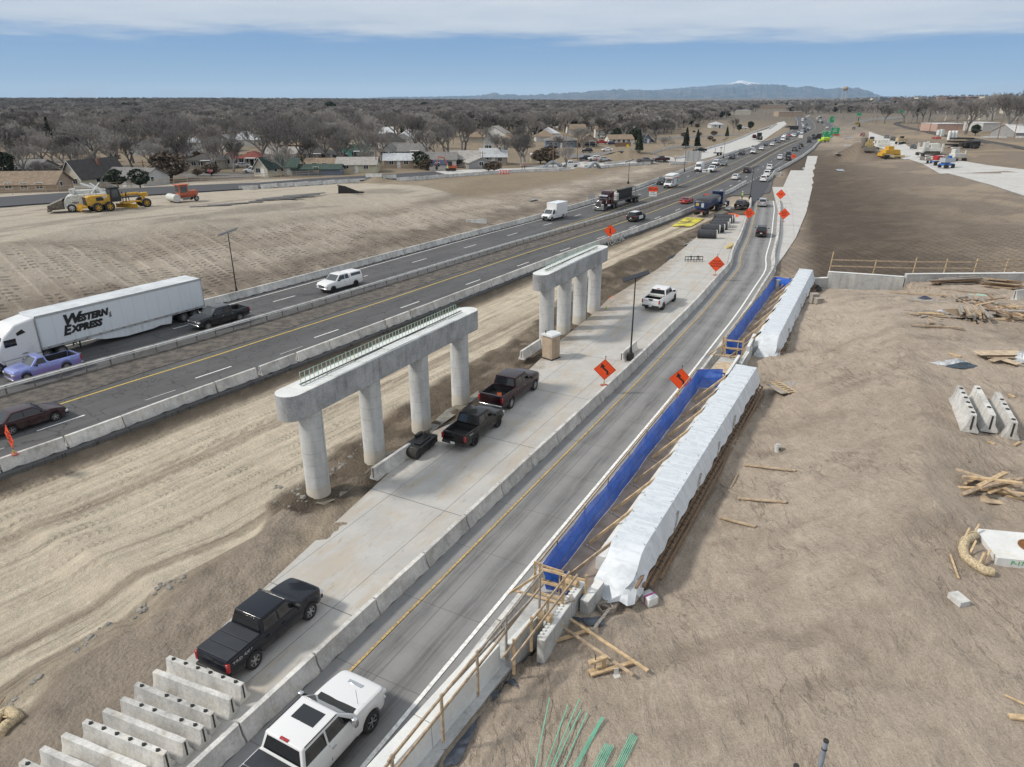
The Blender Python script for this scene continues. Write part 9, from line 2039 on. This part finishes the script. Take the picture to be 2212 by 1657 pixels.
Ys=np.concatenate([rn.uniform(400,1400,15000),rn.uniform(1400,4200,11000)]);Xs=rn.uniform(-.85,.85,len(Ys))*Ys
zs=interp_z(Xs,Ys);ss_,dd_=HW.sd(Xs,Ys);dn=fbm(Xs/120,Ys/120,3,77)
hx_=np.array([h[0] for h in HOUSES]);hy_=np.array([h[1] for h in HOUSES]);hr_=np.array([h[2] for h in HOUSES])
for X,Y,z,s_,d_,q in zip(Xs,Ys,zs,ss_,dd_,dn):
 t_=Y*CP-(z-CAMZ)*SP;u=CX+FP*X/t_;v=CY+FP*(-(z-CAMZ)*CP-Y*SP)/t_
 if abs(d_)<38 and Y<1300 and s_<HW.L+40: continue
 if u>1660 and v>246: continue
 if u>1640 and q<.52: continue
 if u<=1640 and q<.30: continue
 if v>vl(min(u,1660))-4 and u<1700: continue
 if (np.hypot(hx_-X,hy_-Y)<hr_).any() : continue
 (ev if rn.random()<.06 else pts).append((X,Y,z-.3))
print('far trees',len(pts))
def scatter(name,pts,coll,s0,s1,label):
 me_=bpy.data.meshes.new(name);me_.from_pydata(pts,[],[]);o=bpy.data.objects.new(name,me_);COL.objects.link(o);tag(o,label,name.replace('_',' '),None,'stuff')
 ng=bpy.data.node_groups.new(name,'GeometryNodeTree');ng.interface.new_socket('Geometry',in_out='INPUT',socket_type='NodeSocketGeometry');ng.interface.new_socket('Geometry',in_out='OUTPUT',socket_type='NodeSocketGeometry')
 nn=ng.nodes;gi=nn.new('NodeGroupInput');go=nn.new('NodeGroupOutput');ip=nn.new('GeometryNodeInstanceOnPoints');ci=nn.new('GeometryNodeCollectionInfo');ci.inputs[0].default_value=coll;ci.inputs[1].default_value=True;ci.inputs[2].default_value=True
 r1=nn.new('FunctionNodeRandomValue');r1.data_type='FLOAT_VECTOR';r1.inputs[0].default_value=(0,0,0);r1.inputs[1].default_value=(0,0,6.28);r2=nn.new('FunctionNodeRandomValue');r2.data_type='FLOAT';r2.inputs[2].default_value=s0;r2.inputs[3].default_value=s1
 ip.inputs['Pick Instance'].default_value=True;l=ng.links.new;l(gi.outputs[0],ip.inputs['Points']);l(ci.outputs[0],ip.inputs['Instance']);l(r1.outputs[0],ip.inputs['Rotation']);l(r2.outputs[1],ip.inputs['Scale']);l(ip.outputs[0],go.inputs[0])
 md=o.modifiers.new('scatter','NODES');md.node_group=ng;return o
scatter('far_woodland',pts,src,.55,.95,'grey winter woodland that fades away to the horizon')
src2=bpy.data.collections.new('far_evergreen_kinds')
for nm in ('round',):
 m=bpy.data.meshes.new('fe');bm=bmesh.new();bm.from_mesh(EV[nm][1]);bm.to_mesh(m);bm.free();m.materials.append(mev);src2.objects.link(bpy.data.objects.new('far_evergreen_'+nm,m))
scatter('far_evergreens',ev,src2,.4,1.0,'dark evergreen dots scattered through the far winter woodland')
def upole(k,x,y,yt,label,g='wooden utility poles',wd=.16):
 p=P(k,x,y);h=min(max(zat(p,k,x,yt)-p.z,5),22);r=empty('utility_pole',Vector((p.x,p.y,gz(p.x,p.y))),random.uniform(-.3,.3),label,'utility pole',g);m=MB();m.tube([(0,0,0),(0,0,h)],[wd,wd*.7],6);m.build('pole',MWD[3],r);m=MB();m.bar((-1.1,0,h-.5),(1.1,0,h-.5),.12);m.build('crossarm',MWD[3],r)
for k,x,y,yt in (('A',1248,890,735),('A',1535,740,555),('A',1590,690,525),('A',375,600,470),('B',8,620,480),('B',395,830,655),('B',1065,695,555),('B',1010,810,600),('B',1297,620,340),('B',1915,780,630),('B',2120,740,560),('g',510,545,100),('g',688,470,70),('g',855,445,100),('C',395,640,380),('C',670,520,370)): upole(k,x,y,yt,'dark wooden utility pole standing among the houses')
for k,x,y,yt in (('d',545,365,240),('d',690,395,235),('d',855,430,230),('d',1005,385,195),('d',1130,370,215),('d',1240,420,300),('d',1830,510,240),('d',2060,500,230),('d',770,240,60),('d',1360,440,300),('b',590,410,330),('b',1010,460,350),('b',1060,470,350),('c',1165,620,390),('c',700,560,380),('c',615,560,400)): upole(k,x,y,yt,'thin dark pole beyond the railway or the far bend','thin poles on the right',.2)
fpts=PLg('A -40,1012 300,995 600,975 900,955 1260,930 1700,900 2209,875;B 300,850 700,825 1040,800 1460,780 1600,785;B 1700,785 2209,770')
FL_=Line(polyline(fpts,1));s=0
fr_=random.Random(2)
while s<FL_.L-2:
 p=FL_.at(s)[0];e=min(s+21.,FL_.L-.2);root=empty('wooden_fence',Vector((p[0],p[1],gz(p[0],p[1])+.15)),0,'length of the low two rail wooden fence along the back of the frontage road','fence','two rail fence lengths');o=root.location
 ps=[];q=s
 while q<=e+.01: a=FL_.at(min(q,FL_.L-.05))[0];ps.append(Vector((a[0],a[1],gz(a[0],a[1])+.15))-o);q+=2.95
 for a in ps: m=MB();m.box(a+Vector((0,0,.6)),(.10,.10,1.3));m.build('post',MWD[1],root)
 for h in (.6,1.15):
  m=MB()
  for a,b__ in zip(ps[:-1],ps[1:]): m.bar(a+Vector((0,-.07,h)),b__+Vector((0,-.07,h)),.05,.11)
  m.build('rail',MWD[1],root)
 s=e
a,b__=P('g',1395,250),P('g',1620,240);m=MB();n_=int((b__-a).length/.2)
for i in range(n_): q=(b__-a)*i/n_;m.box(q+Vector((0,0,.9)),(.16,.03,1.8+.05*(i%3)))
o=m.build('plank_fence',MWD[3]);o.location=a;tag(o,'brown upright board fence beside the white bungalow','fence')
# ---------------------------------------------------------------- mountains
def elev(D,u,y): a=(u-CX)/FP;b_=(y-CY)/FP;d=Vector((a,CP-b_*SP,-SP-b_*CP));return Vector((d.x/d.y*D,D,CAMZ+d.z/d.y*D))
def mountain(name,D,prof,mat,seed,jag=1.):
 us=np.arange(prof[0][0],prof[-1][0]+1,2.);ys=np.interp(us,[p[0] for p in prof],[p[1] for p in prof]);vs=[];fs=[];m=9;nz=fbm(us/6.,us*0+seed,5,seed)-.5
 for i,u in enumerate(us):
  rp=elev(D,u,ys[i]-nz[i]*5.5*jag*min(1,(212-ys[i])/8))
  for j in range(m):
   f=j/(m-2) if j<m-1 else 1.25;h=(1-abs(1-f)) ;dz=fbm(np.array([u/7.+j*3.1]),np.array([j*1.7+seed]),3,seed)[0]-.5
   hh=max(0,rp.z)*(f**.8 if f<=1 else .3);Yy=D-(1-f)*D*.16+dz*D*.02*(0<j<m-2)
   vs.append((rp.x*Yy/D,Yy,hh+dz*170*(0<j<m-2)*min(1,rp.z/400) if j else -60))
 for i in range(len(us)-1):
  for j in range(m-1): a_=i*m+j;fs.append((a_,a_+m,a_+m+1,a_+1))
 b=MB();b.add(vs,fs);o=b.build(name,mat,None,80);return tag(o,kind='structure')
mm=NT('mountain_rock');g=mm.n.new('ShaderNodeNewGeometry').outputs['Position'];q=mm.n.new('ShaderNodeSeparateXYZ');mm.l(g,q.inputs[0]);nz=mm.noise(.0022,7,.65,g)
base=mm.mix(mm.rng(nz,.42,.6),(.055,.08,.10),(.15,.145,.14));snow=mm.rng(mm.math('ADD',q.outputs[2],mm.math('MULTIPLY',mm.math('SUBTRACT',nz,.5),300)),470,530);mm.set('Base Color',mm.mix(snow,base,(.8,.82,.85)));mm.set('Roughness',.95)
mountain('mountains',28000,[(1380,205),(1420,194),(1470,190),(1520,186),(1550,183.5),(1580,180),(1592,175.5),(1604,173.5),(1618,177),(1640,180),(1665,187),(1690,196),(1710,206)],mm.m,3,.5)
mm2=NT('foothill_rock');g=mm2.n.new('ShaderNodeNewGeometry').outputs['Position'];nz=mm2.noise(.003,7,.65,g);mm2.set('Base Color',mm2.mix(mm2.rng(nz,.42,.6),(.05,.075,.095),(.14,.135,.13)));mm2.set('Roughness',.95)
mountain('foothills',22000,[(780,212),(850,209.5),(960,208.5),(1040,206),(1062,200),(1080,203),(1130,206),(1180,203),(1240,200),(1330,193),(1385,194),(1440,196),(1520,192),(1600,188),(1640,184),(1668,181),(1690,183.5),(1720,190),(1745,186.5),(1765,189),(1785,192.5),(1815,189.5),(1850,190.5),(1872,194),(1888,202),(1905,208),(1960,210),(2060,211.5)],mm2.m,9)
# ---------------------------------------------------------------- air between here and the mountains
b=MB();b.box((0,14600,770),(48000,31000,1760));hz_=b.build('haze',None) if 0 else None
m=bpy.data.materials.new('haze_air');m.use_nodes=True;nd=m.node_tree.nodes;nd.remove(nd['Principled BSDF']);pv=nd.new('ShaderNodeVolumePrincipled');pv.inputs['Color'].default_value=(.45,.69,1,1);pv.inputs['Density'].default_value=3.1e-5;m.node_tree.links.new(pv.outputs[0],nd['Material Output'].inputs['Volume'])
o=b.build('haze',m);tag(o,'thin blue air between the site and the mountains','haze',None,'stuff')
print('objects',len(bpy.data.objects),'terrain tris',len(TF))
